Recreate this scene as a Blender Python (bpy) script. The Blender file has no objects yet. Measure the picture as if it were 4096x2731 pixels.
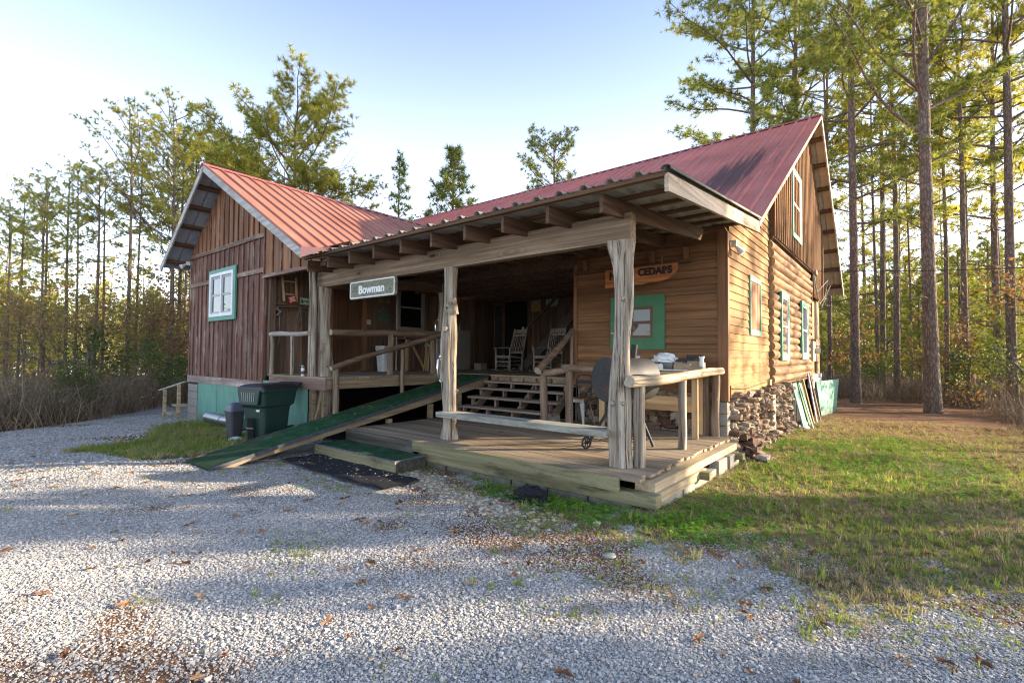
import bpy, math, random
import numpy as np
from mathutils import Vector, Matrix, noise

random.seed(11)
RNG = np.random.default_rng(5)
SC = bpy.context.scene
COL = SC.collection
PI = math.pi

# ------------------------------------------------------------------ object helpers
def tag(o, label=None, cat=None, group=None, kind=None):
    if label: o['label'] = label
    if cat: o['category'] = cat
    if group: o['group'] = group
    if kind: o['kind'] = kind
    return o

def empty(name, loc, label=None, cat=None, group=None, rz=0.0):
    o = bpy.data.objects.new(name, None)
    o.empty_display_size = 0.1
    COL.objects.link(o)
    o.location = loc
    o.rotation_euler = (0, 0, rz)
    return tag(o, label, cat, group)

def link(name, me, parent=None, world=True):
    o = bpy.data.objects.new(name, me)
    COL.objects.link(o)
    if parent is not None:
        o.parent = parent
        if world:                       # mesh is written in world coordinates
            top = parent
            while top.parent is not None: top = top.parent
            if parent is top and parent.type == 'EMPTY':
                o.matrix_parent_inverse = Matrix.Translation(-Vector(parent.location))
    return o

class MB:
    def __init__(s):
        s.v = []; s.f = []; s.m = []; s.sm = []
    def add(s, vs, fs, mi=0, smooth=False):
        b = len(s.v)
        s.v.extend([tuple(v) for v in vs])
        for f in fs:
            s.f.append([i + b for i in f]); s.m.append(mi); s.sm.append(smooth)
    def box(s, x0, x1, y0, y1, z0, z1, mi=0):
        vs = [(x0,y0,z0),(x1,y0,z0),(x1,y1,z0),(x0,y1,z0),(x0,y0,z1),(x1,y0,z1),(x1,y1,z1),(x0,y1,z1)]
        s.add(vs, [(3,2,1,0),(4,5,6,7),(0,1,5,4),(1,2,6,5),(2,3,7,6),(3,0,4,7)], mi)
    def obox(s, c, ax, ay, az, mi=0):
        c, ax, ay, az = map(Vector, (c, ax, ay, az))
        vs = []
        for k in (-1, 1):
            for a, b in ((-1,-1),(1,-1),(1,1),(-1,1)):
                vs.append(c + a*ax + b*ay + k*az)
        s.add(vs, [(3,2,1,0),(4,5,6,7),(0,1,5,4),(1,2,6,5),(2,3,7,6),(3,0,4,7)], mi)
    def bar(s, p, q, w, h, up=(0,0,1), mi=0):
        p, q = Vector(p), Vector(q); d = (q-p); L = d.length; d.normalize()
        u = Vector(up); sd = d.cross(u).normalized(); u = sd.cross(d).normalized()
        s.obox((p+q)/2, d*L/2, sd*w/2, u*h/2, mi)
    def prism(s, poly, axis, a, b, mi=0):
        # poly in the two other axes (in x,y,z order), extruded from a to b along axis
        n = len(poly)
        def P(p, t):
            if axis == 'x': return (t, p[0], p[1])
            if axis == 'y': return (p[0], t, p[1])
            return (p[0], p[1], t)
        vs = [P(p, a) for p in poly] + [P(p, b) for p in poly]
        fs = [tuple(range(n)), tuple(reversed(range(n, 2*n)))]
        for i in range(n):
            j = (i+1) % n
            fs.append((i, i+n, j+n, j))
        s.add(vs, fs, mi)
    def slab(s, pts, t, mi=0):
        # polygon in 3D, given thickness vector
        n = len(pts); t = Vector(t); pts = [Vector(p) for p in pts]
        vs = pts + [p + t for p in pts]
        fs = [tuple(reversed(range(n))), tuple(range(n, 2*n))]
        for i in range(n):
            j = (i+1) % n
            fs.append((i, j, j+n, i+n))
        s.add(vs, fs, mi)
    def tube(s, pts, rad, n=10, lump=0.0, flute=0.0, seed=0, mi=0, smooth=True, cap=True, capmi=None):
        pts = [Vector(p) for p in pts]
        if not hasattr(rad, '__len__'): rad = [rad]*len(pts)
        rings = []; ref = None
        ph = seed*1.7
        dist = 0
        for i, p in enumerate(pts):
            if i == 0: d = pts[1]-p
            elif i == len(pts)-1: d = p-pts[i-1]
            else: d = pts[i+1]-pts[i-1]
            d.normalize()
            if ref is None:
                ref = Vector((0,0,1)) if abs(d.z) < .8 else Vector((1,0,0))
            a = d.cross(ref).normalized(); b = a.cross(d).normalized(); ref = b
            if i: dist += (p-pts[i-1]).length
            ring = []
            for k in range(n):
                th = 2*PI*k/n
                r = rad[i]
                if lump or flute:
                    q = Vector((math.cos(th)*1.3+seed*3.1, math.sin(th)*1.3, dist*2.2+seed))
                    r *= 1 + lump*noise.noise(q)*1.6 + flute*noise.noise(Vector((math.cos(th)*3.5+ph, math.sin(th)*3.5, dist*.7)))*1.8
                ring.append(p + a*math.cos(th)*r + b*math.sin(th)*r)
            rings.append(ring)
        vs = [v for r in rings for v in r]
        fs = []
        for i in range(len(pts)-1):
            for k in range(n):
                j = (k+1) % n
                fs.append((i*n+k, i*n+j, (i+1)*n+j, (i+1)*n+k))
        s.add(vs, fs, mi, smooth)
        if cap:
            cm = mi if capmi is None else capmi
            s.add(rings[0], [tuple(reversed(range(n)))], cm)
            s.add(rings[-1], [tuple(range(n))], cm)
    def log(s, p, q, r0, r1=None, n=12, segs=12, lump=.1, flute=.05, seed=0, bend=0.02, mi=0, capmi=1, knots=0, knotlen=1.0):
        p, q = Vector(p), Vector(q); r1 = r0 if r1 is None else r1
        rnd = random.Random(seed*77+3)
        d = (q-p).normalized(); sd = d.cross(Vector((.31,.22,.9))).normalized(); ud = sd.cross(d)
        a1, a2 = rnd.uniform(-1,1)*bend, rnd.uniform(-1,1)*bend
        pts, rad = [], []
        for i in range(segs+1):
            t = i/segs
            w = math.sin(t*PI)
            pts.append(p.lerp(q, t) + sd*w*a1 + ud*math.sin(t*2*PI)*a2*.6)
            rad.append(r0+(r1-r0)*t)
        s.tube(pts, rad, n, lump, flute, seed, mi, True, True, capmi)
        for k in range(knots):
            t = rnd.uniform(.06,.95); i = min(int(t*segs), segs-1)
            c = pts[i].lerp(pts[i+1], t*segs-i); th = rnd.uniform(0, 2*PI)
            o = sd*math.cos(th)+ud*math.sin(th)
            r = rad[i]; kr = r*rnd.uniform(.16,.3)
            s.tube([c+o*r*.6, c+o*r*.95, c+o*r*(1+.22*knotlen*rnd.uniform(.6,1.3))+d*r*.1], [kr*1.7, kr*1.15, kr*.75], 7, .15, 0, seed+k, mi, True, True, capmi)
    def lathe(s, c, prof, n=16, mi=0, smooth=True):
        c = Vector(c); vs=[]; fs=[]
        for r, z in prof:
            for k in range(n):
                th = 2*PI*k/n
                vs.append(c+Vector((r*math.cos(th), r*math.sin(th), z)))
        for i in range(len(prof)-1):
            for k in range(n):
                j=(k+1)%n
                fs.append((i*n+k,i*n+j,(i+1)*n+j,(i+1)*n+k))
        fs.append(tuple(reversed(range(n)))); fs.append(tuple(range((len(prof)-1)*n, len(prof)*n)))
        s.add(vs, fs, mi, smooth)
    def rock(s, c, size, seed, mi=0):
        rnd = random.Random(seed)
        # rounded, chipped block: subdivided cube pushed towards a superellipsoid with noise
        n = 3; vs=[]; fs=[]; idx={}
        rot = Matrix.Rotation(rnd.uniform(-.25,.25),3,'X') @ Matrix.Rotation(rnd.uniform(-.3,.3),3,'Z') @ Matrix.Rotation(rnd.uniform(-.2,.2),3,'Y')
        def V(i,j,k):
            key=(i,j,k)
            if key not in idx:
                p=Vector((i/n*2-1,j/n*2-1,k/n*2-1))
                l=p.length; m=max(abs(p.x),abs(p.y),abs(p.z))
                p=p.normalized()*(.55*m*1.15+.45*l*.78)
                nn=noise.noise(p*1.6+Vector((seed*.37,seed*.11,0)))
                p=p*(1+.35*nn)
                p=Vector((p.x*size[0],p.y*size[1],p.z*size[2]))
                idx[key]=len(vs); vs.append(Vector(c)+rot@p)
            return idx[key]
        for a in range(n):
            for b in range(n):
                fs.append((V(a,b,0),V(a,b+1,0),V(a+1,b+1,0),V(a+1,b,0)))
                fs.append((V(a,b,n),V(a+1,b,n),V(a+1,b+1,n),V(a,b+1,n)))
                fs.append((V(a,0,b),V(a+1,0,b),V(a+1,0,b+1),V(a,0,b+1)))
                fs.append((V(a,n,b),V(a,n,b+1),V(a+1,n,b+1),V(a+1,n,b)))
                fs.append((V(0,a,b),V(0,a,b+1),V(0,a+1,b+1),V(0,a+1,b)))
                fs.append((V(n,a,b),V(n,a+1,b),V(n,a+1,b+1),V(n,a,b+1)))
        s.add(vs, fs, mi, False)
    def mesh(s, name, mats):
        me = bpy.data.meshes.new(name)
        me.from_pydata([tuple(v) for v in s.v], [], s.f)
        if not isinstance(mats, (list, tuple)): mats = [mats]
        for m in mats: me.materials.append(m)
        me.polygons.foreach_set('material_index', [min(i, len(mats)-1) for i in s.m])
        me.polygons.foreach_set('use_smooth', s.sm)
        me.update()
        return me
    def build(s, name, mats, parent=None, label=None, world=True):
        o = link(name, s.mesh(name, mats), parent, world)
        if label: o['label'] = label
        return o
    def bevel(s, o, w=.006):
        m = o.modifiers.new('Bevel', 'BEVEL'); m.width = w; m.segments = 2; m.limit_method = 'ANGLE'
        return o

def bev(o, w=.006, seg=2):
    m = o.modifiers.new('Bevel', 'BEVEL'); m.width = w; m.segments = seg; m.limit_method = 'ANGLE'; m.angle_limit = .6
    return o

def np_mesh(name, V, F, mats, smooth=False, mi=None):
    V = np.ascontiguousarray(V, dtype=np.float32); F = np.ascontiguousarray(F, dtype=np.int32)
    me = bpy.data.meshes.new(name)
    k = F.shape[1]
    me.vertices.add(len(V)); me.vertices.foreach_set('co', V.ravel())
    me.loops.add(F.size); me.loops.foreach_set('vertex_index', F.ravel())
    me.polygons.add(len(F))
    me.polygons.foreach_set('loop_start', np.arange(0, F.size, k, dtype=np.int32))
    me.polygons.foreach_set('loop_total', np.full(len(F), k, dtype=np.int32))
    if not isinstance(mats, (list, tuple)): mats = [mats]
    for m in mats: me.materials.append(m)
    if mi is not None: me.polygons.foreach_set('material_index', np.ascontiguousarray(mi, dtype=np.int32))
    me.polygons.foreach_set('use_smooth', np.full(len(F), smooth, dtype=bool))
    me.update(calc_edges=True)
    return me

def scatter(tmpl, P, R, S):
    # tmpl: list of (V,F) prototypes; P (n,3); R (n,3,3); S (n,) or (n,3): a single merged mesh
    Vs=[]; Fs=[]; off=0
    pick = RNG.integers(0, len(tmpl), len(P))
    S = np.asarray(S, float)
    if S.ndim == 1: S = np.repeat(S[:,None], 3, 1)
    for t,(V,F) in enumerate(tmpl):
        ii = np.where(pick==t)[0]
        if not len(ii): continue
        W = np.einsum('nij,nkj->nki', R[ii], V[None]*S[ii][:,None,:]) + P[ii][:,None,:]
        k = len(V)
        Fs.append((F[None]+ (off+np.arange(len(ii))*k)[:,None,None]).reshape(-1, F.shape[1]))
        Vs.append(W.reshape(-1,3)); off += len(ii)*k
    return np.concatenate(Vs), np.concatenate(Fs)

def rotz(a):
    c,s=np.cos(a),np.sin(a); z=np.zeros_like(a); o=np.ones_like(a)
    return np.stack([np.stack([c,-s,z],-1),np.stack([s,c,z],-1),np.stack([z,z,o],-1)],-2)

def rot_to(D):
    # rotation taking +Z to D with random spin
    D = D/np.linalg.norm(D,axis=1,keepdims=True)
    a = np.where(np.abs(D[:,2:3])<.9, np.array([[0,0,1.]]), np.array([[1.,0,0]]))
    X = np.cross(a,D); X/=np.linalg.norm(X,axis=1,keepdims=True); Y=np.cross(D,X)
    th=RNG.uniform(0,2*PI,len(D))[:,None]
    X2=X*np.cos(th)+Y*np.sin(th); Y2=-X*np.sin(th)+Y*np.cos(th)
    return np.stack([X2,Y2,D],-1)

# ------------------------------------------------------------------ materials
class NT:
    def __init__(s, name):
        s.m = bpy.data.materials.new(name); s.m.use_nodes = True
        s.t = s.m.node_tree; s.t.nodes.clear()
        s.out = s.n('ShaderNodeOutputMaterial')
    def n(s, typ, **kw):
        nd = s.t.nodes.new(typ)
        for k, v in kw.items():
            if k.startswith('i_'):
                key = k[2:]
                nd.inputs[int(key) if key.isdigit() else key.replace('_',' ')].default_value = v
            else: setattr(nd, k, v)
        return nd
    def l(s, a, b): s.t.links.new(a, b)
    def coords(s, scale=(1,1,1), kind='Object'):
        tc = s.n('ShaderNodeTexCoord'); mp = s.n('ShaderNodeMapping')
        mp.inputs['Scale'].default_value = scale
        s.l(tc.outputs[kind], mp.inputs['Vector'])
        return mp.outputs['Vector']
    def noise(s, vec, scale, detail=4, rough=.55, dist=0):
        nd = s.n('ShaderNodeTexNoise'); nd.inputs['Scale'].default_value=scale; nd.inputs['Detail'].default_value=detail
        nd.inputs['Roughness'].default_value=rough; nd.inputs['Distortion'].default_value=dist
        s.l(vec, nd.inputs['Vector']); return nd.outputs['Fac']
    def ramp(s, fac, stops, interp='LINEAR'):
        r = s.n('ShaderNodeValToRGB'); cr = r.color_ramp; cr.interpolation = interp
        while len(cr.elements) < len(stops): cr.elements.new(.5)
        for e, (p, c) in zip(cr.elements, stops):
            e.position = p
            e.color = (*c, 1) if hasattr(c, '__len__') else (c, c, c, 1)
        s.l(fac, r.inputs['Fac']); return r.outputs['Color']
    def mix(s, fac, a, b, mode='MIX'):
        m = s.n('ShaderNodeMix', data_type='RGBA', blend_type=mode)
        for sock, v in ((m.inputs['Factor'], fac), (m.inputs['A'], a), (m.inputs['B'], b)):
            pass
        ins = {i.identifier: i for i in m.inputs}
        for key, v in (('Factor_Float', fac), ('A_Color', a), ('B_Color', b)):
            if isinstance(v, bpy.types.NodeSocket): s.l(v, ins[key])
            elif hasattr(v, '__len__'): ins[key].default_value = (*v, 1)
            else: ins[key].default_value = v
        return [o for o in m.outputs if o.identifier == 'Result_Color'][0]
    def math(s, op, a, b=None, clamp=False):
        m = s.n('ShaderNodeMath', operation=op, use_clamp=clamp)
        for i, v in enumerate((a, b)):
            if v is None: continue
            if isinstance(v, bpy.types.NodeSocket): s.l(v, m.inputs[i])
            else: m.inputs[i].default_value = v
        return m.outputs[0]
    def island(s):
        g = s.n('ShaderNodeNewGeometry'); return g.outputs['Random Per Island']
    def bump(s, h, strength=.4, dist=.02):
        b = s.n('ShaderNodeBump'); b.inputs['Strength'].default_value=strength; b.inputs['Distance'].default_value=dist
        s.l(h, b.inputs['Height']); return b.outputs['Normal']
    def bsdf(s, color, rough=.7, normal=None, metal=0.0, spec=.3, emit=None):
        b = s.n('ShaderNodeBsdfPrincipled')
        for key, v in (('Base Color', color), ('Roughness', rough), ('Metallic', metal), ('Specular IOR Level', spec)):
            if isinstance(v, bpy.types.NodeSocket): s.l(v, b.inputs[key])
            elif hasattr(v, '__len__'): b.inputs[key].default_value = (*v, 1)
            else: b.inputs[key].default_value = v
        if normal is not None: s.l(normal, b.inputs['Normal'])
        if emit:
            b.inputs['Emission Color'].default_value = (*emit[0], 1); b.inputs['Emission Strength'].default_value = emit[1]
        return b.outputs['BSDF']
    def done(s, shader):
        s.l(shader, s.out.inputs['Surface']); return s.m

def sep(t, vec):
    x = t.n('ShaderNodeSeparateXYZ'); t.l(vec, x.inputs[0]); return x.outputs

def wood(name, dark, mid, light, axis='x', grain=16.0, along=.7, isl=.35, rough=.8, bump=.35, weather=None, wamt=.5, knots=False, tint=None, gain=1.35, cracks=0.0):
    dark, mid, light = [tuple(min(.8, c*gain) for c in q) for q in (dark, mid, light)]
    if weather: weather = tuple(min(.8, c*gain) for c in weather)
    t = NT(name)
    sc = [grain]*3; sc['xyz'.index(axis)] = along
    tc = t.n('ShaderNodeTexCoord')
    isl_v = t.island()
    # every board (mesh island) gets its own slice of the grain
    off = t.n('ShaderNodeVectorMath', operation='ADD')
    cmb = t.n('ShaderNodeCombineXYZ')
    k = t.math('MULTIPLY', isl_v, 37.0)
    for i in range(3): t.l(k, cmb.inputs[i])
    t.l(tc.outputs['Object'], off.inputs[0]); t.l(cmb.outputs[0], off.inputs[1])
    mp = t.n('ShaderNodeMapping'); mp.inputs['Scale'].default_value = sc
    t.l(off.outputs[0], mp.inputs['Vector'])
    g = t.noise(mp.outputs['Vector'], 1.0, 7, .62, .6)
    col = t.ramp(g, [(.25, dark), (.5, mid), (.75, light)])
    sc2 = [2.2]*3; sc2['xyz'.index(axis)] = .5
    mp2 = t.n('ShaderNodeMapping'); mp2.inputs['Scale'].default_value = sc2; t.l(off.outputs[0], mp2.inputs['Vector'])
    blot = t.noise(mp2.outputs['Vector'], 1.3, 4, .6)
    col = t.mix(.55, col, t.ramp(blot, [(.25, .45), (.7, 1.25)]), 'MULTIPLY')
    if weather:
        w = t.noise(t.coords(tuple((3 if a != axis else .8) for a in 'xyz')), 1.6, 6, .7)
        col = t.mix(t.ramp(w, [(.5, 0.0), (.68, wamt)]), col, weather)
    if knots:
        vs = [3.5]*3; vs['xyz'.index(axis)] = 1.1
        mp3 = t.n('ShaderNodeMapping'); mp3.inputs['Scale'].default_value = vs; t.l(off.outputs[0], mp3.inputs['Vector'])
        v = t.n('ShaderNodeTexVoronoi', feature='F1'); v.inputs['Scale'].default_value = 1.0; t.l(mp3.outputs['Vector'], v.inputs['Vector'])
        wv = t.n('ShaderNodeMath', operation='SINE'); t.l(t.math('MULTIPLY', v.outputs['Distance'], 60.0), wv.inputs[0])
        ringm = t.math('MULTIPLY', t.ramp(v.outputs['Distance'], [(.1, 1.0), (.42, 0.0)]), t.math('ADD', t.math('MULTIPLY', wv.outputs[0], .5), .5))
        col = t.mix(t.math('MULTIPLY', ringm, .5), col, tuple(c*.35 for c in dark))
        col = t.mix(t.ramp(v.outputs['Distance'], [(.06, .9), (.11, 0.0)]), col, tuple(c*.3 for c in dark))
    if cracks:
        cs = [26.0]*3; cs['xyz'.index(axis)] = .45
        mp4 = t.n('ShaderNodeMapping'); mp4.inputs['Scale'].default_value = cs; t.l(off.outputs[0], mp4.inputs['Vector'])
        ck = t.noise(mp4.outputs['Vector'], 1.0, 5, .7, .4)
        col = t.mix(t.ramp(ck, [(.56, 0.0), (.64, cracks)]), col, tuple(c*.35 for c in dark))
        g = t.math('SUBTRACT', g, t.ramp(ck, [(.56, 0.0), (.64, .8)]))
    bright = t.math('ADD', t.math('MULTIPLY', isl_v, isl), 1-isl*.5)
    bc = t.n('ShaderNodeCombineColor')
    for i in range(3): t.l(bright, bc.inputs[i])
    col = t.mix(1.0, col, bc.outputs[0], 'MULTIPLY')
    return t.done(t.bsdf(col, rough, t.bump(g, bump, .012), 0, .25))

def plain(name, col, rough=.6, metal=0.0, spec=.4, var=.18, vscale=6.0, bump=0.0, emit=None):
    t = NT(name)
    v = t.noise(t.coords(), vscale, 5, .6)
    c = t.mix(1.0, col, t.ramp(v, [(.2, 1-var), (.8, 1+var)]), 'MULTIPLY')
    nrm = t.bump(t.noise(t.coords(), vscale*6, 4, .6), bump, .01) if bump else None
    return t.done(t.bsdf(c, rough, nrm, metal, spec, emit))
# ------------------------------------------------------------------ material library
M = {}
M['board_brown'] = wood('brown_boards', (.05,.023,.017), (.125,.061,.046), (.20,.11,.083), 'z', 14, .7, .5, .85, .35, (.30,.25,.21), .38)
M['batten_brown'] = wood('brown_battens', (.045,.022,.016), (.11,.056,.042), (.18,.10,.075), 'z', 20, .8, .5, .85, .35, (.42,.37,.32), .55)
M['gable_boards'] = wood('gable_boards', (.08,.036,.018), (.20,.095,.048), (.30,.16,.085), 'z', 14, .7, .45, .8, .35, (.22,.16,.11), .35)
M['gable_side'] = wood('sunny_gable_boards', (.10,.05,.022), (.24,.13,.06), (.36,.21,.10), 'z', 14, .7, .45, .8, .35, (.12,.07,.04), .4, gain=1.0)  # gable board copy with the sunlit look put into its colour
M['trim_board'] = wood('weathered_trim', (.07,.045,.035), (.15,.095,.075), (.25,.18,.15), 'x', 14, .6, .3, .85, .35, (.36,.32,.28), .5)
M['sill_paint'] = wood('flaking_sill', (.10,.075,.065), (.22,.17,.15), (.36,.30,.27), 'x', 12, .8, .3, .85, .4, (.5,.47,.43), .7)
M['lap_shade'] = wood('cedar_lap', (.075,.036,.016), (.165,.084,.040), (.235,.13,.066), 'x', 26, .5, .38, .75, .3, (.10,.055,.03), .4)  # darker copy of the cedar siding, porch shade put into the colour
M['lap_side'] = wood('cedar_lap_side', (.17,.082,.025), (.31,.165,.054), (.40,.235,.085), 'y', 26, .5, .3, .75, .3, (.2,.10,.04), .3, gain=1.0)  # lighter, yellower copy of the cedar siding, sunlight put into the colour
M['log_y'] = wood('log_wall_wood', (.10,.055,.028), (.25,.14,.066), (.37,.225,.11), 'y', 10, .9, .3, .75, .4, (.08,.05,.03), .35, gain=1.0)
M['log_end'] = wood('log_end_wood', (.12,.07,.035), (.26,.16,.08), (.4,.27,.15), 'z', 14, 3, .2, .8)
M['corner_wood'] = wood('corner_boards', (.09,.042,.02), (.16,.078,.038), (.23,.12,.06), 'z', 18, .6, .2, .7)
M['cedar_grey_z'] = wood('grey_cedar', (.05,.037,.027), (.255,.215,.17), (.44,.40,.34), 'z', 17, .42, .1, .85, 1.0, (.15,.11,.075), .7, cracks=.85)
M['cedar_brown_x'] = wood('peeled_log_x', (.07,.045,.03), (.17,.115,.08), (.29,.21,.15), 'x', 18, .8, .2, .85, .6)
M['cedar_brown_y'] = wood('peeled_log_y', (.05,.03,.02), (.12,.08,.055), (.22,.155,.11), 'y', 18, .8, .2, .85, .6)
M['cedar_brown_z'] = wood('peeled_log_z', (.06,.042,.03), (.155,.112,.08), (.27,.20,.15), 'z', 18, .8, .2, .85, .8, cracks=.5)
M['cedar_light_y'] = wood('grey_rail_y', (.10,.07,.045), (.31,.25,.175), (.46,.39,.29), 'y', 14, .9, .2, .85, .9, (.14,.10,.06), .6, cracks=.6)
M['log_cut'] = plain('sawn_log_end', (.34,.29,.22), .85, var=.35, vscale=30)
M['beam_x'] = wood('porch_beam', (.05,.032,.022), (.165,.118,.082), (.27,.21,.155), 'x', 20, .5, .25, .8, .6, (.10,.07,.05), .5, True)
M['rafter_y'] = wood('rafter_wood', (.035,.019,.012), (.085,.05,.033), (.15,.095,.064), 'y', 22, .6, .35, .85, .35)
M['purlin_x'] = wood('purlin_wood', (.045,.024,.013), (.10,.055,.03), (.17,.10,.06), 'x', 22, .6, .3, .85, .35)
M['rake_y'] = wood('rake_board', (.17,.125,.085), (.34,.27,.20), (.46,.39,.31), 'y', 22, .5, .1, .8, .4, None, .5, True)
M['rake_grey'] = wood('grey_barge', (.17,.16,.15), (.32,.31,.30), (.45,.44,.42), 'x', 14, 1.2, .2, .85)
M['deck_x'] = wood('deck_planks', (.09,.066,.044), (.205,.158,.11), (.30,.245,.18), 'x', 22, .5, .45, .8, .4, (.10,.10,.045), .35)
M['fascia_green'] = wood('mossy_fascia', (.075,.07,.035), (.155,.142,.08), (.235,.215,.13), 'x', 14, .6, .25, .85, .5, (.03,.027,.02), .9)
M['timber_y'] = wood('side_timber', (.17,.125,.07), (.33,.26,.165), (.44,.37,.25), 'y', 18, .5, .25, .8, .4, (.12,.10,.05), .5)
M['dark_timber'] = wood('black_timber', (.02,.018,.014), (.05,.045,.036), (.10,.09,.075), 'x', 18, .6, .3, .85, .5, (.16,.15,.13), .4)
M['lumber'] = wood('fresh_lumber', (.22,.13,.06), (.36,.23,.115), (.46,.32,.18), 'x', 20, .6, .25, .7)
M['lumber_z'] = wood('fresh_lumber_z', (.24,.15,.075), (.38,.26,.14), (.48,.35,.21), 'z', 20, .6, .25, .7)
M['ramp_side'] = wood('ramp_side', (.10,.07,.045), (.19,.14,.09), (.27,.21,.14), 'y', 18, .6, .25, .8, .35, (.04,.045,.025), .5)
M['tread_x'] = wood('stair_tread', (.07,.05,.038), (.18,.14,.11), (.29,.24,.195), 'x', 20, .6, .35, .85)
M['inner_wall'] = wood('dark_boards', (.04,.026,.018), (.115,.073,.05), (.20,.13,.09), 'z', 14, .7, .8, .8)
M['door_wood'] = wood('panel_door', (.04,.018,.010), (.075,.036,.019), (.11,.06,.033), 'z', 20, .5, .15, .5)
M['bench_white'] = wood('peeling_bench', (.13,.125,.10), (.25,.25,.215), (.37,.375,.34), 'x', 13, .9, .2, .85, .7, (.09,.08,.06), .75, cracks=.6)
M['green_trim'] = plain('green_paint', (.05,.17,.085), .6, var=.2)
M['mint_trim'] = plain('mint_paint', (.10,.30,.20), .6, var=.2)
def stained(name, col, low):
    t = NT(name); co = t.coords(); xyz = sep(t, co)
    c = t.mix(1.0, col, t.ramp(t.noise(t.coords((1,1,.35)), 3.2, 6, .7), [(.25,.68),(.75,1.2)]), 'MULTIPLY')
    sp = t.math('ADD', t.math('MULTIPLY', t.math('SUBTRACT', low, xyz[2]), 2.6), t.math('MULTIPLY', t.math('SUBTRACT', t.noise(co, 9, 6, .75), .5), 1.8))
    c = t.mix(t.ramp(sp, [(.0,0.0),(.9,.75)]), c, (.13,.105,.07))
    c = t.mix(t.ramp(t.noise(t.coords((14,14,.8)), 1.0, 4, .7), [(.62,0.0),(.75,.4)]), c, (.30,.29,.24))
    return t.done(t.bsdf(c, .75, None, 0, .25))
M['green_panel'] = stained('green_plywood', (.15,.33,.26), .12)
M['white_frame'] = plain('white_vinyl', (.74,.75,.76), .5, var=.06)
M['grey_frame'] = plain('grey_frame', (.26,.235,.21), .6, var=.15)
M['brown_frame'] = plain('brown_frame', (.12,.07,.045), .6)
def glass_mat(name, col, rough=.04):
    t = NT(name)
    w = t.noise(t.coords(), 1.3, 3, .5)
    nrm = t.bump(w, .04, .05)
    return t.done(t.bsdf(col, rough, nrm, 0, .55))
M['glass'] = glass_mat('window_glass', (.05,.055,.06))
M['glass_dark'] = glass_mat('dark_window_glass', (.008,.008,.009), .1)
M['curtain'] = plain('lace_curtain', (.5,.5,.47), .9, var=.25, vscale=12)
M['cinder'] = plain('concrete_block', (.27,.25,.215), .95, var=.3, vscale=7, bump=.5)
M['cinder_dark'] = plain('mossy_block', (.12,.115,.085), .95, var=.6, vscale=5, bump=.6)
M['chrome'] = plain('chrome', (.7,.7,.72), .18, 1.0, var=.04)
M['galv'] = plain('galvanised_duct', (.36,.365,.37), .35, .9, var=.2, vscale=9)
M['black_metal'] = plain('black_enamel', (.022,.023,.025), .62, .0, .5, .3, 8)
M['black_matte'] = plain('black_plastic', (.018,.018,.02), .6, var=.2)
M['dark_grey'] = plain('grey_plastic', (.05,.052,.06), .6, var=.15)
M['bin_green'] = plain('bin_plastic', (.012,.036,.032), .42, 0, .5, .22, 3)
M['lid_black'] = plain('lid_plastic', (.014,.016,.022), .38, 0, .5, .2)
M['white'] = plain('white_plastic', (.72,.72,.70), .5, var=.1)
M['offwhite'] = plain('ivory_plastic', (.55,.5,.4), .5, var=.1)
M['red'] = plain('red_sign_paint', (.5,.035,.03), .5, var=.1)
M['cardboard'] = plain('cardboard', (.36,.26,.165), .9, var=.2)
M['grey_box'] = plain('grey_card', (.22,.21,.2), .85, var=.2)
M['rope'] = plain('old_rope', (.15,.12,.10), .95, var=.3, vscale=30)
M['steel'] = plain('worn_steel', (.30,.29,.28), .4, .85, var=.35, vscale=10)
M['stool_wood'] = plain('stool_seat', (.28,.17,.09), .6, var=.25)
M['bag'] = plain('plastic_bag', (.7,.74,.76), .3, var=.15, vscale=14)
M['lime'] = plain('lime_wrapper', (.35,.55,.06), .5)
M['black_cloth'] = plain('black_cloth', (.012,.013,.016), .95, var=.3, vscale=20, bump=.3)
M['chair_wood'] = wood('chair_paint_worn', (.05,.04,.032), (.17,.145,.125), (.40,.37,.33), 'z', 24, 3, .5, .6)
M['void'] = plain('dark_void', (.006,.006,.005), .95, var=.2)  # near-black, paints unlit depth behind and under things
M['cable'] = plain('black_cable', (.03,.03,.032), .7)
M['cable_grey'] = plain('grey_cable', (.35,.33,.3), .7)
M['bulb'] = plain('lit_bulb', (1,.85,.6), .4, var=0, emit=((1,.72,.38), 9.0))

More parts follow.
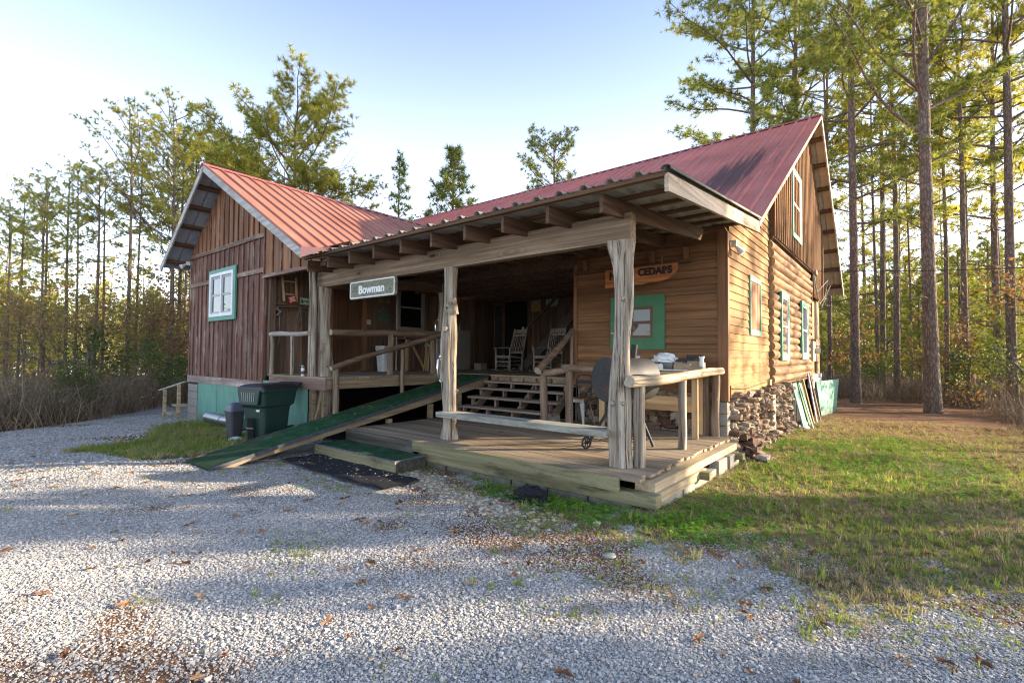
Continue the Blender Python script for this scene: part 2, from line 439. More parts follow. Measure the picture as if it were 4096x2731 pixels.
def roof_paint(name, red, axis_u, dirty=False):
    t = NT(name)
    co = t.coords()
    a = t.noise(co, .7, 5, .6); b = t.noise(t.coords((6,.6,.6) if axis_u == 'x' else (.6,6,.6)), 1.0, 5, .65)
    col = t.mix(1.0, red, t.ramp(a, [(.25,.72),(.75,1.2)]), 'MULTIPLY')
    col = t.mix(t.ramp(b, [(.48,0.0),(.75,.45)]), col, (.42,.25,.22))
    if dirty:   # soot streaks running down the slope near the gable end
        xyz = sep(t, co)
        x = xyz[0]
        s = t.noise(t.coords((9.0,.30,.30)), 1.0, 7, .75)
        near = t.math('MULTIPLY', t.math('ADD', x, 5.2, True), 1.0, True)       # 0 at x=-5.2 .. 1 at -4.2
        low = t.math('SUBTRACT', 1.0, t.math('MULTIPLY', t.math('SUBTRACT', xyz[2], 4.9), .55), True)
        # a diagonal band of soot which widens towards the eave
        dx = t.math('ABSOLUTE', t.math('ADD', x, t.math('SUBTRACT', 3.25, t.math('MULTIPLY', t.math('SUBTRACT', xyz[2], 5.0), .38))))
        d2 = t.math('SUBTRACT', 1.0, t.math('MULTIPLY', dx, .72), True)
        up = t.math('SUBTRACT', 1.0, t.math('MULTIPLY', t.math('SUBTRACT', xyz[2], 5.7), .42), True)
        f = t.math('MULTIPLY', t.math('MULTIPLY', d2, up), 1.0)
        f = t.math('ADD', f, t.math('MULTIPLY', t.math('SUBTRACT', s, .5), 2.6))
        f = t.math('MULTIPLY', t.ramp(f, [(.42,0.0),(.85,.82)]), t.ramp(d2, [(.0,0.0),(.12,1.0)]))
        col = t.mix(f, col, (.022,.018,.022))
    return t.done(t.bsdf(col, .5, t.bump(t.noise(co, 2.2, 2, .5), .08, .03), 0.0, .2))
M['roof_red'] = roof_paint('red_metal_wing', (.33,.135,.09), 'y')
M['roof_main'] = roof_paint('red_metal_main', (.48,.145,.115), 'x', True)
M['ridge_red'] = plain('ridge_red', (.30,.075,.075), .4, var=.15)
M['roof_under'] = plain('roof_underside', (.40,.39,.36), .5, .0, .4, .2, 4)
M['roof_under_tan'] = plain('gable_soffit', (.50,.44,.34), .5, 0, .4, .2, 4)
M['roof_under_grey'] = plain('wing_soffit', (.30,.33,.38), .45, 0, .4, .2, 4)
M['porch_tin'] = plain('porch_tin', (.23,.225,.20), .5, .3, .4, .3, 3)
M['tin_edge'] = plain('tin_edge', (.07,.07,.065), .6, .3, var=.2)
M['flash_tin'] = plain('rake_tin', (.17,.165,.13), .5, .5, var=.3, vscale=3)
M['copper_flash'] = plain('red_flashing', (.52,.19,.13), .35, .2, .5, .1, 5)

def stone_mat():
    t = NT('field_stone')
    isl = t.island()
    base = t.ramp(isl, [(0,(.10,.055,.035)),(.2,(.22,.16,.11)),(.45,(.30,.25,.19)),(.7,(.19,.11,.065)),(1,(.36,.32,.27))])
    n = t.noise(t.coords(), 14, 7, .7)
    col = t.mix(.8, base, t.ramp(n, [(.25,.45),(.75,1.5)]), 'MULTIPLY')
    return t.done(t.bsdf(col, .95, t.bump(n, .8, .03), 0, .2))
M['stone'] = stone_mat()
M['mortar'] = plain('stone_mortar', (.30,.27,.22), .95, var=.4, vscale=9, bump=.6)

def carpet():
    t = NT('green_turf_carpet')
    n = t.noise(t.coords(), 90, 4, .7); m = t.noise(t.coords(), 2.2, 5, .65); xyz = sep(t, t.coords())
    col = t.ramp(n, [(.3,(.008,.035,.016)),(.7,(.03,.115,.05))])
    col = t.mix(t.ramp(m, [(.42,0.0),(.7,.65)]), col, (.085,.105,.06))
    col = t.mix(1.0, col, t.ramp(t.noise(t.coords(), 7, 5, .7), [(.3,.6),(.7,1.5)]), 'MULTIPLY')
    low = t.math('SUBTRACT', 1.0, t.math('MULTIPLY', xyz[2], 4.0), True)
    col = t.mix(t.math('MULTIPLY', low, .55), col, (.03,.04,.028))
    return t.done(t.bsdf(col, .95, t.bump(n, .8, .02), 0, .1))
M['carpet'] = carpet()

# ------------------------------------------------------------------ cabin: key planes (metres)
XR, YF, YB, YW = -2.228, 8.275, 5.16, 4.90       # gable wall, clapboard front, beam line, wing front
XW0, XW1, XO, YBACK = -15.45, -10.97, -5.02, 12.6
ZU, ZD = 1.175, .35                               # upper porch floor, lower deck
zp = lambda y: 3.386 + (y-4.506)*.0965            # porch roof
zm = lambda y: 3.748 + (y-8.26)*.61 if y < 15.915 else 8.417-(y-15.915)*.767
PKX, PKZ = -13.06, 6.14
zw = lambda x: PKZ-(x-PKX)*.558 if x > PKX else PKZ-(PKX-x)*.727
def ground_z(x, y):
    z = -.025*max(0.0, -x-8) - .013*max(0.0, y-8)
    return z
def gz_np(x, y):
    z = -.025*np.maximum(0, -x-8) - .013*np.maximum(0, y-8)
    return z

cabin = empty('log_cabin', (-6.5, 8.3, 0), 'large rustic timber cabin with red metal roofs and open log porch on the gravel yard', 'cabin')

def roof_sheet(name, O, U, V, L, R, period, rib, mats, parent, base=.08, mid=False, label=None, thick=.006):
    O, U, V = Vector(O), Vector(U).normalized(), Vector(V).normalized()
    N = U.cross(V).normalized()
    if N.z < 0: N = -N
    prof = [(0, 0)]
    s = 0
    while s < L-.01:
        for a, h in ((.0,0),(base*.3,rib),(base*.7,rib),(base,0)) + (((period*.5,0),(period*.5+.012,rib*.25),(period*.5+.04,rib*.25),(period*.5+.052,0)) if mid else ()):
            if 0 < s+a < L: prof.append((s+a, h))
        s += period
    prof.append((L, 0))
    mb = MB(); n = len(prof)
    segs = 1
    vs = []
    for v in (0, R):
        for a, h in prof: vs.append(O+U*a+V*v+N*h)
    for v in (0, R):
        for a, h in prof: vs.append(O+U*a+V*v+N*(h-thick))
    fs = [(i, i+1, n+i+1, n+i) for i in range(n-1)]
    mb.add(vs, fs, 0)
    mb.add(vs, [(2*n+i, 3*n+i, 3*n+i+1, 2*n+i+1) for i in range(n-1)], 1)
    mb.add(vs, [(i, 2*n+i, 2*n+i+1, i+1) for i in range(n-1)] + [(n+i, n+i+1, 3*n+i+1, 3*n+i) for i in range(n-1)] + [(0,n,3*n,2*n),(n-1,3*n-1,4*n-1,2*n-1)], 2)
    return mb.build(name, mats, parent, label)

# ---- main roof
XL, XRK = -19.2, -1.714
fl = Vector((0, 1, .61)).normalized(); RUN = math.hypot(15.915-8.2, .61*(15.915-8.2))
main_roof = roof_sheet('roof', (XL, 8.2, zm(8.2)), (1,0,0), fl, XRK-XL, RUN, .33, .034, [M['roof_main'], M['roof_under_tan'], M['roof_main']], cabin, label='steep red ribbed metal roof with sooty streaks at its gable end')
bl = Vector((0, 1, -.767)).normalized(); RUNB = math.hypot(21.72-15.915, .767*(21.72-15.915))
back = roof_sheet('roof', (XL, 15.915, 8.417), (1,0,0), bl, XRK-XL, RUNB, .33, .034, [M['roof_main'], M['roof_under_tan'], M['roof_main']], cabin, label='rear slope of the red metal roof')
mb = MB()
mb.slab([(XL,15.75,8.35),(XRK+.01,15.75,8.35),(XRK+.01,15.915,8.452),(XL,15.915,8.452)], (0,0,.006))
mb.slab([(XL,15.915,8.452),(XRK+.01,15.915,8.452),(XRK+.01,16.08,8.325),(XL,16.08,8.325)], (0,0,.006))
mb.build('ridge_cap', M['ridge_red'], main_roof)
# barge boards of the gable
mb = MB()
mb.bar((XRK-.02, 8.22, zm(8.22)-.05), (XRK-.02, 15.9, zm(15.9)-.05), .03, .075)
mb.build('barge_board', M['rake_y'], cabin)
mb = MB()
mb.bar((XRK-.02, 15.9, zm(15.915)-.09), (XRK-.02, 21.7, zm(21.7)-.09), .035, .15)
mb.build('barge_board', M['rake_grey'], cabin)
# lookouts under the gable overhang
for k, y in enumerate(np.linspace(16.45, 21.3, 8)):
    mb = MB(); d = .05
    mb.obox(((XRK-.05+XR)/2, y, zm(y)-.055), ((XRK-.05-XR)/2,0,0), (0,.045,-.0345), (0,.03,.038))
    mb.build('lookout', M['purlin_x'], cabin)
for y in np.linspace(9.2, 15.3, 8):
    mb = MB()
    mb.obox(((XRK-.05+XR)/2, y, zm(y)-.055), ((XRK-.05-XR)/2,0,0), (0,.045,.0275), (0,-.022,.036))
    mb.build('lookout', M['purlin_x'], cabin)

# ---- clapboard front wall and side siding
def course_fronts(mb, x0, x1, y, z0, z1, step=.1385, splits=()):
    z = z0; k = 0
    while z < z1-.01:
        zt = min(z+step+.02, z1)
        cuts = [x0] + ([splits[k % len(splits)]] if splits and k % 3 == 1 else []) + [x1]
        for a, b in zip(cuts[:-1], cuts[1:]):
            a2 = a if a == x0 else a+.0015
            mb.prism([(y-.042, z), (y-.002, z), (y-.002, zt), (y-.008, zt)], 'x', a2, b)
        z += step; k += 1
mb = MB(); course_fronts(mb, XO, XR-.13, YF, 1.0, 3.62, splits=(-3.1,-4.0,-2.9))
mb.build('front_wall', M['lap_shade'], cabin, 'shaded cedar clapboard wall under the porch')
mb = MB(); mb.box(XO, XR-.02, YF, YF+.12, 1.0, 3.72); mb.build('wall_backing', M['lap_shade'], cabin)
mb = MB()
step = .1375; z = 1.04; YS = 11.4
while z < zm(YS)-.02:
    ya = YF+.03
    if z+step > zm(ya)-.02: ya = 8.26+(z+step+.02-3.748)/.61
    if ya < YS-.05:
        mb.prism([(XR+.030, z), (XR+.002, z), (XR+.002, z+step+.02), (XR+.009, z+step+.02)], 'y', ya, YS) if False else \
        mb.add([(XR+.030,ya,z),(XR+.002,ya,z),(XR+.002,ya,z+step+.02),(XR+.009,ya,z+step+.02),
                (XR+.030,YS,z),(XR+.002,YS,z),(XR+.002,YS,z+step+.02),(XR+.009,YS,z+step+.02)],
               [(0,1,2,3),(7,6,5,4),(0,4,5,1),(1,5,6,2),(2,6,7,3),(3,7,4,0)])
    z += step
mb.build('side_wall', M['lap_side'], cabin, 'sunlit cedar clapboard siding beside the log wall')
mb = MB()
mb.prism([(YF+.13,1.0),(19.4,1.0),(19.4,zm(19.4)-.03),(15.915,8.36),(YF+.13,zm(YF+.13)-.03)], 'x', XR-.14, XR-.02)
mb.build('gable_backing', M['lap_side'], cabin)
mb = MB(); mb.box(XR-.13, XR+.016, YF-.045, YF-.012, .9, 3.68)
mb.box(XR-.002, XR+.034, YF-.043, YF+.05, .9, 3.64)
mb.build('corner_board', M['corner_wood'], cabin)
mb = MB(); mb.box(XO-.06, XO+.02, YF-.05, YF-.032, 1.0, 3.4); mb.build('corner_board', M['corner_wood'], cabin)
# skirt board under the siding, bowed and rough
mb = MB(); mb.prism([(YF+.05,.955),(11.2,1.0),(11.2,1.15),(YF+.05,1.15)], 'x', XR+.031, XR+.052); mb.build('skirt_board', M['lap_side'], cabin)
mb = MB(); mb.box(XR+.05, XR+.10, 11.0, 11.14, .82, 1.16); mb.build('beam_end', M['lumber_z'], cabin)

# ---- log wall with window gaps
win = [(12.0, 12.9, 1.565, 3.08), (14.72, 15.75, 1.57, 3.10)]
mb = MB(); z = 1.14; k = 0
while z < 4.14:
    segs = [(11.36, 16.75)]
    for w0, w1, z0, z1 in win:
        if z0-.04 < z < z1-.02:
            segs = [s for a, b in segs for s in ((a, w0+.02), (w1-.02, b)) if s[1]-s[0] > .1]
    r = .102+.012*math.sin(k*2.3)
    for a, b in segs:
        a2 = a + (.05*math.sin(k*1.9) if a == 11.36 else 0)
        mb.log((XR+.02, a2, z), (XR+.02+.02*math.sin(k), b+(.12*math.sin(k*2.7) if b == 16.75 else 0), z+.012*math.sin(k*1.3)), r, r*.97, 12, max(3, int((b-a)*3)), .09, .03, k+7, .012)
    z += .178; k += 1
mb.build('log_wall', [M['log_y'], M['log_end']], cabin, 'wall of stacked brown logs')
mb = MB(); mb.box(XR-.02, XR+.03, 11.4, 16.7, 1.05, 4.12); mb.build('log_chinking', M['mortar'], cabin)

# ---- upper gable boards
mb = MB(); mbb = MB()
y = 11.42; k = 0
while y < 19.35:
    w = .235; y2 = min(y+w, 19.4)
    zb = 4.20 if y < 16.95 else 3.45
    poly = [(y+.004, zb), (y2-.004, zb), (y2-.004, zm(y2)-.03), (y+.004, zm(y)-.03)]
    if y < 15.915 < y2: poly = poly[:3] + [(15.915, 8.37)] + poly[3:]
    mb.prism(poly, 'x', XR+.09, XR+.115)
    mbb.prism([(y-.024, zb-.01), (y+.024, zb-.01), (y+.024, zm(y)-.05), (y-.024, zm(y)-.05)], 'x', XR+.117, XR+.145)
    y = y2
mb.build('gable_wall', M['gable_side'], cabin, 'board and batten gable above the logs')
mbb.build('gable_battens', M['gable_side'], cabin)
mb = MB(); mb.box(XR-.02, XR+.09, 11.40, 11.43, 4.1, zm(11.4)-.05); mb.box(XR-.02, XR+.088, 11.43, 19.3, 4.17, 4.195) ; mb.build('gable_shelf', M['rafter_y'], cabin)

# ---- window builders
def window_x(x, y0, y1, z0, z1, trim, frame, pane, tw=.1, name='window', units=1, proud=.04, label=None, rail=True):
    mb = MB()   # facing +x
    for a, b, c, d in ((y0,y1,z1-tw,z1),(y0,y1,z0,z0+tw),(y0,y0+tw,z0+tw,z1-tw),(y1-tw,y1,z0+tw,z1-tw)):
        mb.box(x, x+proud, a, b, c, d)
    w = mb.build(name, trim, cabin, label)
    iy0, iy1, iz0, iz1 = y0+tw, y1-tw, z0+tw, z1-tw
    mb = MB(); f = .045; zmid = (iz0+iz1)/2
    for a, b, c, d in ((iy0,iy1,iz1-f,iz1),(iy0,iy1,iz0,iz0+f),(iy0,iy0+f,iz0+f,iz1-f),(iy1-f,iy1,iz0+f,iz1-f)) + (((iy0+f,iy1-f,zmid-.025,zmid+.025),) if rail else ()):
        mb.box(x-.01, x+proud-.012, a, b, c, d)
    mb.build('sash', frame, w)
    mb = MB(); mb.box(x-.03, x-.005, iy0+.01, iy1-.01, iz0+.01, iz1-.01); mb.build('pane', pane, w)
    return w
def window_y(y, x0, x1, z0, z1, trim, frame, pane, tw=.1, units=1, proud=.04, label=None, inner=None, tws=None):
    # facing -y
    t0, t1, tb, tt = tws or (tw, tw, tw, tw)
    mb = MB()
    for a, b, c, d in ((x0,x1,z1-tt,z1),(x0,x1,z0,z0+tb),(x0,x0+t0,z0+tb,z1-tt),(x1-t1,x1,z0+tb,z1-tt)):
        mb.box(a, b, y-proud, y, c, d)
    w = mb.build('window', trim, cabin, label)
    X0, X1, Z0, Z1 = x0+t0, x1-t1, z0+tb, z1-tt
    if inner:
        mb = MB(); f = .075
        for a, b, c, d in ((X0,X1,Z1-f,Z1),(X0,X1,Z0,Z0+f),(X0,X0+f,Z0+f,Z1-f),(X1-f,X1,Z0+f,Z1-f)):
            mb.box(a, b, y-proud-.02, y, c, d)
        if units == 2: mb.box((X0+X1)/2-.03, (X0+X1)/2+.03, y-proud-.018, y, Z0+f, Z1-f)
        mb.build('frame', inner, w)
        X0 += f; X1 -= f; Z0 += f; Z1 -= f
    mids = [X0] + ([(X0+X1)/2] if units == 2 else []) + [X1]
    for a, b in zip(mids[:-1], mids[1:]):
        g = .03 if units == 2 else 0
        if a != X0: a += g
        if b != X1: b -= g
        zmid = (Z0+Z1)/2; f = .05
        mb = MB()
        for c, d, e, g2 in ((a,b,Z1-f,Z1),(a,b,Z0,Z0+f),(a,a+f,Z0+f,Z1-f),(b-f,b,Z0+f,Z1-f),(a+f,b-f,zmid-.025,zmid+.025)):
            mb.box(c, d, y-.03, y-.002, e, g2)
        mb.build('sash', frame, w)
        mb = MB(); mb.box(a+.01, b-.01, y-.018, y-.003, Z0+.01, Z1-.01); mb.build('pane', pane, w)
    return w

window_x(XR+.10, 12.0, 12.9, 1.55, 3.07, M['mint_trim'], M['white_frame'], M['glass'], .1, proud=.05, label='tall green trimmed window nearest the clapboards in the log wall')
window_x(XR+.10, 14.72, 15.78, 1.57, 3.12, M['mint_trim'], M['white_frame'], M['glass'], .12, proud=.05, label='green trimmed window farther along the log wall')
window_x(XR+.115, 13.42, 14.7, 4.56, 6.3, M['mint_trim'], M['white_frame'], M['glass'], .09, proud=.05, label='attic window in the board gable')
# boarded opening in the side siding
mb = MB(); y0,y1,z0,z1 = 9.64,10.5,2.02,3.12
for a,b,c,d in ((y0,y1,z1-.1,z1),(y0,y1,z0,z0+.1),(y1-.06,y1,z0+.1,z1-.1),(y0,y0+.03,z0+.1,z1-.1)): mb.box(XR+.02, XR+.05, a,b,c,d)
w = mb.build('window', M['mint_trim'], cabin, 'boarded up opening with green trim in the sunlit siding')
mb = MB()
for i in range(4):
    a = y0+.03+i*(y1-y0-.09)/4; mb.box(XR+.012, XR+.036+.003*(i%2), a+.004, a+(y1-y0-.09)/4-.004, z0+.1, z1-.1)
mb.build('shutter_boards', M['gable_boards'], w)
# front window in the clapboard wall under the porch (mostly behind the post)
window_y(YF-.026, -4.27, -3.235, 1.735, 2.70, M['green_trim'], M['brown_frame'], M['glass'], .2, proud=.03, tws=(.2,.21,.2,.2), label='window with broad green trim in the porch clapboard wall')

# ---- foundation stones and piers on the gable side
mb = MB(); rnd = random.Random(4)
y = 8.45
for layer in range(17):
    z = -.12+layer*.066
    y = 8.42+rnd.uniform(-.1,.05)
    while y < 13.0:
        l = rnd.uniform(.06,.24)*rnd.choice((.8,1,1.25))
        top = .98 if y > 9.3 or True else .8
        if z < top and not (8.4 < y < 9.2 and z > .62+.3*(y-8.4)) and not (10.98<y<11.32):
            out = rnd.uniform(-.07,.10) + (.10 if layer < 4 else 0)
            mb.rock((XR-.03+out, y+l/2, z+.04+rnd.uniform(-.012,.012)), (rnd.uniform(.12,.2), l*.6, rnd.uniform(.032,.062)), rnd.randint(0,9999))
        y += l
mb.build('stone_foundation', M['stone'], cabin)
mb = MB(); mb.box(XR-.3, XR-.03, 8.95, 13.0, -.2, .97); mb.build('foundation_core', M['mortar'], cabin)
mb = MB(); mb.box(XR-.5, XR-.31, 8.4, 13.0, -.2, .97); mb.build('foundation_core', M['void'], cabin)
mb = MB(); rnd = random.Random(9)
for layer in range(6):
    x = -4.95; z = .36+layer*.11
    while x < -2.55:
        l = rnd.uniform(.14,.34)
        mb.rock((x+l/2, YF+.02+rnd.uniform(-.04,.03), z+.05), (l*.52, .12, rnd.uniform(.05,.075)), rnd.randint(0,9999))
        x += l
mb.build('stone_foundation', M['stone'], cabin)
mb = MB(); mb.box(-5.0, -2.4, YF+.01, YF+.1, .2, .99); mb.build('foundation_mortar', M['mortar'], cabin)
def block_stack(x0, x1, y0, y1, z0, n, h, parent, mat):
    for i in range(n):
        m = MB(); e = .003*(i % 2)
        m.box(x0+e, x1+e, y0-e, y1+e, z0+i*h+.004, z0+(i+1)*h-.004)
        bev(m.build('pier_block', mat, parent), .008)
block_stack(-2.42, -2.215, YF-.05, YF+.14, .12, 4, .192, cabin, M['cinder'])
block_stack(-2.86, -2.55, YF-.02, YF+.14, .34, 3, .192, cabin, M['cinder'])
block_stack(XR+.0, XR+.14, 11.02, 11.3, -.1, 5, .19, cabin, M['cinder'])
# ------------------------------------------------------------------ left wing
mb = MB(); mbb = MB()
n = 16; w = (XW1-XW0)/n
zb0, zb1, zb2 = 1.01, 4.24, 3.46
for i in range(n):
    a, b = XW0+i*w, XW0+(i+1)*w
    mb.box(a+.002, b-.002, YW-.002, YW+.02, zb0, zb1)
    if i and not (-14.05 < a < -12.35):
        mbb.box(a-.022, a+.022, YW-.026, YW-.003, zb0+.01, zb2-.05); mbb.box(a-.022, a+.022, YW-.026, YW-.003, zb2+.05, zb1-.05)
    elif i:
        mbb.box(a-.022, a+.022, YW-.026, YW-.003, zb0+.01, 2.42); mbb.box(a-.022, a+.022, YW-.026, YW-.003, 3.73, zb1-.05)
mbb.box(XW0-.02, XW0+.05, YW-.028, YW+.03, zb0, zb1+.1); mbb.box(XW1-.06, XW1+.02, YW-.028, YW+.03, zb0, zb1+.62)
mb.build('wing_wall', M['board_brown'], cabin, 'dark brown board and batten wall of the side wing')
mbb.build('battens', M['batten_brown'], cabin)
mb = MB(); mbb = MB()
for i in range(n):
    a, b = XW0+i*w, XW0+(i+1)*w
    poly = [(a+.002, zb1), (b-.002, zb1), (b-.002, zw(b)-.05), (a+.002, zw(a)-.05)]
    if a < PKX < b: poly = poly[:3]+[(PKX, PKZ-.05)]+poly[3:]
    mb.prism(poly, 'y', YW-.022, YW+.005)
    if i: mbb.prism([(a-.022, zb1+.005), (a+.022, zb1+.005), (a+.022, zw(a+.022)-.06), (a-.022, zw(a-.022)-.06)], 'y', YW-.046, YW-.023)
# extension boards over the open porch end
mbb.build('battens', M['batten_brown'], cabin)
x = XW1+.02; k = 0
while x < -8.35:
    b = min(x+.39, -8.3)
    mb.prism([(x+.002, 3.34), (b-.002, 3.34), (b-.002, max(zw(b)-.05, 3.36)), (x+.002, zw(x)-.05)], 'y', YW-.018, YW+.01)
    mbb = MB(); mbb.prism([(x-.02, 3.335), (x+.02, 3.335), (x+.02, zw(x)-.06), (x-.02, zw(x)-.06)], 'y', YW-.044, YW-.019); mbb.build('batten', M['batten_brown'], cabin)
    x = b; k += 1
mb.build('wing_gable', M['gable_boards'], cabin, 'lighter brown boards in the wing gable')
mb = MB()
mb.box(XW0, XW1, YW-.05, YW-.027, zb1-.05, zb1+.05)
mb.box(XW0, -14.06, YW-.045, YW-.024, zb2-.055, zb2+.05); mb.box(-12.32, XW1, YW-.045, YW-.024, zb2-.055, zb2+.05)
mb.box(XW1-.02, -8.4, YW-.06, YW+.03, 3.27, 3.345)
mb.build('trim_board', M['trim_board'], cabin)
mb = MB(); mb.box(XW0-.02, XW1+.02, YW-.035, YW+.02, .83, 1.008); mb.build('sill_board', M['sill_paint'], cabin, 'sill board with flaking paint')
window_y(YW-.03, -13.99, -12.37, 2.43, 3.72, M['mint_trim'] if False else plain('teal_trim', (.11,.30,.235), .6), M['grey_frame'] if False else plain('sash_grey', (.36,.38,.42), .5), M['glass'], .1, units=2, label='double window in the wing wall with green trim', inner=M['white_frame'])
# solid walls of the wing
mb = MB(); mb.box(XW0+.01, XW0+.1, YW+.03, 12.5, .9, 4.3); mb.build('wing_side_wall', M['board_brown'], cabin)
mb = MB(); y = YW+.035; rnd = random.Random(2)
while y < YBACK:
    b = min(y+.21, YBACK)
    mb.box(XW1-.03, XW1, y+.003, b-.003, 1.0, 4.6); y = b
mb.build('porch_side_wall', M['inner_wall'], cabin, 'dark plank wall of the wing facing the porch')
mb = MB(); x = XW1
while x < XO:
    b = min(x+.24, XO); mb.box(x+.002, b-.002, YBACK, YBACK+.03, 1.0, 4.8); x = b
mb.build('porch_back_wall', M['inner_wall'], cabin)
mb = MB(); mb.box(XW1-.1, XO+.1, YBACK+.035, YBACK+.06, .9, 4.9); mb.box(XW1-.08, XW1-.04, YW+.05, YBACK+.03, .9, 4.6); mb.build('wall_backing', M['void'], cabin)  # near-black sheets added to block light through the plank gaps
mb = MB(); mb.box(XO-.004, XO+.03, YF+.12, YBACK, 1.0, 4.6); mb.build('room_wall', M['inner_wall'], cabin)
# skirting panels and pier under the wing
pan = [(-14.72, -13.45), (-13.45, -11.0), (-11.0, -9.06)]
for i, (a, b) in enumerate(pan):
    mb = MB(); mb.box(a+.006, b-.006, YW-.016+.004*i, YW+.01, -.25, .828 if b < -10.9 else 1.03)
    mb.build('skirting_panel', M['green_panel'], cabin)
block_stack(-15.4, -14.74, YW-.03, YW+.25, -.22, 5, .2, cabin, M['cinder'])
mb = MB(); mb.box(XW0+.05, -9.1, YW+.3, YW+.34, -.3, 1.0); mb.build('crawlspace_shade', M['void'], cabin)  # unlit crawlspace painted as a near-black sheet

# wing roof, both slopes
YE = 4.30
u = Vector((0,1,0)); vr = Vector((-1, 0, .558)).normalized(); xr = -8.2
Rr = math.hypot(xr-PKX, .558*(xr-PKX))
wing_roof = roof_sheet('roof', (xr, YE, zw(xr)), u, vr, 8.2, Rr, .33, .036, [M['roof_red'], M['roof_under_grey'], M['roof_red']], cabin, label='sunlit red metal roof slope of the wing')
vl = Vector((1, 0, .727)).normalized(); xl = -16.02
Rl = math.hypot(PKX-xl, .727*(PKX-xl))
roof_sheet('roof', (xl, YE, zw(xl)), u, vl, 8.2, Rl, .33, .036, [M['roof_red'], M['roof_under_grey'], M['roof_red']], cabin, label='far slope of the wing roof, seen as a grey soffit')
mb = MB()
mb.slab([(PKX, YE-.01, PKZ+.036), (PKX+.17, YE-.01, PKZ-.06), (PKX+.17, 12.2, PKZ-.06), (PKX, 12.2, PKZ+.036)], (0,0,.006))
mb.slab([(PKX-.16, YE-.01, PKZ-.08), (PKX, YE-.01, PKZ+.036), (PKX, 12.2, PKZ+.036), (PKX-.16, 12.2, PKZ-.08)], (0,0,.006))
mb.build('ridge_cap', M['ridge_red'], wing_roof)
mb = MB(); mb.bar((xr-.05, YE+.02, zw(xr-.05)-.09), (PKX, YE+.02, PKZ-.085), .035, .15, (0,0,1)); mb.build('barge_board', M['rake_grey'], cabin)
mb = MB(); mb.bar((xl+.02, YE+.02, zw(xl+.02)-.09), (PKX-.01, YE+.02, PKZ-.09), .035, .15, (0,0,1)); mb.build('barge_board', M['rake_grey'], cabin)
for x in (-13.55, -14.1, -14.65, -15.2, -15.75):
    mb = MB(); mb.obox((x, (YE+.04+YW)/2, zw(x)-.055), (.045,0,.0327), (0,(YW-YE-.04)/2,0), (-.022,0,.03)); mb.build('lookout', M['rafter_y'], cabin)
for x in (-12.4, -11.7, -11.0, -10.2, -9.4):
    mb = MB(); mb.obox((x, (YE+.04+YW)/2, zw(x)-.055), (.045,0,-.025), (0,(YW-YE-.04)/2,0), (.02,0,.036)); mb.build('lookout', M['rafter_y'], cabin)
# bent red flashing where the wing roof meets the porch roof
mb = MB()
mb.add([(-8.24,4.28,3.50),(-8.24,4.27,3.30),(-7.62,4.42,3.40),(-7.55,4.46,3.425),(-7.9,4.55,3.46),(-8.2,4.6,3.53)], [(0,1,2),(0,2,3,4,5)])
o = mb.build('flashing', M['copper_flash'], cabin, 'bent bright red flashing at the valley end')
sm = o.modifiers.new('Solid', 'SOLIDIFY'); sm.thickness = .006

# ------------------------------------------------------------------ porch roof
XPL = -8.6
vp = Vector((0, 1, .0965)).normalized()
roof_sheet('porch_roof', (XPL, 4.47, zp(4.47)), (1,0,0), vp, -1.73-XPL, (8.36-4.47)*1.0046, .31, .042, [M['porch_tin'], M['roof_under'], M['tin_edge']], cabin, base=.12, mid=True, label='low corrugated metal porch roof', thick=.010)
for i, y in enumerate(np.linspace(4.52, 8.1, 7)):
    mb = MB(); mb.box(-8.55, -1.76, y-.035, y+.035, zp(y)-.053, zp(y)-.013); mb.build('purlin', M['purlin_x'], cabin)
rx = [-8.6, -7.9, -7.24, -6.56, -5.88, -5.2, -4.54, -3.88, -3.2, -2.5]
for i, x in enumerate(rx):
    mb = MB(); h = .205; y1 = 8.22 if x < -2.6 else 7.95
    z = lambda y: zp(y)-.055
    mb.add([(x-.022,4.6,z(4.6)),(x+.022,4.6,z(4.6)),(x+.022,y1,z(y1)),(x-.022,y1,z(y1)),
            (x-.022,4.6,z(4.6)-h),(x+.022,4.6,z(4.6)-h),(x+.022,y1-.16,z(y1)-h-.01),(x-.022,y1-.16,z(y1)-h-.01)],
           [(0,1,2,3),(7,6,5,4),(4,5,1,0),(5,6,2,1),(6,7,3,2),(7,4,0,3)])
    mb.build('rafter', M['rafter_y'], cabin)
mb = MB(); mb.box(-9.14, -4.74, YB-.055, YB+.075, 2.93, 3.235); mb.build('beam', M['beam_x'], cabin)
mb = MB(); mb.box(-4.735, -2.40, YB-.062, YB+.075, 2.93, 3.245); mb.build('beam', M['beam_x'], cabin)
mb = MB()
z0, z1 = zp(4.49), zp(8.24)
mb.add([(-1.765,4.49,z0-.205),(-1.725,4.49,z0-.205),(-1.725,8.24,z1-.205),(-1.765,8.24,z1-.205),
        (-1.765,4.49,z0-.03),(-1.725,4.49,z0-.03),(-1.725,8.24,z1-.03),(-1.765,8.24,z1-.03)],
       [(3,2,1,0),(4,5,6,7),(0,1,5,4),(1,2,6,5),(2,3,7,6),(3,0,4,7)])
mb.build('barge_board', M['rake_y'], cabin, 'pale grained rake board on the porch roof end')
mb = MB(); pr = []
for k in range(9):
    th = -.5+k*(PI+.4)/8
    pr.append((math.cos(th)*.05, math.sin(th)*.034))
A = [(-1.735+a, 4.44, zp(4.44)+.005+b) for a, b in pr]; B = [(-1.735+a, 8.27, zp(8.27)+.005+b) for a, b in pr]
mb.add(A+B, [(i, i+1, len(A)+i+1, len(A)+i) for i in range(len(A)-1)], 0, True)
o = mb.build('rake_flashing', M['flash_tin'], cabin); o.modifiers.new('Solid','SOLIDIFY').thickness = .004
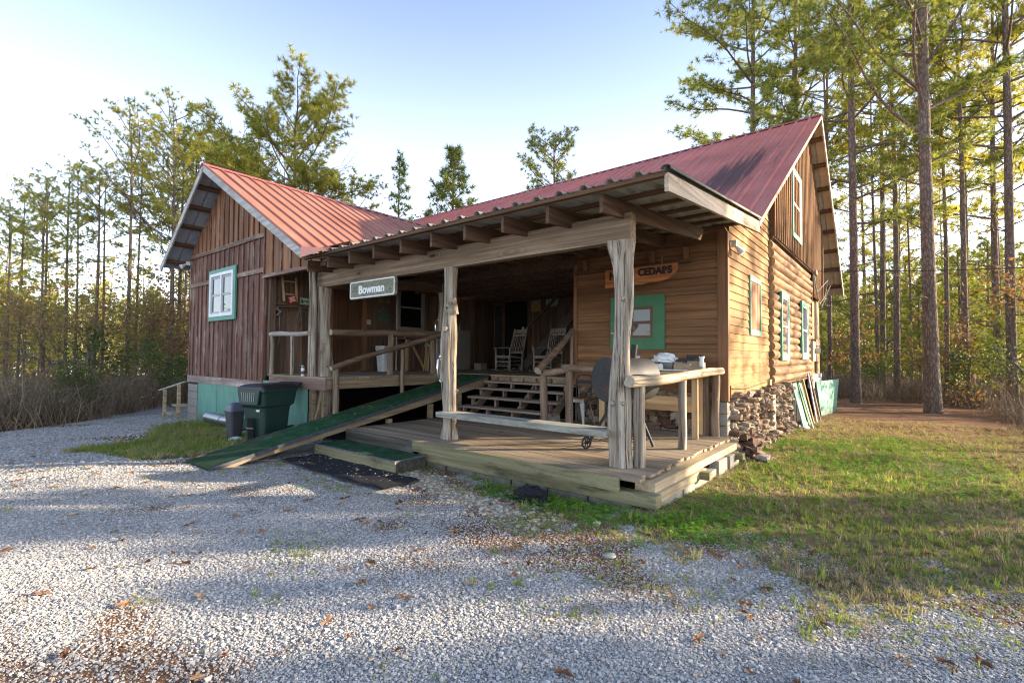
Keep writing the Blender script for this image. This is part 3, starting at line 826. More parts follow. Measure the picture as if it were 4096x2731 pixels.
# ledger with short blocks above the clapboards, and the porch ceiling joists deeper in
mb = MB(); mb.box(-5.0, -2.75, YF-.12, YF-.05, 3.20, 3.26); mb.build('ledger', M['purlin_x'], cabin)
for x in (-4.8, -4.1, -3.45, -2.85):
    mb = MB(); mb.box(x-.045, x+.045, YF-.11, YF-.04, 3.262, 3.46); mb.build('ledger_block', M['corner_wood'], cabin)
for i, y in enumerate(np.linspace(8.5, 12.3, 7)):
    mb = MB(); mb.box(XW1, XO, y-.03, y+.03, 3.36, 3.55); mb.build('joist', M['rafter_y'], cabin)
mb = MB(); mb.box(XW1, XO, 8.32, YBACK, 3.56, 3.59); mb.build('loft_floor', M['purlin_x'], cabin)
mb = MB(); mb.box(XW1, -8.0, 5.1, 8.3, 3.7, 3.72); mb.build('porch_ceiling', M['purlin_x'], cabin)
mb = MB(); mb.box(XW1, XO, 8.26, 8.34, 3.36, 3.62); mb.build('beam', M['rafter_y'], cabin)
mb = MB(); mb.bar((-8.72, 5.25, 3.06), (-8.60, 7.95, 3.2), .08, .2); mb.build('beam', M['rafter_y'], cabin)

# ------------------------------------------------------------------ upper porch floor
mb = MB(); y = 4.84
rnd = random.Random(3)
while y < YBACK:
    b = min(y+.14, YBACK)
    if y < 8.29: mb.box(-10.62 if y < 4.9 else XW1, -8.33+rnd.uniform(-.004,.006), y+.003, b-.003, ZU-.035, ZU)
    else: mb.box(XW1, XO+.0, y+.003, b-.003, ZU-.035, ZU)
    y = b
mb.build('porch_floor', M['deck_x'], cabin, 'raised plank floor of the dark porch')
mb = MB()
mb.box(-10.6, -8.36, 4.86, 4.9, .93, 1.138); mb.build('rim_joist', M['trim_board'], cabin)
mb = MB(); mb.box(-8.40, -8.36, 4.905, 8.2, .95, 1.138); mb.build('rim_joist', M['ramp_side'], cabin)
mb = MB(); mb.box(-7.3, XO, 8.30, 8.34, 1.0, 1.138); mb.build('rim_joist', M['ramp_side'], cabin)
mb = MB(); mb.box(-9.06, -8.9, 4.93, 5.0, -.05, .93); mb.box(-8.60,-8.52, 4.93, 5.0, -.05, .94); mb.bar((-8.93,4.96,-.02),(-8.55,4.96,.93),.06,.1,(0,1,0)); mb.build('floor_leg', M['ramp_side'], cabin)
mb = MB(); mb.box(-10.9, XO, 10.0, 10.05, -.2, 1.12); mb.box(-10.95, -10.9, YW+.05, 10.0, -.3, 1.12); mb.build('crawlspace_shade', M['void'], cabin)  # near-black sheets added so the space under the porch reads dark
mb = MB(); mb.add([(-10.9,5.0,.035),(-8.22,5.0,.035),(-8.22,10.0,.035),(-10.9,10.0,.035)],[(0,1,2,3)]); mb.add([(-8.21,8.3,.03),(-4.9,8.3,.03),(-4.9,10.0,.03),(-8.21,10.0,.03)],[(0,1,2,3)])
tag(mb.build('soil_shade', M['void']), kind='structure')  # near-black sheet painting shade onto the ground under the porch

# ------------------------------------------------------------------ log posts of the porch
def post(p, q, r0, r1, seed, knots, label, flare=None, lump=.15, flute=.24):
    mb = MB(); p, q = Vector(p), Vector(q)
    rnd = random.Random(seed); N = 26; pts = []; rad = []
    for i in range(N+1):
        t = i/N
        c = p.lerp(q, t) + Vector((math.sin(t*5+seed)*.022, math.cos(t*4+seed)*.015, 0))*math.sin(t*PI)
        r = r0+(r1-r0)*t + .012*math.sin(t*9+seed*2)
        if flare and t > .9: r += flare*(t-.9)/.1
        if t < .08: r += .015*(1-t/.08)
        pts.append(c); rad.append(r)
    mb.tube(pts, rad, 26, lump, flute, seed, 0, True, True, 1)
    for k in range(max(2, knots//2)):
        t = rnd.uniform(.1,.9); i = int(t*N); th = rnd.uniform(-2.6, .6)
        o = Vector((math.cos(th), math.sin(th), .25)); r = rad[i]; kr = rnd.uniform(.016,.03)
        mb.tube([pts[i]+o*r*.5, pts[i]+o*r*.95, pts[i]+o*(r+.03*rnd.random()+.01)], [kr*2.0, kr*1.3, kr*.7], 9, .2, .1, seed+k, 0, True, True, 1)
    return mb.build('porch_post', [M['cedar_grey_z'], M['log_cut']], cabin, label)
post((-2.545, 5.16, ZD), (-2.53, 5.16, 2.935), .118, .09, 3, 9, 'thick silver grey cedar post at the near deck corner', .05)
p2 = post((-5.36, 5.16, ZD), (-5.36, 5.16, 2.935), .112, .096, 8, 5, 'knotty cedar post with a big burl in the middle of the porch front')
mb = MB(); mb.tube([(-5.33,5.13,2.28),(-5.27,5.07,2.36),(-5.20,5.03,2.42)], [.115,.10,.062], 12, .25, .2, 5, 0, True, True, 1); mb.build('burl', [M['cedar_grey_z'], M['log_cut']], p2); mb = MB()
mb.tube([(-5.36,5.14,1.98),(-5.36,5.02,2.0)], [.06,.038], 10, .3, .1, 9, 0, True, True, 1); mb.build('burl', [M['cedar_grey_z'], M['log_cut']], p2); mb = MB()
mb.tube([(-5.42,5.12,1.35),(-5.44,5.08,1.4),(-5.4,5.05,1.2)], [.05,.06,.03], 10, .4, .2, 4, 0, True, True, 1)
mb.build('burl', [M['cedar_grey_z'], M['log_cut']], p2)
post((-8.93, 5.2, -.02), (-9.0, 5.2, 2.935), .14, .115, 12, 8, 'grey cedar post beside the rubbish bin at the ramp')
post((-8.66, 8.02, ZU), (-8.62, 8.0, 3.3), .085, .08, 15, 3, 'slim log post at the inner end of the porch rail')
mb = MB()
mb.log((-9.02, 4.98, ZU), (-9.05, 4.98, 3.28), .05, .045, 9, 10, .2, .2, 21, .03, 0, 1, 4)
mb.log((-9.13, 4.97, ZU), (-9.16, 4.97, 3.28), .035, .03, 8, 10, .15, .1, 22, .02, 0, 1, 2)
mb.build('porch_post', [M['cedar_grey_z'], M['log_cut']], cabin, 'pair of thin weathered poles beside the grey post')
mb = MB(); mb.tube([(-10.2,7.9,1.2),(-10.2,7.9,3.55)], .022, 8); mb.build('support_pole', M['grey_frame'], cabin)

# porch door and window in the dark side wall
mb = MB()
mb.box(XW1+.002, XW1+.04, 6.53, 7.36, 1.22, 3.22)
door = mb.build('door', M['door_wood'], cabin, 'brown panelled porch door')
for a, b, c, d in ((6.62,6.92,1.36,2.0),(6.97,7.27,1.36,2.0),(6.62,6.92,2.12,3.1),(6.97,7.27,2.12,3.1)):
    mb = MB(); mb.box(XW1+.041, XW1+.052, a, b, c, d); bev(mb.build('door_panel', M['door_wood'], door), .008)
mb = MB()
for a,b,c,d in ((6.43,6.53,1.2,3.32),(7.36,7.48,1.2,3.32),(6.53,7.36,3.22,3.32)): mb.box(XW1+.004, XW1+.06, a,b,c,d)
mb.build('door_frame', M['corner_wood'], door)
window_x(XW1+.01, 8.5, 9.45, 2.3, 3.6, M['grey_frame'], M['grey_frame'], M['glass_dark'], .05, proud=.04, label='dark screened window in the porch side wall')
mb = MB(); mb.box(-10.45, -9.5, YBACK-.02, YBACK-.004, 1.18, 3.45); mb.build('doorway', M['void'], cabin, 'near-black panel standing in for the dark of a doorway in the porch back wall')  # no real opening, the darkness inside is put into the colour
mb = MB()
for a,b,c,d in ((-10.55,-10.45,1.18,3.55),(-9.5,-9.36,1.18,3.55),(-10.45,-9.5,3.45,3.55)): mb.box(a,b,YBACK-.04,YBACK-.005,c,d)
mb.build('door_frame', M['rafter_y'], cabin)
mb = MB(); mb.box(-11.2+.3, -10.6, YBACK-.03, YBACK-.006, 1.18, 3.3); mb.build('door', plain('grey_door', (.03,.034,.034), .6), cabin, 'dim grey door in the porch back wall')
mb = MB(); mb.box(XW1+.01, XW1+.05, 5.0, 6.1, 2.6, 2.69); mb.box(XW1, XW1+.14, 4.96, 5.08, 1.18, 3.3); mb.build('wall_rail', M['inner_wall'], cabin)

# back porch corner: post and deck edge seen past the gable
mb = MB(); mb.log((XR-.05, 18.35, 1.15), (XR-.05, 18.4, 3.48), .12, .11, 12, 8, .06, .05, 31, .03, 0, 1, 2)
mb.build('porch_post', [M['cedar_grey_z'], M['log_cut']], cabin, 'rear porch post beyond the log wall')
mb = MB(); mb.box(XR-2.5, XR+.05, 17.2, 19.3, .98, 1.1); mb.box(XR-.05, XR+.1, 17.0, 18.9, .7, .975); mb.build('rear_deck', M['rake_grey'], cabin)
mb = MB(); mb.box(XR-.03, XR+.09, 17.75, 18.75, 2.0, 2.2); mb.build('rear_rail', M['trim_board'], cabin)
mb = MB(); mb.box(XR-1.5, XR-.1, 12.9, 19.2, -.3, .99); mb.build('crawlspace_shade', M['void'], cabin)  # near-black box painting the unlit space behind the leaning boards
mb = MB(); mb.box(XR-.3, XR-.1, 17.0, 19.3, 3.3, 3.5); mb.build('beam', M['rafter_y'], cabin)

# ------------------------------------------------------------------ lower deck
deck = empty('wooden_deck', (-4.7, 6.5, 0), 'low grey plank deck in front of the porch, on timbers and concrete blocks', 'deck')
mb = MB(); y = 4.70; rnd = random.Random(6)
while y < 8.26:
    b = min(y+.142, 8.262)
    xe = -2.13+rnd.uniform(-.03,.03); xm = rnd.choice((-4.6,-5.3,-3.9))
    mb.box(-7.36, xm-.002, y+.003, b-.003, ZD-.034, ZD+rnd.uniform(-.002,.002)); mb.box(xm+.002, xe, y+.003, b-.003, ZD-.034, ZD+rnd.uniform(-.002,.002))
    y = b
mb.build('deck_planks', M['deck_x'], deck)
mb = MB(); mb.box(-5.62, -2.33, 4.655, 4.698, .205, ZD-.002); mb.build('fascia', M['fascia_green'], deck, 'mossy green fascia board')
mb = MB(); mb.box(-7.34, -5.625, 4.66, 4.699, .13, ZD-.003); mb.build('fascia', M['dark_timber'], deck, 'blackened fascia board')
mb = MB(); mb.box(-5.55, -1.95, 4.72, 4.86, .075, .204); mb.build('timber', M['fascia_green'], deck)
mb = MB(); mb.box(-2.24, -2.02, 4.865, 8.0, .20, .295); mb.build('timber', M['timber_y'], deck, 'pale side timber')
mb = MB(); mb.box(-2.26, -2.2, 4.9, 8.2, .296, .314); mb.build('rim_joist', M['timber_y'], deck)
mb = MB(); mb.box(-2.25, -1.98, 4.862, 6.4, .10, .198); mb.build('timber', M['timber_y'], deck)
for y in (6.2, 7.75):
    mb = MB(); mb.box(-2.5, -1.86, y-.06, y+.06, .10+.003, .197); bev(mb.build('cross_block', M['fascia_green'], deck))
mb = MB(); mb.box(-7.3, -2.3, 4.9, 8.2, -.1, .2); mb.build('under_deck_shade', M['void'], deck)  # near-black box standing in for the shade below the planks
# concrete blocks that carry the deck: things of their own
def block_thing(x0, x1, y0, y1, z0, z1, label, group, mat, rz=0.0):
    c = Vector(((x0+x1)/2, (y0+y1)/2, z0)); mb = MB()
    mb.box(x0-c.x, x1-c.x, y0-c.y, y1-c.y, 0, z1-z0)
    o = mb.build('concrete_block', mat); o.location = c; o.rotation_euler = (0,0,rz)
    bev(o, .008); return tag(o, label, 'block', group)
fx = [-5.5, -4.95, -4.4, -3.8, -3.25, -2.72]
for i, (a, b) in enumerate(zip(fx, fx[1:]+[-2.2])):
    block_thing(a+.01, b-.01, 4.70+.012*(i%2), 4.9, -.14, .072, 'dark mossy concrete block in the row under the deck front', 'mossy blocks under the deck front', M['cinder_dark'], .01*((i%3)-1))
labs = ['pale concrete block under the side timber, nearest the deck corner', 'pale concrete block second from the deck corner under the side timber', 'pale concrete block leaning on edge below the deck side', 'upper pale concrete block of the pair at the rear end of the deck side', 'lower pale concrete block of the pair at the rear end of the deck side']
bs = [(-2.2,-2.0,5.0,5.62,-.08,.098),(-2.2,-2.0,5.66,6.9,-.08,.098),(-2.12,-1.98,6.95,7.35,-.12,.19),(-2.2,-1.96,7.42,7.9,.03,.19),(-2.2,-1.96,7.42,7.9,-.15,.027)]
for l, b in zip(labs, bs): block_thing(*b, l, 'pale blocks under the deck side', M['cinder'])

# ------------------------------------------------------------------ stairs
st = empty('porch_stairs', (-6.2, 7.8, ZD), 'open wooden stairs of four worn treads rising from the deck to the porch', 'stairs')
T = [(7.28,.565),(7.54,.745),(7.80,.915),(8.06,1.05)]
for i, (y, z) in enumerate(T):
    mb = MB(); mb.box(-7.31+.01*(i%2), -4.97-.03*(i%3), y, y+.29, z-.045, z); bev(mb.build('tread', M['tread_x'], st), .005)
    zb = ZD if i == 0 else T[i-1][1]
    for x in (-7.2, -6.55, -5.9, -5.2):
        if z-.047-zb < .05: continue
        mb = MB(); mb.box(x-.02, x+.02, y+.04, y+.14, zb+.001, z-.046); mb.build('riser_block', M['trim_board'], st)
for x in (-7.15, -6.0, -5.15):
    mb = MB(); mb.bar((x, 7.5, .35), (x, 8.3, 1.0), .04, .16); mb.build('stringer', M['ramp_side'], st)
for x in np.linspace(-7.1,-5.3,6):
    mb = MB(); mb.box(x-.02, x+.02, 8.25, 8.29, 1.052, 1.138); mb.build('riser_block', M['trim_board'], st)
block_thing(-5.15, -4.97, 7.45, 7.6, ZD, .52, 'grey concrete block standing at the right foot of the porch stairs', None, M['cinder'])

# ------------------------------------------------------------------ ramp, step, mat
ramp = empty('access_ramp', (-7.8, 5.5, 0), 'long sloping ramp covered in green turf carpet from gravel to porch', 'ramp')
zr = lambda y: .035+(y-2.6)*(1.165-.035)/(8.32-2.6)
mb = MB()
ys = np.linspace(2.6, 8.32, 14)
for a, b in zip(ys[:-1], ys[1:]):
    mb.add([(-8.2,a,zr(a)),(-7.37,a,zr(a)),(-7.37,b,zr(b)),(-8.2,b,zr(b))], [(0,1,2,3)])
mb.add([(-8.2,2.6,.036),(-7.37,2.6,.036),(-7.37,2.59,-.01),(-8.2,2.59,-.01)], [(3,2,1,0)])
mb.build('carpet', M['carpet'], ramp)
mb = MB(); mb.bar((-7.355, 2.6, zr(2.6)-.012), (-7.355, 8.3, zr(8.3)-.012), .025, .05); mb.build('edge_strip', plain('worn_rubber_edge', (.05,.055,.065), .6, var=.5, vscale=12), ramp)
mb = MB(); mb.bar((-8.212, 2.6, zr(2.6)-.012), (-8.212, 8.3, zr(8.3)-.012), .02, .045); mb.build('edge_strip', M['dark_timber'], ramp)
mb = MB()
for x in (-7.40, -8.17):
    mb.add([(x-.02,2.75,-.02),(x+.02,2.75,-.02),(x+.02,8.3,zr(8.3)-.21),(x-.02,8.3,zr(8.3)-.21),(x-.02,2.75,zr(2.75)-.03),(x+.02,2.75,zr(2.75)-.03),(x+.02,8.3,zr(8.3)-.03),(x-.02,8.3,zr(8.3)-.03)],
           [(3,2,1,0),(4,5,6,7),(0,1,5,4),(1,2,6,5),(2,3,7,6),(3,0,4,7)])
mb.build('stringer', M['ramp_side'], ramp)
for y in (5.6, 6.6, 7.4):
    mb = MB(); mb.box(-7.46, -7.385, y-.05, y+.05, ZD if y > 4.7 else 0, zr(y)-.2); mb.build('leg', M['ramp_side'], ramp)
step = empty('carpeted_step', (-6.3, 4.4, 0), 'low wooden step topped with green turf carpet beside the ramp foot', 'step')
mb = MB(); mb.box(-7.34, -5.31, 4.13, 4.64, -.02, .165); mb.build('box', M['dark_timber'], step)
mb = MB(); mb.box(-7.345, -5.305, 4.11, 4.128, .03, .17); mb.build('front_board', M['fascia_green'], step)
mb = MB(); mb.box(-7.34, -5.33, 4.13, 4.63, .1655, .185); mb.build('carpet', M['carpet'], step)
mb = MB(); mb.box(-7.35, -5.30, 4.10, 4.126, .1705, .19); mb.box(-5.328, -5.30, 4.127, 4.64, .1702, .189); mb.build('edge_strip', plain('worn_edge', (.10,.105,.12), .55, var=.6, vscale=20), step)
mb = MB(); rnd = random.Random(8)
N, K = 26, 6; vs = []
for i in range(N+1):
    for k in range(K+1):
        x = -7.25+i*(2.5/N); y = 3.48+k*.1+.02*math.sin(i*.6)+.03*(1-i/N)
        vs.append((x, y, .036+.008*math.sin(i*1.1+k)+.012*max(0, math.sin(k*1.5+.4))))
mb.add(vs, [(i*(K+1)+k, (i+1)*(K+1)+k, (i+1)*(K+1)+k+1, i*(K+1)+k+1) for i in range(N) for k in range(K)], 0, True)
t = NT('black_rubber_mat'); nn = t.noise(t.coords(), 4, 6, .7)
M['matblk'] = t.done(t.bsdf(t.mix(t.ramp(nn,[(.66,0.0),(.82,.4)]), (.014,.015,.02), (.16,.15,.13)), .75, None, 0, .3))
tag(mb.build('ground_mat', M['matblk']), 'black rubber mat lying on the gravel in front of the carpeted step', 'mat')
# ------------------------------------------------------------------ text helper
def text_mesh(body, size, width=None, bold=0.0, depth=.006):
    cu = bpy.data.curves.new('lettering', 'FONT'); cu.body = body; cu.size = size; cu.offset = bold; cu.extrude = depth
    cu.align_x = 'CENTER'; cu.align_y = 'CENTER'
    o = bpy.data.objects.new('tmp_text', cu); COL.objects.link(o)
    dg = bpy.context.evaluated_depsgraph_get(); dg.update()
    me = bpy.data.meshes.new_from_object(o.evaluated_get(dg))
    bpy.data.objects.remove(o); bpy.data.curves.remove(cu)
    co = np.empty(len(me.vertices)*3, np.float32); me.vertices.foreach_get('co', co); co = co.reshape(-1,3)
    mn, mx = co.min(0), co.max(0)
    co -= (mn+mx)/2
    if width: co[:,0] *= width/(mx[0]-mn[0])
    me.vertices.foreach_set('co', co.ravel()); me.update()
    return me
def put_text(name, body, size, mat, parent, origin, right, up, width=None, bold=0.0, depth=.004):
    me = text_mesh(body, size, width, bold, depth)
    R_, U_ = Vector(right).normalized(), Vector(up).normalized(); N_ = R_.cross(U_)
    mt = Matrix((( *[R_[i] for i in range(1)], U_[0], N_[0], origin[0]),(R_[1],U_[1],N_[1],origin[1]),(R_[2],U_[2],N_[2],origin[2]),(0,0,0,1)))
    me.transform(mt); me.materials.clear(); me.materials.append(mat)
    return link(name, me, parent)

# ------------------------------------------------------------------ log railings
def rail(name, loc, label, cat='railing'):
    return empty(name, loc, label, cat)
r = rail('deck_railing', (-2.35, 6.7, ZD), 'log railing along the right edge of the deck, pale sunlit top log')
mb = MB(); mb.log((-2.36, 4.98, 1.325), (-2.28, 8.16, 1.385), .064, .056, 14, 16, .12, .06, 41, .03, 0, 1, 5, .6); mb.build('top_log', [M['cedar_light_y'], M['log_cut']], r)
for i, (x, y, rr, zt) in enumerate([(-2.37, 5.26, .066, 1.27), (-2.38, 6.66, .058, 1.29), (-2.36, 8.1, .066, 1.33), (-2.53, 8.17, .06, 1.3)]):
    mb = MB(); mb.log((x, y, ZD), (x+.01, y, zt), rr, rr*.9, 12, 10, .12, .12, 43+i, .02, 0, 1, 2); mb.build('rail_post', [M['cedar_grey_z'] if i < 2 else M['cedar_brown_z'], M['log_cut']], r)
r = rail('platform_railing', (-8.55, 6.5, ZU), 'dark log railing along the inner side of the raised porch')
mb = MB(); mb.log((-8.78, 5.2, 2.04), (-8.55, 7.95, 2.10), .065, .072, 12, 14, .12, .06, 51, .02, 0, 1, 6); mb.build('top_log', [M['cedar_brown_y'], M['log_cut']], r)
for i, (x, y) in enumerate([(-8.55, 6.48), (-8.6, 7.72)]):
    mb = MB(); mb.log((x, y, ZU), (x, y, 2.05), .07, .062, 12, 10, .16, .12, 53+i, .02, 0, 1, 4); mb.build('rail_post', [M['cedar_brown_z'], M['log_cut']], r)
r = rail('ramp_handrail', (-8.25, 6.2, .8), 'sloping log handrail beside the green ramp')
mb = MB(); mb.log((-8.24, 4.9, 1.345), (-8.30, 7.75, 2.09), .045, .06, 12, 14, .12, .06, 61, .035, 0, 1, 5); mb.build('top_log', [M['cedar_brown_y'], M['log_cut']], r)
for i, (y, z0, z1, rr) in enumerate([(5.02, .45, 1.33, .062), (6.56, .80, 1.72, .045)]):
    mb = MB(); mb.log((-8.26, y, z0), (-8.26, y, z1), rr, rr*.85, 12, 10, .12, .12, 63+i, .02, 0, 1, 3); mb.build('rail_post', [M['cedar_brown_z'], M['log_cut']], r)
r = rail('front_railing', (-9.8, 4.9, ZU), 'short pale log railing in front of the alcove left of the grey post')
mb = MB(); mb.log((-10.68, 4.92, 2.03), (-9.1, 4.93, 2.02), .05, .045, 11, 10, .12, .08, 71, .02, 0, 1, 4)
mb.build('top_log', [wood('grey_rail_x', (.13,.115,.10), (.27,.24,.21), (.42,.39,.35), 'x', 18, .8, .2, .85, .6), M['log_cut']], r)
for i, x in enumerate((-10.62, -9.74)):
    mb = MB(); mb.log((x, 4.92, ZU), (x, 4.92, 2.0), .042, .038, 10, 9, .14, .1, 73+i, .02, 0, 1, 3); mb.build('rail_post', [M['cedar_grey_z'], M['log_cut']], r)
r = rail('stair_railing', (-5.1, 7.2, ZD), 'brown log handrail climbing beside the porch stairs')
mb = MB(); mb.log((-5.00, 6.92, 1.34), (-5.10, 8.22, 2.11), .07, .055, 12, 12, .08, .04, 81, .02, 0, 1, 3); mb.build('top_log', [M['cedar_brown_y'], M['log_cut']], r)
mb = MB(); mb.log((-4.93, 7.0, 1.30), (-4.55, 7.28, 1.37), .065, .055, 11, 6, .12, .06, 82, .02, 0, 1, 1); mb.build('top_log', [M['cedar_brown_x'], M['log_cut']], r)
mb = MB(); mb.log((-4.68, 7.25, 1.40), (-3.5, 7.3, 1.37), .068, .06, 12, 9, .10, .05, 83, .02, 0, 1, 3); mb.build('top_log', [M['cedar_brown_x'], M['log_cut']], r)
for i, (x, y, zt) in enumerate([(-4.94, 7.02, 1.31), (-4.58, 7.28, 1.34)]):
    mb = MB(); mb.log((x, y, ZD), (x, y, zt), .072, .062, 12, 10, .12, .08, 85+i, .02, 0, 1, 3); mb.build('rail_post', [M['cedar_brown_z'], M['log_cut']], r)
mb = MB(); mb.log((-5.1, 8.2, ZU), (-5.1, 8.2, 2.06), .04, .035, 9, 8, .12, .08, 88, .02, 0, 1, 2); mb.build('rail_post', [M['cedar_brown_z'], M['log_cut']], r)

# plank bench nailed between the posts
mb = MB(); mb.box(-5.43, -2.63, 4.93, 5.225, .69, .768)
for v in range(len(mb.v)): pass
b = bev(mb.build('plank_bench', M['bench_white']), .012); tag(b, 'thick plank bench with peeling whitish paint spanning the two front posts', 'bench')
# grab bars
def grab(name, x, y, z0, z1, label):
    mb = MB(); pts = [(x,y+.05,z0),(x,y-.005,z0+.005),(x-.01,y-.045,z0+.04),(x-.01,y-.05,(z0+z1)/2),(x-.01,y-.045,z1-.04),(x,y-.005,z1-.005),(x,y+.05,z1)]
    mb.tube(pts, .016, 10); o = mb.build(name, M['chrome']); tag(o, label, 'handle')
    for z in (z0, z1):
        m = MB(); m.tube([(x,y+.035,z),(x,y+.012,z)], .04, 16); m.build('flange', M['chrome'], o)
grab('grab_bar', -5.47, 5.06, 1.235, 1.57, 'shiny curved grab bar on the middle porch post')
grab('grab_bar', -8.69, 7.92, 2.13, 2.46, 'slim grab bar on the log post deep in the porch')

# ------------------------------------------------------------------ signs
s = empty('name_board', (-7.2, 5.05, 2.75), 'grey green wooden name board reading Bowman, with rounded white border', 'sign')
def rrect(cx, cz, w, h, r, n=6):
    P = []
    for (sx, sz, a0) in ((1,1,0),(-1,1,90),(-1,-1,180),(1,-1,270)):
        for k in range(n+1):
            a = math.radians(a0+90*k/n); P.append((cx+sx*(w/2-r)+r*math.cos(a), cz+sz*(h/2-r)+r*math.sin(a)))
    return P
t = NT('sign_board'); co = t.coords((2.2,1,7)); nn = t.noise(co, 1.5, 3, .5, 1.2)
wv = t.math('SINE', t.math('MULTIPLY', nn, 55.0)); 
M['sign'] = t.done(t.bsdf(t.ramp(t.math('ADD', t.math('MULTIPLY', wv, .5), .5), [(.0,(.085,.09,.06)),(.35,(.20,.205,.15)),(1,(.25,.255,.195))]), .75, t.bump(wv, .25, .01), 0, .3))
mb = MB(); mb.prism(rrect(-7.2, 2.757, 1.32, .325, .05), 'y', 5.02, 5.065); mb.build('board', M['sign'], s)
mb = MB(); a = rrect(-7.2, 2.757, 1.29, .295, .045); b = rrect(-7.2, 2.757, 1.25, .258, .03); n = len(a)
mb.add([(p[0],5.016,p[1]) for p in a]+[(p[0],5.016,p[1]) for p in b]+[(p[0],5.0225,p[1]) for p in a]+[(p[0],5.0225,p[1]) for p in b],
       [(i,(i+1)%n,n+(i+1)%n,n+i) for i in range(n)]+[(2*n+i,3*n+i,3*n+(i+1)%n,2*n+(i+1)%n) for i in range(n)]+[(i,2*n+i,2*n+(i+1)%n,(i+1)%n) for i in range(n)]+[(n+i,n+(i+1)%n,3*n+(i+1)%n,3*n+i) for i in range(n)])
mb.build('border', M['white_frame'], s)
put_text('lettering', 'Bowman', .2, M['white_frame'], s, (-7.2, 5.016, 2.752), (1,0,0), (0,0,1), .74, .006)
s = empty('hanging_sign', (-3.54, 7.9, 3.0), 'live edge orange wooden sign with black painted letters CEDARS under the porch roof', 'sign')
slabw = wood('sign_slab', (.16,.055,.018), (.30,.115,.04), (.40,.18,.07), 'x', 14, 1.2, .1, .55)
mb = MB(); mb.prism([(-4.20,2.83),(-3.95,2.845),(-3.75,2.86),(-3.5,2.84),(-3.38,2.87),(-3.2,2.865),(-3.05,2.90),(-2.93,2.98),(-2.895,3.05),(-2.895,3.155),(-3.4,3.15),(-4.20,3.15)], 'y', 7.88, 7.92); mb.build('slab', slabw, s)
put_text('lettering', 'N', .17, M['black_matte'], s, (-4.05, 7.8775, 3.04), (1,0,0), (0,0,1), None, .009)
put_text('lettering', 'CEDARS', .165, M['black_matte'], s, (-3.27, 7.8775, 3.055), (1,0,0), (0,0,1), .60, .009)
for x in (-3.15, -4.0):
    mb = MB()
    for k in range(5):
        z = 3.165+k*.028; c = [(x+.010*math.cos(a)*(k%2), 7.9+.010*math.cos(a)*((k+1)%2), z+.017*math.sin(a)) for a in np.linspace(0,2*PI,9)]
        mb.tube(c, .003, 5, cap=False)
    mb.build('chain', M['steel'], s)

# ------------------------------------------------------------------ barrel grill
g = empty('barrel_grill', (-3.05, 6.3, ZD), 'black barrel charcoal grill with chimney and wheels behind the near post', 'grill', None, 0)
ax = Vector((-.36, -.93, 0)).normalized(); sdv = Vector((ax.y, -ax.x, 0)); GC = Vector((-3.03, 6.30, 1.29)); GR = .295; GL = .36
def gp(a, s_, z): return GC + ax*a + sdv*s_ + Vector((0,0,z))
mb = MB()
N = 40; prof = [(-GL-.045, .12), (-GL-.03, GR*.75), (-GL, GR), (0, GR), (GL-.01, GR)]
vs = []; fs = []
for a, r_ in prof:
    for k in range(N):
        th = 2*PI*k/N; vs.append(gp(a, r_*math.cos(th), r_*math.sin(th)))
for i in range(len(prof)-1):
    for k in range(N):
        j = (k+1)%N; fs.append((i*N+k, i*N+j, (i+1)*N+j, (i+1)*N+k))
mb.add(vs, fs, 0, True); mb.add([vs[k] for k in range(N)], [tuple(range(N))], 0)
mb.build('barrel', M['black_metal'], g)
mb = MB(); mb.tube([gp(GL-.012,0,0), gp(GL+.012,0,0)], GR+.008, 40)
for k in range(3):
    for s0, s1 in ((-.16,-.01),(.03,.2)):
        z = .09+k*.055; lim = math.sqrt(max(0,.27**2-z*z))
        mb.bar(gp(GL+.014, max(s0,-lim), z), gp(GL+.014, min(s1,lim), z), .012, .022, ax)
mb.build('end_plate', M['black_metal'], g)
mb = MB(); mb.tube([gp(GL+.012,-.02,-.15), gp(GL+.02,-.02,-.15)], .11, 28); vent = mb.build('vent_disc', M['black_metal'], g)
mb = MB()
for k in range(4):
    a = k*PI/2+.4
    mb.slab([gp(GL+.021,-.02,-.15), gp(GL+.021,-.02+.07*math.cos(a-.25),-.15+.07*math.sin(a-.25)), gp(GL+.021,-.02+.07*math.cos(a+.25),-.15+.07*math.sin(a+.25))], ax*.002)
mb.build('vent_slots', plain('rust', (.14,.055,.03), .9, var=.5, vscale=30), vent)
mb = MB()
ang = [2*PI*k/24 for k in range(25)]
for z0 in (0.0,): mb.bar(gp(-GL, GR+.006, 0), gp(GL, GR+.006, 0), .02, .012); mb.bar(gp(-GL, -GR-.006, 0), gp(GL, -GR-.006, 0), .02, .012)
mb.tube([gp(-.25,-GR-.03,.06), gp(-.25,-GR-.07,.07), gp(.2,-GR-.07,.07), gp(.2,-GR-.03,.06)], .011, 8)
mb.build('lid_seam', M['black_metal'], g)
mb = MB(); mb.tube([gp(-.16,.03,GR-.02), gp(-.16,.0,GR+.19)], .042, 18); c = mb.build('chimney', M['black_matte'], g)
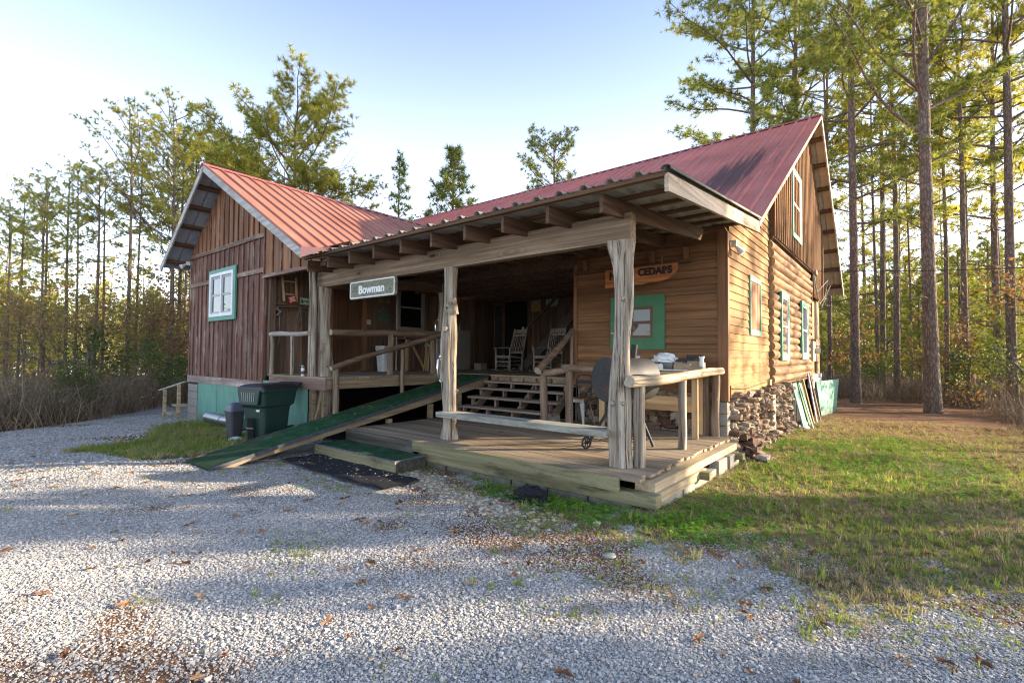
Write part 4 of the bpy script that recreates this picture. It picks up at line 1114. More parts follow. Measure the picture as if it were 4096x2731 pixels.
for (a, s_, ft, wheel) in ((.24,-.05,(-3.34,5.80,.43),True),(-.22,.1,(-2.74,6.55,ZD),False),(.24,.16,(-2.98,5.62+.35,.40),False),(-.25,-.12,(-3.25,6.75,.43),True)):
    mb = MB(); mb.tube([gp(a, s_, -.25), ft], .02, 10); mb.build('leg', M['black_matte'], g)
    if wheel:
        c = Vector(ft)-Vector((.03,0,0)); c.z = ZD+.085
        wd = sdv if sdv.x < 0 else -sdv
        mb = MB(); ring = []
        e1 = ax; e2 = Vector((0,0,1))
        pts = [c+e1*.072*math.cos(q)+e2*.072*math.sin(q) for q in np.linspace(0,2*PI,25)]
        mb.tube(pts, .013, 8, cap=False); w = mb.build('wheel', M['black_matte'], g)
        mb = MB()
        for q in range(6): mb.bar(c, c+e1*.066*math.cos(q*PI/3)+e2*.066*math.sin(q*PI/3), .012, .01, wd)
        mb.tube([c-wd*.02, c+wd*.02], .018, 10); mb.build('spokes', M['black_matte'], w)
mb = MB()
for k in range(5):
    q = k/4; mb.tube([Vector((-3.28,5.95,.47)).lerp(Vector((-3.2,6.6,.47)),q), Vector((-2.9,5.9,.44)).lerp(Vector((-2.78,6.5,.44)),q)], .005, 5)
mb.tube([(-3.28,5.95,.475),(-3.2,6.6,.475)], .006, 5); mb.tube([(-2.9,5.9,.445),(-2.78,6.5,.445)], .006, 5)
mb.build('wire_shelf', M['black_matte'], g)

# ------------------------------------------------------------------ metal stool
s = empty('metal_stool', (-4.72, 7.85, ZD), 'grey metal stool with wooden seat and low back behind the grill', 'stool')
sx, sy, sz = -4.68, 7.80, ZD+.47
mb = MB(); mb.prism(rrect(sx, sy, .34, .34, .06), 'z', sz, sz+.022); bev(mb.build('seat', M['stool_wood'], s), .005)
mb = MB(); mb.prism(rrect(sx, sy, .335, .335, .06), 'z', sz-.05, sz-.002); mb.build('seat_frame', M['steel'], s)
for a, b in ((-1,-1),(1,-1),(-1,1),(1,1)):
    mb = MB(); mb.slab([(sx+a*.16,sy+b*.10,sz-.04),(sx+a*.10,sy+b*.16,sz-.04),(sx+a*.195,sy+b*.215,ZD),(sx+a*.215,sy+b*.195,ZD)], (-a*.012,-b*.012,0)); mb.build('leg', M['steel'], s)
mb = MB(); mb.tube([(sx-.15,sy+.14,sz),(sx-.17,sy+.17,sz+.36),(sx-.1,sy+.2,sz+.43),(sx+.1,sy+.2,sz+.43),(sx+.17,sy+.17,sz+.36),(sx+.15,sy+.14,sz)], .012, 8); mb.box(sx-.17, sx+.17, sy+.165, sy+.185, sz+.27, sz+.34); mb.build('backrest', M['black_metal'], s)

# ------------------------------------------------------------------ work table and the clutter on it
t_ = empty('work_table', (-3.3, 7.75, ZD), 'lumber work table covered in clutter against the clapboard wall', 'table')
mb = MB(); mb.box(-4.15, -2.47, 7.52, 8.16, 1.355, 1.385); mb.build('top', M['lid_black'] if False else plain('table_top', (.06,.06,.065), .6), t_)
mb = MB(); mb.box(-4.2, -2.46, 7.49, 7.52, 1.285, 1.375); mb.box(-2.5, -2.46, 7.52, 8.16, 1.285, 1.352); mb.build('apron', M['lumber'], t_)
for x, y in ((-2.52, 7.62), (-4.12, 7.62), (-2.6, 8.12), (-4.12, 8.12)):
    mb = MB(); mb.box(x-.045, x+.045, y-.02, y+.02, ZD, 1.283); mb.build('leg', M['lumber_z'], t_)
mb = MB(); mb.box(-4.17, -2.565, 7.645, 7.68, .84, .98); mb.build('brace', M['lumber'], t_)
mb = MB(); mb.box(-4.17, -2.60, 8.06, 8.095, .70, .86); mb.build('brace', M['lumber'], t_)
ZT = 1.386
def blob(name, c, size, mat, label, cat, seed, crumple=.35, n=14):
    mb = MB(); vs = []; fs = []
    for i in range(n+1):
        for k in range(n):
            ph = PI*i/n; th = 2*PI*k/n; d = Vector((math.sin(ph)*math.cos(th), math.sin(ph)*math.sin(th), math.cos(ph)))
            q = 1+crumple*noise.noise(d*2.2+Vector((seed,0,0)))+crumple*.6*noise.noise(d*5+Vector((0,seed,0)))
            p = Vector((d.x*size[0]*q, d.y*size[1]*q, max(-size[2]*.45, d.z*size[2]*q)))
            vs.append(Vector(c)+p+Vector((0,0,size[2]*.45)))
    for i in range(n):
        for k in range(n):
            j = (k+1)%n; fs.append((i*n+k,(i+1)*n+k,(i+1)*n+j,i*n+j))
    mb.add(vs, fs, 0, False); o = mb.build(name, mat); return tag(o, label, cat)
mb = MB(); mb.box(-3.1,-2.9,7.68,7.88,ZT,ZT+.135); tag(bev(mb.build('carton', M['grey_box'])), 'grey carton on the table under the crumpled clear bag', 'box')
blob('plastic_bag', (-3.06, 7.75, ZT+.132), (.20,.15,.10), M['bag'], 'crumpled clear plastic bag lying on top of the table clutter', 'bag', 3)
blob('wrapper', (-3.27, 7.68, ZT), (.13,.1,.08), M['lime'], 'lime green crumpled wrapper beside the plastic bag', 'wrapper', 8)
mb = MB(); mb.tube([(-3.30,7.60,ZT+.055),(-3.16,7.56,ZT+.055)], .055, 18); mb.tube([(-3.155,7.558,ZT+.055),(-3.02,7.52+.003,ZT+.055)], .056, 18, mi=1); tag(mb.build('paper_roll', [M['black_matte'], M['white']]), 'roll half black half white lying at the table front', 'roll')
mb = MB(); mb.box(-2.88,-2.74,7.70,7.86,ZT,ZT+.14); tag(bev(mb.build('carton', plain('taupe_card', (.28,.24,.2), .9))), 'small taupe carton with open top in the middle of the table', 'box')
mb = MB(); mb.box(-2.83,-2.58,7.55,7.69,ZT,ZT+.11); tag(bev(mb.build('carton', M['cardboard'])), 'low brown cardboard box near the front of the table', 'box')
mb = MB(); mb.slab([(-2.64,7.49,ZT+.01),(-2.36,7.54,ZT+.012),(-2.50,7.74,ZT+.15),(-2.66,7.70,ZT+.15)], (0,0,.006)); tag(mb.build('cardboard_flap', M['cardboard']), 'folded cardboard flap leaning at the sunny end of the table', 'cardboard')
for i, (p, q) in enumerate([((-2.80,7.72,ZT+.165),(-2.58,7.80,ZT+.165)), ((-2.70,7.78,ZT+.225),(-2.46,7.86,ZT+.225))]):
    mb = MB(); mb.bar(p, q, .06, .055); o = bev(mb.build('square_tube', M['black_matte'])); tag(o, ['black square tube lying on the low brown box','black square tube uppermost on the heap of clutter'][i], 'tube')
    d = (Vector(q)-Vector(p)).normalized(); m = MB(); m.bar(Vector(p)-d*.002, Vector(p)+d*.001, .045, .04); m.build('opening', M['void'], o)  # near-black plate on the tube end paints its shaded hollow
mb = MB(); mb.box(-2.75,-2.45,7.70,7.92,ZT,ZT+.135); tag(bev(mb.build('carton', plain('dull_card', (.2,.17,.14), .9))), 'wide dull carton under the black tubes', 'box')
mb = MB(); mb.lathe((-2.43,7.66,ZT), [(.034,0),(.042,.11),(.03,.17),(.045,.23)], 10); tag(mb.build('crushed_cup', M['white']), 'crumpled white cup at the sunny end of the table', 'cup')
tr = MB(); tr.prism([(-3.22,7.5),(-2.62,7.46),(-2.56,7.56),(-3.1,7.66)], 'z', ZT+.001, ZT+.022); tag(bev(tr.build('foil_tray', M['white'])), 'flat white tray along the front edge of the table', 'tray')
mb = MB(); mb.lathe((-3.52,7.72,ZT), [(.06,0),(.07,.05),(.06,.16),(.05,.2),(.062,.23)], 14); tag(mb.build('pitcher', plain('blue_white', (.5,.56,.66), .4, var=.5, vscale=22)), 'white and blue pitcher on the table behind the grill chimney', 'pitcher')

# ------------------------------------------------------------------ wheeled refuse bin
b_ = empty('wheeled_bin', (-9.45, 4.15, -.03), 'large dark green wheeled refuse bin standing on the grass by the ramp', 'bin')
bd = Vector((-.29,.956,0)).normalized(); bs_ = Vector((bd.y,-bd.x,0)); BC = Vector((-9.30, 4.26, -.035))   # bd: front to back
def bp(a, s_, z): return BC + bd*a + bs_*s_ + Vector((0,0,z))
mb = MB()
rings = [(.0,-.27,.24,.23),(.5,-.31,.275,.26),(.66,-.325,.29,.275),(.70,-.36,.36,.30),(.93,-.385,.40,.315),(.955,-.405,.42,.33),(1.0,-.405,.42,.33)]
vs = []; 
def bring(z, a0, a1, s_):
    r_ = .05; P = []
    for (sa, ss, t0) in ((1,1,0),(-1,1,90),(-1,-1,180),(1,-1,270)):
        for k in range(4):
            q = math.radians(t0+90*k/3)
            am = (a1-r_) if sa > 0 else (a0+r_)
            P.append(bp(am+r_*math.cos(q), ss*(s_-r_)+r_*math.sin(q), z))
    return P
L = []
for z, a0, a1, s_ in rings: L.append(bring(z, a0, a1, s_))
n = 16; vs = [v for q in L for v in q]
mb.add(vs, [(i*n+k, i*n+(k+1)%n, (i+1)*n+(k+1)%n, (i+1)*n+k) for i in range(len(L)-1) for k in range(n)], 0, False)
mb.add(L[0], [tuple(reversed(range(n)))], 0)
# front recess and grille plate, moulded ribs
body = bev(mb.build('body', M['bin_green'], b_), .008)
mb = MB(); mb.slab([bp(-.33,-.09,.03), bp(-.33,.05,.03), bp(-.36,.05,.48), bp(-.36,-.09,.48)], bd*-.012); mb.build('recess_shade', M['void'], body)  # near-black slab standing in for the shade inside the hollow front
mb = MB(); mb.slab([bp(-.35,-.12,.29), bp(-.35,.08,.29), bp(-.35,.08,.305), bp(-.35,-.12,.305)], bd*-.03); mb.build('catch_bar', M['chrome'], body)
mb = MB(); mb.slab([bp(-.405,-.28,.985), bp(-.405,.28,.985), bp(-.40,.22,.72), bp(-.40,-.22,.72)], bd*-.03); gr = bev(mb.build('front_handle', M['bin_green'], b_), .01)
mb = MB()
for k in range(7):
    s0 = -.17+k*.052; mb.slab([bp(-.436,s0,.95), bp(-.436,s0+.022,.95), bp(-.434,s0*.9+.022,.78), bp(-.434,s0*.9,.78)], bd*-.004)
mb.build('grille', plain('pale_slots', (.20,.23,.2), .6), gr)
mb = MB(); mb.slab([bp(-.352,.12,.6), bp(-.352,.2,.6), bp(-.352,.2,.635), bp(-.352,.12,.635)], bd*-.012); mb.build('tag', M['white'], body)
mb = MB()
LD = [bring(1.001,-.41,.43,.34), bring(1.035,-.41,.43,.34), bring(1.075,-.33,.36,.26), bring(1.085,-.25,.3,.2)]
vs = [v for q in LD for v in q]
mb.add(vs, [(i*n+k, i*n+(k+1)%n, (i+1)*n+(k+1)%n, (i+1)*n+k) for i in range(len(LD)-1) for k in range(n)], 0); mb.add(LD[-1], [tuple(range(n))], 0); mb.add(LD[0], [tuple(reversed(range(n)))], 0)
mb.slab([bp(.40,-.3,1.03), bp(.53,-.28,1.10), bp(.53,.28,1.10), bp(.40,.3,1.03)], (0,0,-.03))
bev(mb.build('lid', M['lid_black'], b_), .008)
for s_ in (-.30, .30):
    mb = MB(); c = bp(.27, s_, .15); mb.tube([c-bs_*.03, c+bs_*.03], .148, 28); w = bev(mb.build('wheel', M['black_matte'], b_), .012)
    mb = MB(); mb.tube([c-bs_*.036, c+bs_*.036], .055, 16)
    for k in range(6): mb.bar(c+bs_*math.copysign(.033,s_), c+bs_*math.copysign(.033,s_)+bd*.12*math.cos(k*PI/3)+Vector((0,0,.12*math.sin(k*PI/3))), .02, .012, bs_)
    mb.build('hub', M['dark_grey'], w)
# small grey bin
b2 = empty('kitchen_bin', (-10.3, 4.25, -.06), 'small grey swing lid bin half hidden behind the big refuse bin', 'bin')
mb = MB(); c = Vector((-10.42,4.12,-.06)); prof = [(.13,0),(.165,.5),(.175,.52)]
for i in range(2):
    pass
P = lambda w,z: [c+Vector((p[0],p[1],z)) for p in rrect(0,0,w*2,w*1.6,.05,4)]
LL = [P(.125,0),P(.165,.5),P(.178,.505),P(.178,.53)]; n = len(LL[0]); vs=[v for q in LL for v in q]
mb.add(vs, [(i*n+k,i*n+(k+1)%n,(i+1)*n+(k+1)%n,(i+1)*n+k) for i in range(3) for k in range(n)]); mb.add(LL[0],[tuple(reversed(range(n)))]); mb.build('body', M['dark_grey'], b2)
mb = MB(); LL = [P(.178,.531),P(.165,.58),P(.13,.65),P(.07,.69)]; vs=[v for q in LL for v in q]
mb.add(vs, [(i*n+k,i*n+(k+1)%n,(i+1)*n+(k+1)%n,(i+1)*n+k) for i in range(3) for k in range(n)]); mb.add(LL[-1],[tuple(range(n))]); mb.build('lid', plain('lid_grey', (.10,.11,.15), .5), b2)
mb = MB(); pts=[(-13.0,4.55,.09),(-12.2,4.58,.075),(-12.17,4.58,.075),(-11.3,4.62,.07)]
mb.tube([pts[0],pts[1]], .125, 24, .03, 0, 2); mb.tube([pts[2],pts[3]], .122, 24, .03, 0, 3); mb.tube([(-12.21,4.58,.075),(-12.16,4.58,.075)], .13, 24)
tag(mb.build('duct_pipe', M['galv']), 'length of silver duct pipe lying on the grass by the green skirting', 'pipe')
blob('paper_scrap', (-9.95,3.95,-.05), (.05,.12,.05), M['white'], 'scrap of white paper on the ground by the small bin', 'paper', 4)
c_ = empty('spray_can', (-9.22, 4.9, ZU), 'small white spray can on the edge of the raised porch', 'can')
mb = MB(); mb.lathe((-9.22,4.88,ZU), [(.03,0),(.033,.005),(.033,.15),(.025,.165)], 16); mb.build('can', M['white'], c_)
mb = MB(); mb.lathe((-9.22,4.88,ZU), [(.0335,.04),(.0335,.10)], 16); mb.build('label_band', plain('can_band', (.12,.05,.06), .5, var=.8, vscale=60), c_)
mb = MB(); mb.lathe((-9.22,4.88,ZU), [(.028,.166),(.028,.21),(.02,.215)], 14); mb.build('cap', M['galv'], c_)
# side steps at the far corner of the wing
ss = empty('side_steps', (-15.9, 4.9, -.2), 'small wooden side steps with a slanting handrail at the far corner of the wing', 'steps')
mb = MB(); mb.bar((-16.15,4.45,.58),(-15.62,4.9,.82),.2,.03); mb.build('handrail', M['rake_grey'], ss)
for x,y,z in ((-16.0,4.5,.6),(-15.62,4.72,.75)):
    mb = MB(); mb.box(x-.035,x+.035,y-.035,y+.035,-.22,z); mb.build('post', M['timber_y'], ss)
for k in range(2):
    mb = MB(); mb.box(-15.95,-15.5,4.5+.15*k,4.75+.15*k,-.05+.2*k,-.01+.2*k); mb.build('tread', M['timber_y'], ss)

# ------------------------------------------------------------------ flood lights, meter, cable
def flood(loc, d1, d2, label, s=1.0):
    f = empty('flood_light', loc, label, 'light'); L0 = Vector(loc)
    mb = MB(); mb.box(L0.x-.04,L0.x+.04,L0.y-.04,L0.y+.04,L0.z-.05,L0.z+.05); mb.build('bracket', M['white'], f)
    for d in (d1, d2):
        d = Vector(d).normalized(); p = L0+d*.05
        mb = MB(); mb.tube([p, p+d*.06, p+d*.07, p+d*.15, p+d*.16], [.025,.028,.035,.062,.06], 16); mb.build('lamp_head', M['white'], f)
    return f
flood((XR+.085, 8.42, 3.46), (.5,.1,-.75), (.35,.75,-.5), 'twin white flood lamp on the clapboard corner under the porch roof')
flood((-15.5, 4.82, 4.10), (-.5,-.6,-.4), (.1,-.8,-.5), 'twin grey flood lamp under the wing eave')
m_ = empty('electric_meter', (XR+.1, 16.9, 1.85), 'beige electric meter box with round dial at the end of the log wall', 'meter')
mb = MB(); mb.box(XR+.02,XR+.17,16.5,17.0,1.52,2.10); bev(mb.build('box', plain('meter_beige', (.42,.38,.29), .6), m_))
mb = MB(); mb.tube([(XR+.171,16.85,1.82),(XR+.30,16.87,1.82)], .085, 20); mb.build('dial', plain('meter_glass', (.5,.48,.38), .25), m_)
mb = MB(); mb.tube([(XR+.1,16.7,2.1),(XR+.1,16.72,3.2),(XR+.12,16.9,4.1)], .02, 8); mb.tube([(XR+.06,16.8,1.52),(XR+.06,16.75,1.15)], .018, 8); mb.build('conduit', M['cable'], m_)
pc = empty('power_cable', (XR+.15, 17.2, 4.2), 'overhead power cable strung from the gable to the woods', 'cable')
mb = MB(); A_, B_ = Vector((XR+.12,17.1,4.22)), Vector((12,23.0,5.2))
mb.tube([A_.lerp(B_,i/16)-Vector((0,0,.5*math.sin(PI*i/16))) for i in range(17)], .013, 6); mb.build('line', M['cable'], pc)
mb = MB(); mb.tube([(XR+.12,17.1,4.2),(XR+.2,17.0,3.7),(XR+.25,17.3,3.25),(XR+.35,17.6,3.5),(XR+.42,17.7,4.0),(XR+.15,17.4,3.6)], .012, 6); mb.tube([(XR+.1,17.0,4.2),(XR+.2,17.2,3.5),(XR+.28,17.4,3.15),(XR+.5,17.5,3.8)], .012, 6); mb.build('service_loop', M['cable_grey'], pc)
mb = MB(); mb.box(XR+.1,XR+.2,16.95,17.35,4.12,4.25); mb.build('bracket', M['trim_board'], pc)
mb = MB(); mb.tube([(XR+.06,8.35,1.10),(XR+.07,9.2,1.06),(XR+.07,10.3,1.10),(XR+.08,11.4,1.14),(XR+.14,13,1.10),(XR+.16,16.5,1.2)], .007, 6); tag(mb.build('wall_cable', M['cable']), 'thin dark cable sagging along the foot of the sunlit clapboards', 'cable')

# ------------------------------------------------------------------ boards leaning under the log wall
def lean(y0, y1, z1, x0, mat, label, name='leaning_board', t=.025, dx=.25, dz=.0):
    mb = MB(); zg = ground_z(-2, y0)-.02
    mb.slab([(x0+dx,y0,zg),(x0+dx,y1,zg),(x0,y1+.05,z1),(x0,y0+.05,z1)], (t,0,0)); return tag(mb.build(name, mat), label, 'board')
lean(12.95,13.5,1.0,XR+.15,M['green_panel'],'wide green painted board leaning nearest the stones under the log wall')
lean(13.55,13.66,1.0,XR+.2,plain('pale_green',(.24,.36,.28),.7),'narrow pale green batten leaning beside the wide green board',dx=.3)
lean(13.9,14.5,.96,XR+.12,plain('leaf_green',(.04,.12,.04),.7),'leaf green panel leaning in the middle of the boards')
lean(14.5,14.62,1.05,XR+.15,plain('orange_stud',(.30,.15,.05),.8),'orange brown stud leaning between green panel and grey planks')
lean(15.0,15.12,1.18,XR+.2,M['rake_grey'],'silver grey plank leaning at the far end, first of two',dx=.2)
lean(15.3,15.4,1.2,XR+.2,M['trim_board'],'brownish plank leaning at the far end, second of two',dx=.25)
lean(15.6,15.72,1.15,XR+.1,M['rafter_y'],'thin dark plank leaning last before the plywood')
mb = MB(); mb.slab([(XR+.25,17.2,-.14),(XR+.42,19.3,-.16),(XR+.5,19.4,.92),(XR+.12,17.25,.90)], (.02,-.01,0)); tag(mb.build('plywood_sheet', M['green_panel']), 'large sheet of green plywood propped at the rear corner', 'plywood')
blob('crumpled_tarp', (XR+.28,13.2,-.1), (.2,.34,.13), plain('tarp',(.4,.41,.42),.6,var=.4,vscale=8), 'crumpled grey plastic sheet at the foot of the green board', 'tarp', 6, .6)
def barkpiece(c, size, seed, label):
    return blob('bark_slab', c, size, M['bark_rock'], label, 'bark', seed, .75, 16)
M['bark_rock'] = wood('old_bark', (.03,.02,.014), (.11,.07,.05), (.22,.15,.11), 'y', 12, 2, .2, .95, .9)
barkpiece((-1.95,8.72,-.02),(.13,.26,.17),5,'large broken chunk of brown bark beside the deck corner')
barkpiece((-1.72,8.42,-.03),(.12,.34,.07),15,'flat dark slab of bark lying in the grass in front of the chunk')
barkpiece((-1.9,8.1,-.04),(.14,.15,.06),25,'small bark slab against the concrete blocks')
mb = MB(); mb.rock((-1.72,8.3,.06),(.1,.12,.06),44); tag(mb.build('pale_stone', M['cinder']), 'pale stone lying on the bark heap', 'stone')
blob('black_cloth', (-3.27,4.40,.0), (.22,.12,.10), M['black_cloth'], 'bundled black cloth on the ground in front of the deck', 'cloth', 12, .5)
mb = MB(); mb.add([(-3.6,4.33,.012),(-3.2,4.2,.012),(-2.85,4.32,.012),(-2.95,4.5,.014),(-3.4,4.52,.014)],[(0,1,2,3,4)]); tag(mb.build('carpet_scrap', M['carpet']), 'scrap of green turf carpet under the black cloth', 'carpet')
mb = MB(); mb.rock((-2.28,4.12,.02),(.038,.034,.034),71); tag(mb.build('pale_stone', plain('quartz',(.42,.38,.31),.8)), 'single pale stone in the weeds before the deck corner', 'stone')
mb = MB(); mb.lathe((-1.85,3.55,.012), [(.05,0),(.052,.012),(.02,.014)], 16); tag(mb.build('plastic_disc', plain('lid_mint',(.3,.36,.33),.5)), 'pale round plastic disc lying on the grass edge', 'disc')

# ------------------------------------------------------------------ porch interior
def rocking_chair():
    r_ = empty('rocking_chair', (0,0,0), 'x', 'chair', 'rocking chairs on the dark porch')
    C = M['chair_wood']
    def part(name, f):
        m = MB(); f(m); return m.build(name, C, r_, None, False)
    # local: front is -y, width along x
    for sx in (-1, 1):
        x = sx*.26
        part('rocker', lambda m: m.tube([(x,-.42+.1*k,.03+.0028*(k-4.2)**2) for k in range(10)], .018, 6))
        part('front_leg', lambda m: m.tube([(x,-.24,.06),(x,-.25,.62)], .022, 8))
        part('back_post', lambda m: m.tube([(x*.96,.2,.06),(x*.93,.24,.42),(x*.9,.42,1.12),(x*.9,.43,1.18)], [.02,.022,.018,.012], 8))
        part('armrest', lambda m: m.bar((x,-.32,.635),(x*.95,.3,.65),.08,.025))
    part('seat', lambda m: m.bar((0,-.26,.42),(0,.22,.38),.52,.035))
    def rungs(m):
        for z in (.16,.27,.38): m.tube([(-.26,-.24,z),(.26,-.24,z)], .012, 6)
        for z in (.2,.3):
            for x in (-.26,.26): m.tube([(x,-.24,z),(x*.96,.2,z)], .011, 6)
    part('rungs', rungs)
    def slats(m):
        for k in range(7):
            x = -.18+k*.06; m.tube([(x,.26,.5),(x,.385,1.0)], .010, 6)
    part('back_spindles', slats)
    part('top_rail', lambda m: m.bar((-.24,.41,1.09),(.24,.41,1.09),.02,.10))
    part('back_rail', lambda m: m.bar((-.24,.385,.99),(.24,.385,.99),.02,.055)); part('back_rail', lambda m: m.bar((-.24,.265,.52),(.24,.265,.52),.02,.05))
    return r_
def copy_tree(o, parent=None):
    c = o.copy(); COL.objects.link(c); c.parent = parent
    for ch in list(o.children): copy_tree(ch, c)
    return c
rc = rocking_chair(); rc.location = (-8.15, 10.0, ZU); rc.rotation_euler = (0,0,-.1); rc['label'] = 'dark rocking chair standing in front of the doorway'
rc2 = copy_tree(rc); rc2.location = (-6.9, 10.0, ZU); rc2.rotation_euler = (0,0,-.05); rc2['label'] = 'dark rocking chair standing in front of the indoor stairs'
def picture(x0,x1,z0,z1,mat,label,y=YBACK-.025):
    mb = MB(); mb.box(x0,x1,y-.012,y,z0,z1); return tag(mb.build('picture', mat), label, 'picture')
def art(name, bg, fg, warm=None, sc=9):
    t = NT(name); n_ = t.noise(t.coords(), sc, 4, .6, .8); c = t.ramp(n_, [(.47,bg),(.53,fg),(.6,bg)])
    if warm:
        z = sep(t, t.coords())[2]; c = t.mix(t.math('SUBTRACT', 1.0, t.math('MULTIPLY', t.math('SUBTRACT', z, warm[0]), 4.0), True), c, warm[1])
    return t.done(t.bsdf(c, .6))
picture(-9.37,-8.97,3.02,3.62,art('art_a',(.30,.32,.30),(.10,.05,.07),(3.12,(.42,.24,.05))),'portrait format picture with orange lower edge on the dark back wall')
picture(-8.78,-8.3,3.15,3.62,art('art_b',(.32,.37,.34),(.07,.12,.07)),'landscape format pale green picture near the indoor stairs')
mb = MB(); mb.box(-9.72+.0,-9.63,YBACK-.048,YBACK-.041,2.42,2.56); tag(mb.build('light_switch', M['offwhite']), 'ivory light switch beside the dark doorway', 'switch')
def wall_pic(y0,y1,z0,z1,mat,label,name='picture',cat='picture'):
    mb = MB(); mb.box(XW1+.004,XW1+.02,y0,y1,z0,z1); return tag(mb.build(name, mat), label, cat)
wall_pic(7.86,8.2,2.46,2.87,art('art_c',(.10,.14,.09),(.03,.05,.03),None,14),'green poster hanging between porch door and window')
wall_pic(7.8,8.25,3.0,3.16,art('art_d',(.2,.17,.08),(.07,.05,.02),None,9),'yellowish picture above the green poster')
wall_pic(7.50,7.64,2.40,2.52,M['offwhite'],'ivory switch plate next to the porch door','light_switch','switch')
# alcove things
ld = empty('short_ladder', (XW1+.1, 5.4, 3.1), 'short ladder hung high in the alcove above the red sign', 'ladder')
for ya, yb in ((5.22,5.28),(5.53,5.58)):
    mb = MB(); mb.bar((XW1+.13,ya,3.35),(XW1+.10,yb,2.80),.04,.03,(1,0,0)); mb.build('side_rail', M['lumber_z'], ld)
mb = MB(); mb.bar((XW1+.12,5.23,3.25),(XW1+.12,5.56,3.25),.03,.03); mb.build('rung', M['lumber'], ld)
mb = MB(); mb.bar((XW1+.11,5.25,2.96),(XW1+.11,5.58,2.96),.03,.03); mb.build('rung', M['lumber'], ld)
rs = empty('red_sign', (XW1+.05,5.45,2.84), 'small tilted red sign with white print in the alcove', 'sign')
def wplate(cy, cz, w, h, tilt, xo, mat, parent, name):
    e1 = Vector((0,math.cos(tilt),math.sin(tilt))); e2 = Vector((0,-math.sin(tilt),math.cos(tilt))); c = Vector((XW1+xo,cy,cz))
    mb = MB(); mb.obox(c, e1*w/2, e2*h/2, Vector((.004,0,0))); return mb.build(name, mat, parent), c, e1, e2
_, c, e1, e2 = wplate(5.45,2.85,.19,.15,.32,.15,M['red'],rs,'plate')
mb = MB()
for k, (w, o) in enumerate(((.15,.045),(.10,.015),(.12,-.012),(.15,-.042))):
    mb.obox(c+Vector((.0055,0,0))+e2*o, e1*w/2, e2*.007, Vector((.001,0,0)))
mb.build('print', M['white'], rs)
lp = empty('licence_plate', (XW1+.05,5.79,2.83), 'pale green licence plate reading 591FHA fixed in the alcove', 'plate')
_, c, e1, e2 = wplate(5.79,2.83,.305,.15,-.0,.14,plain('plate_green',(.34,.42,.33),.5),lp,'plate')
put_text('lettering', '591FHA', .085, M['black_matte'], lp, tuple(c+Vector((.0055,.01,-.012))), (0,1,0), (0,0,1), .23, .003, .001)
mb = MB(); mb.obox(c+Vector((.005,-.12,.0)), Vector((0,.025,0)), Vector((0,0,.05)), Vector((.001,0,0))); mb.build('emblem', M['green_trim'], lp)
yk = empty('harness_pole', (XW1+.1,5.6,2.6), 'wooden harness pole with ropes hanging across the dark alcove wall', 'harness')
mb = MB(); mb.tube([(XW1+.12,5.05,2.66),(XW1+.13,5.6,2.69),(XW1+.12,6.15,2.66)], [.03,.04,.03], 9, .1); mb.build('pole', M['steel'] if False else M['rafter_y'], yk)
mb = MB()
mb.tube([(XW1+.16,5.62,2.67),(XW1+.17,5.56,2.4),(XW1+.17,5.6,2.27),(XW1+.17,5.67,2.4),(XW1+.16,5.62,2.67)], .013, 6)
mb.tube([(XW1+.16,5.66,2.67),(XW1+.17,5.52,2.45),(XW1+.17,5.58,2.3),(XW1+.17,5.65,2.45)], .01, 6)
mb.tube([(XW1+.16,5.12,2.66),(XW1+.18,5.15,2.5),(XW1+.17,5.16,2.2),(XW1+.17,5.17,1.95),(XW1+.17,5.13,1.8)], .014, 6)
mb.tube([(XW1+.16,5.08,2.62),(XW1+.18,5.18,2.55),(XW1+.17,5.1,2.46)], .03, 8, .3); mb.build('rope', M['rope'], yk)
mb = MB(); mb.box(XW1+.005,XW1+.10,5.0,6.2,2.72,2.75); tag(mb.build('wall_shelf', M['inner_wall']), 'narrow dark shelf above the harness pole', 'shelf')
# workbench and things along the dark wall
wb = empty('work_bench', (-10.6,9.0,ZU), 'rough workbench under the dark porch window', 'table')
mb = MB(); mb.box(XW1+.02,-10.35,8.3,10.0,2.02,2.07); mb.build('top', M['rafter_y'], wb)
for x,y in ((-10.4,8.4),(-10.4,9.1),(-10.4,9.9)):
    mb = MB(); mb.box(x-.03,x+.03,y-.03,y+.03,ZU,2.018); mb.build('leg', M['lumber_z'], wb)
mb = MB(); mb.bar((-10.4,8.5,2.0),(-10.4,9.0,1.25),.03,.06); mb.build('brace', M['lumber_z'], wb)
mb = MB(); mb.box(-10.9,-10.6,9.3,9.85,2.071,2.28)
cr = mb.build('wooden_crate', M['corner_wood']); tag(cr, 'wooden crate standing on the workbench', 'crate')
mb = MB(); mb.tube([(-10.75,8.6,2.072),(-10.75,8.6,2.2),(-10.70,8.7,2.26)], .012, 6); tag(mb.build('bench_tap', M['chrome']), 'small metal tap on the workbench', 'tap')
wbn = empty('waste_bin', (-10.5,7.75,ZU), 'pale plastic waste bin beside the porch wall behind the rail', 'bin')
cc = Vector((-10.45,7.72,ZU)); P = lambda w,z: [cc+Vector((p[0],p[1],z)) for p in rrect(0,0,w*2,w*2,.06,4)]
LL = [P(.14,0),P(.175,.55),P(.185,.56),P(.185,.66)]; n = len(LL[0]); vs=[v for q in LL for v in q]
mb = MB(); mb.add(vs, [(i*n+k,i*n+(k+1)%n,(i+1)*n+(k+1)%n,(i+1)*n+k) for i in range(3) for k in range(n)]); mb.add(LL[-1],[tuple(range(n))]); mb.build('body', plain('bin_white',(.5,.53,.55),.6), wbn)
sl = empty('bar_stool', (-10.0,8.8,ZU), 'wooden stool with patterned round seat beside the workbench', 'stool')
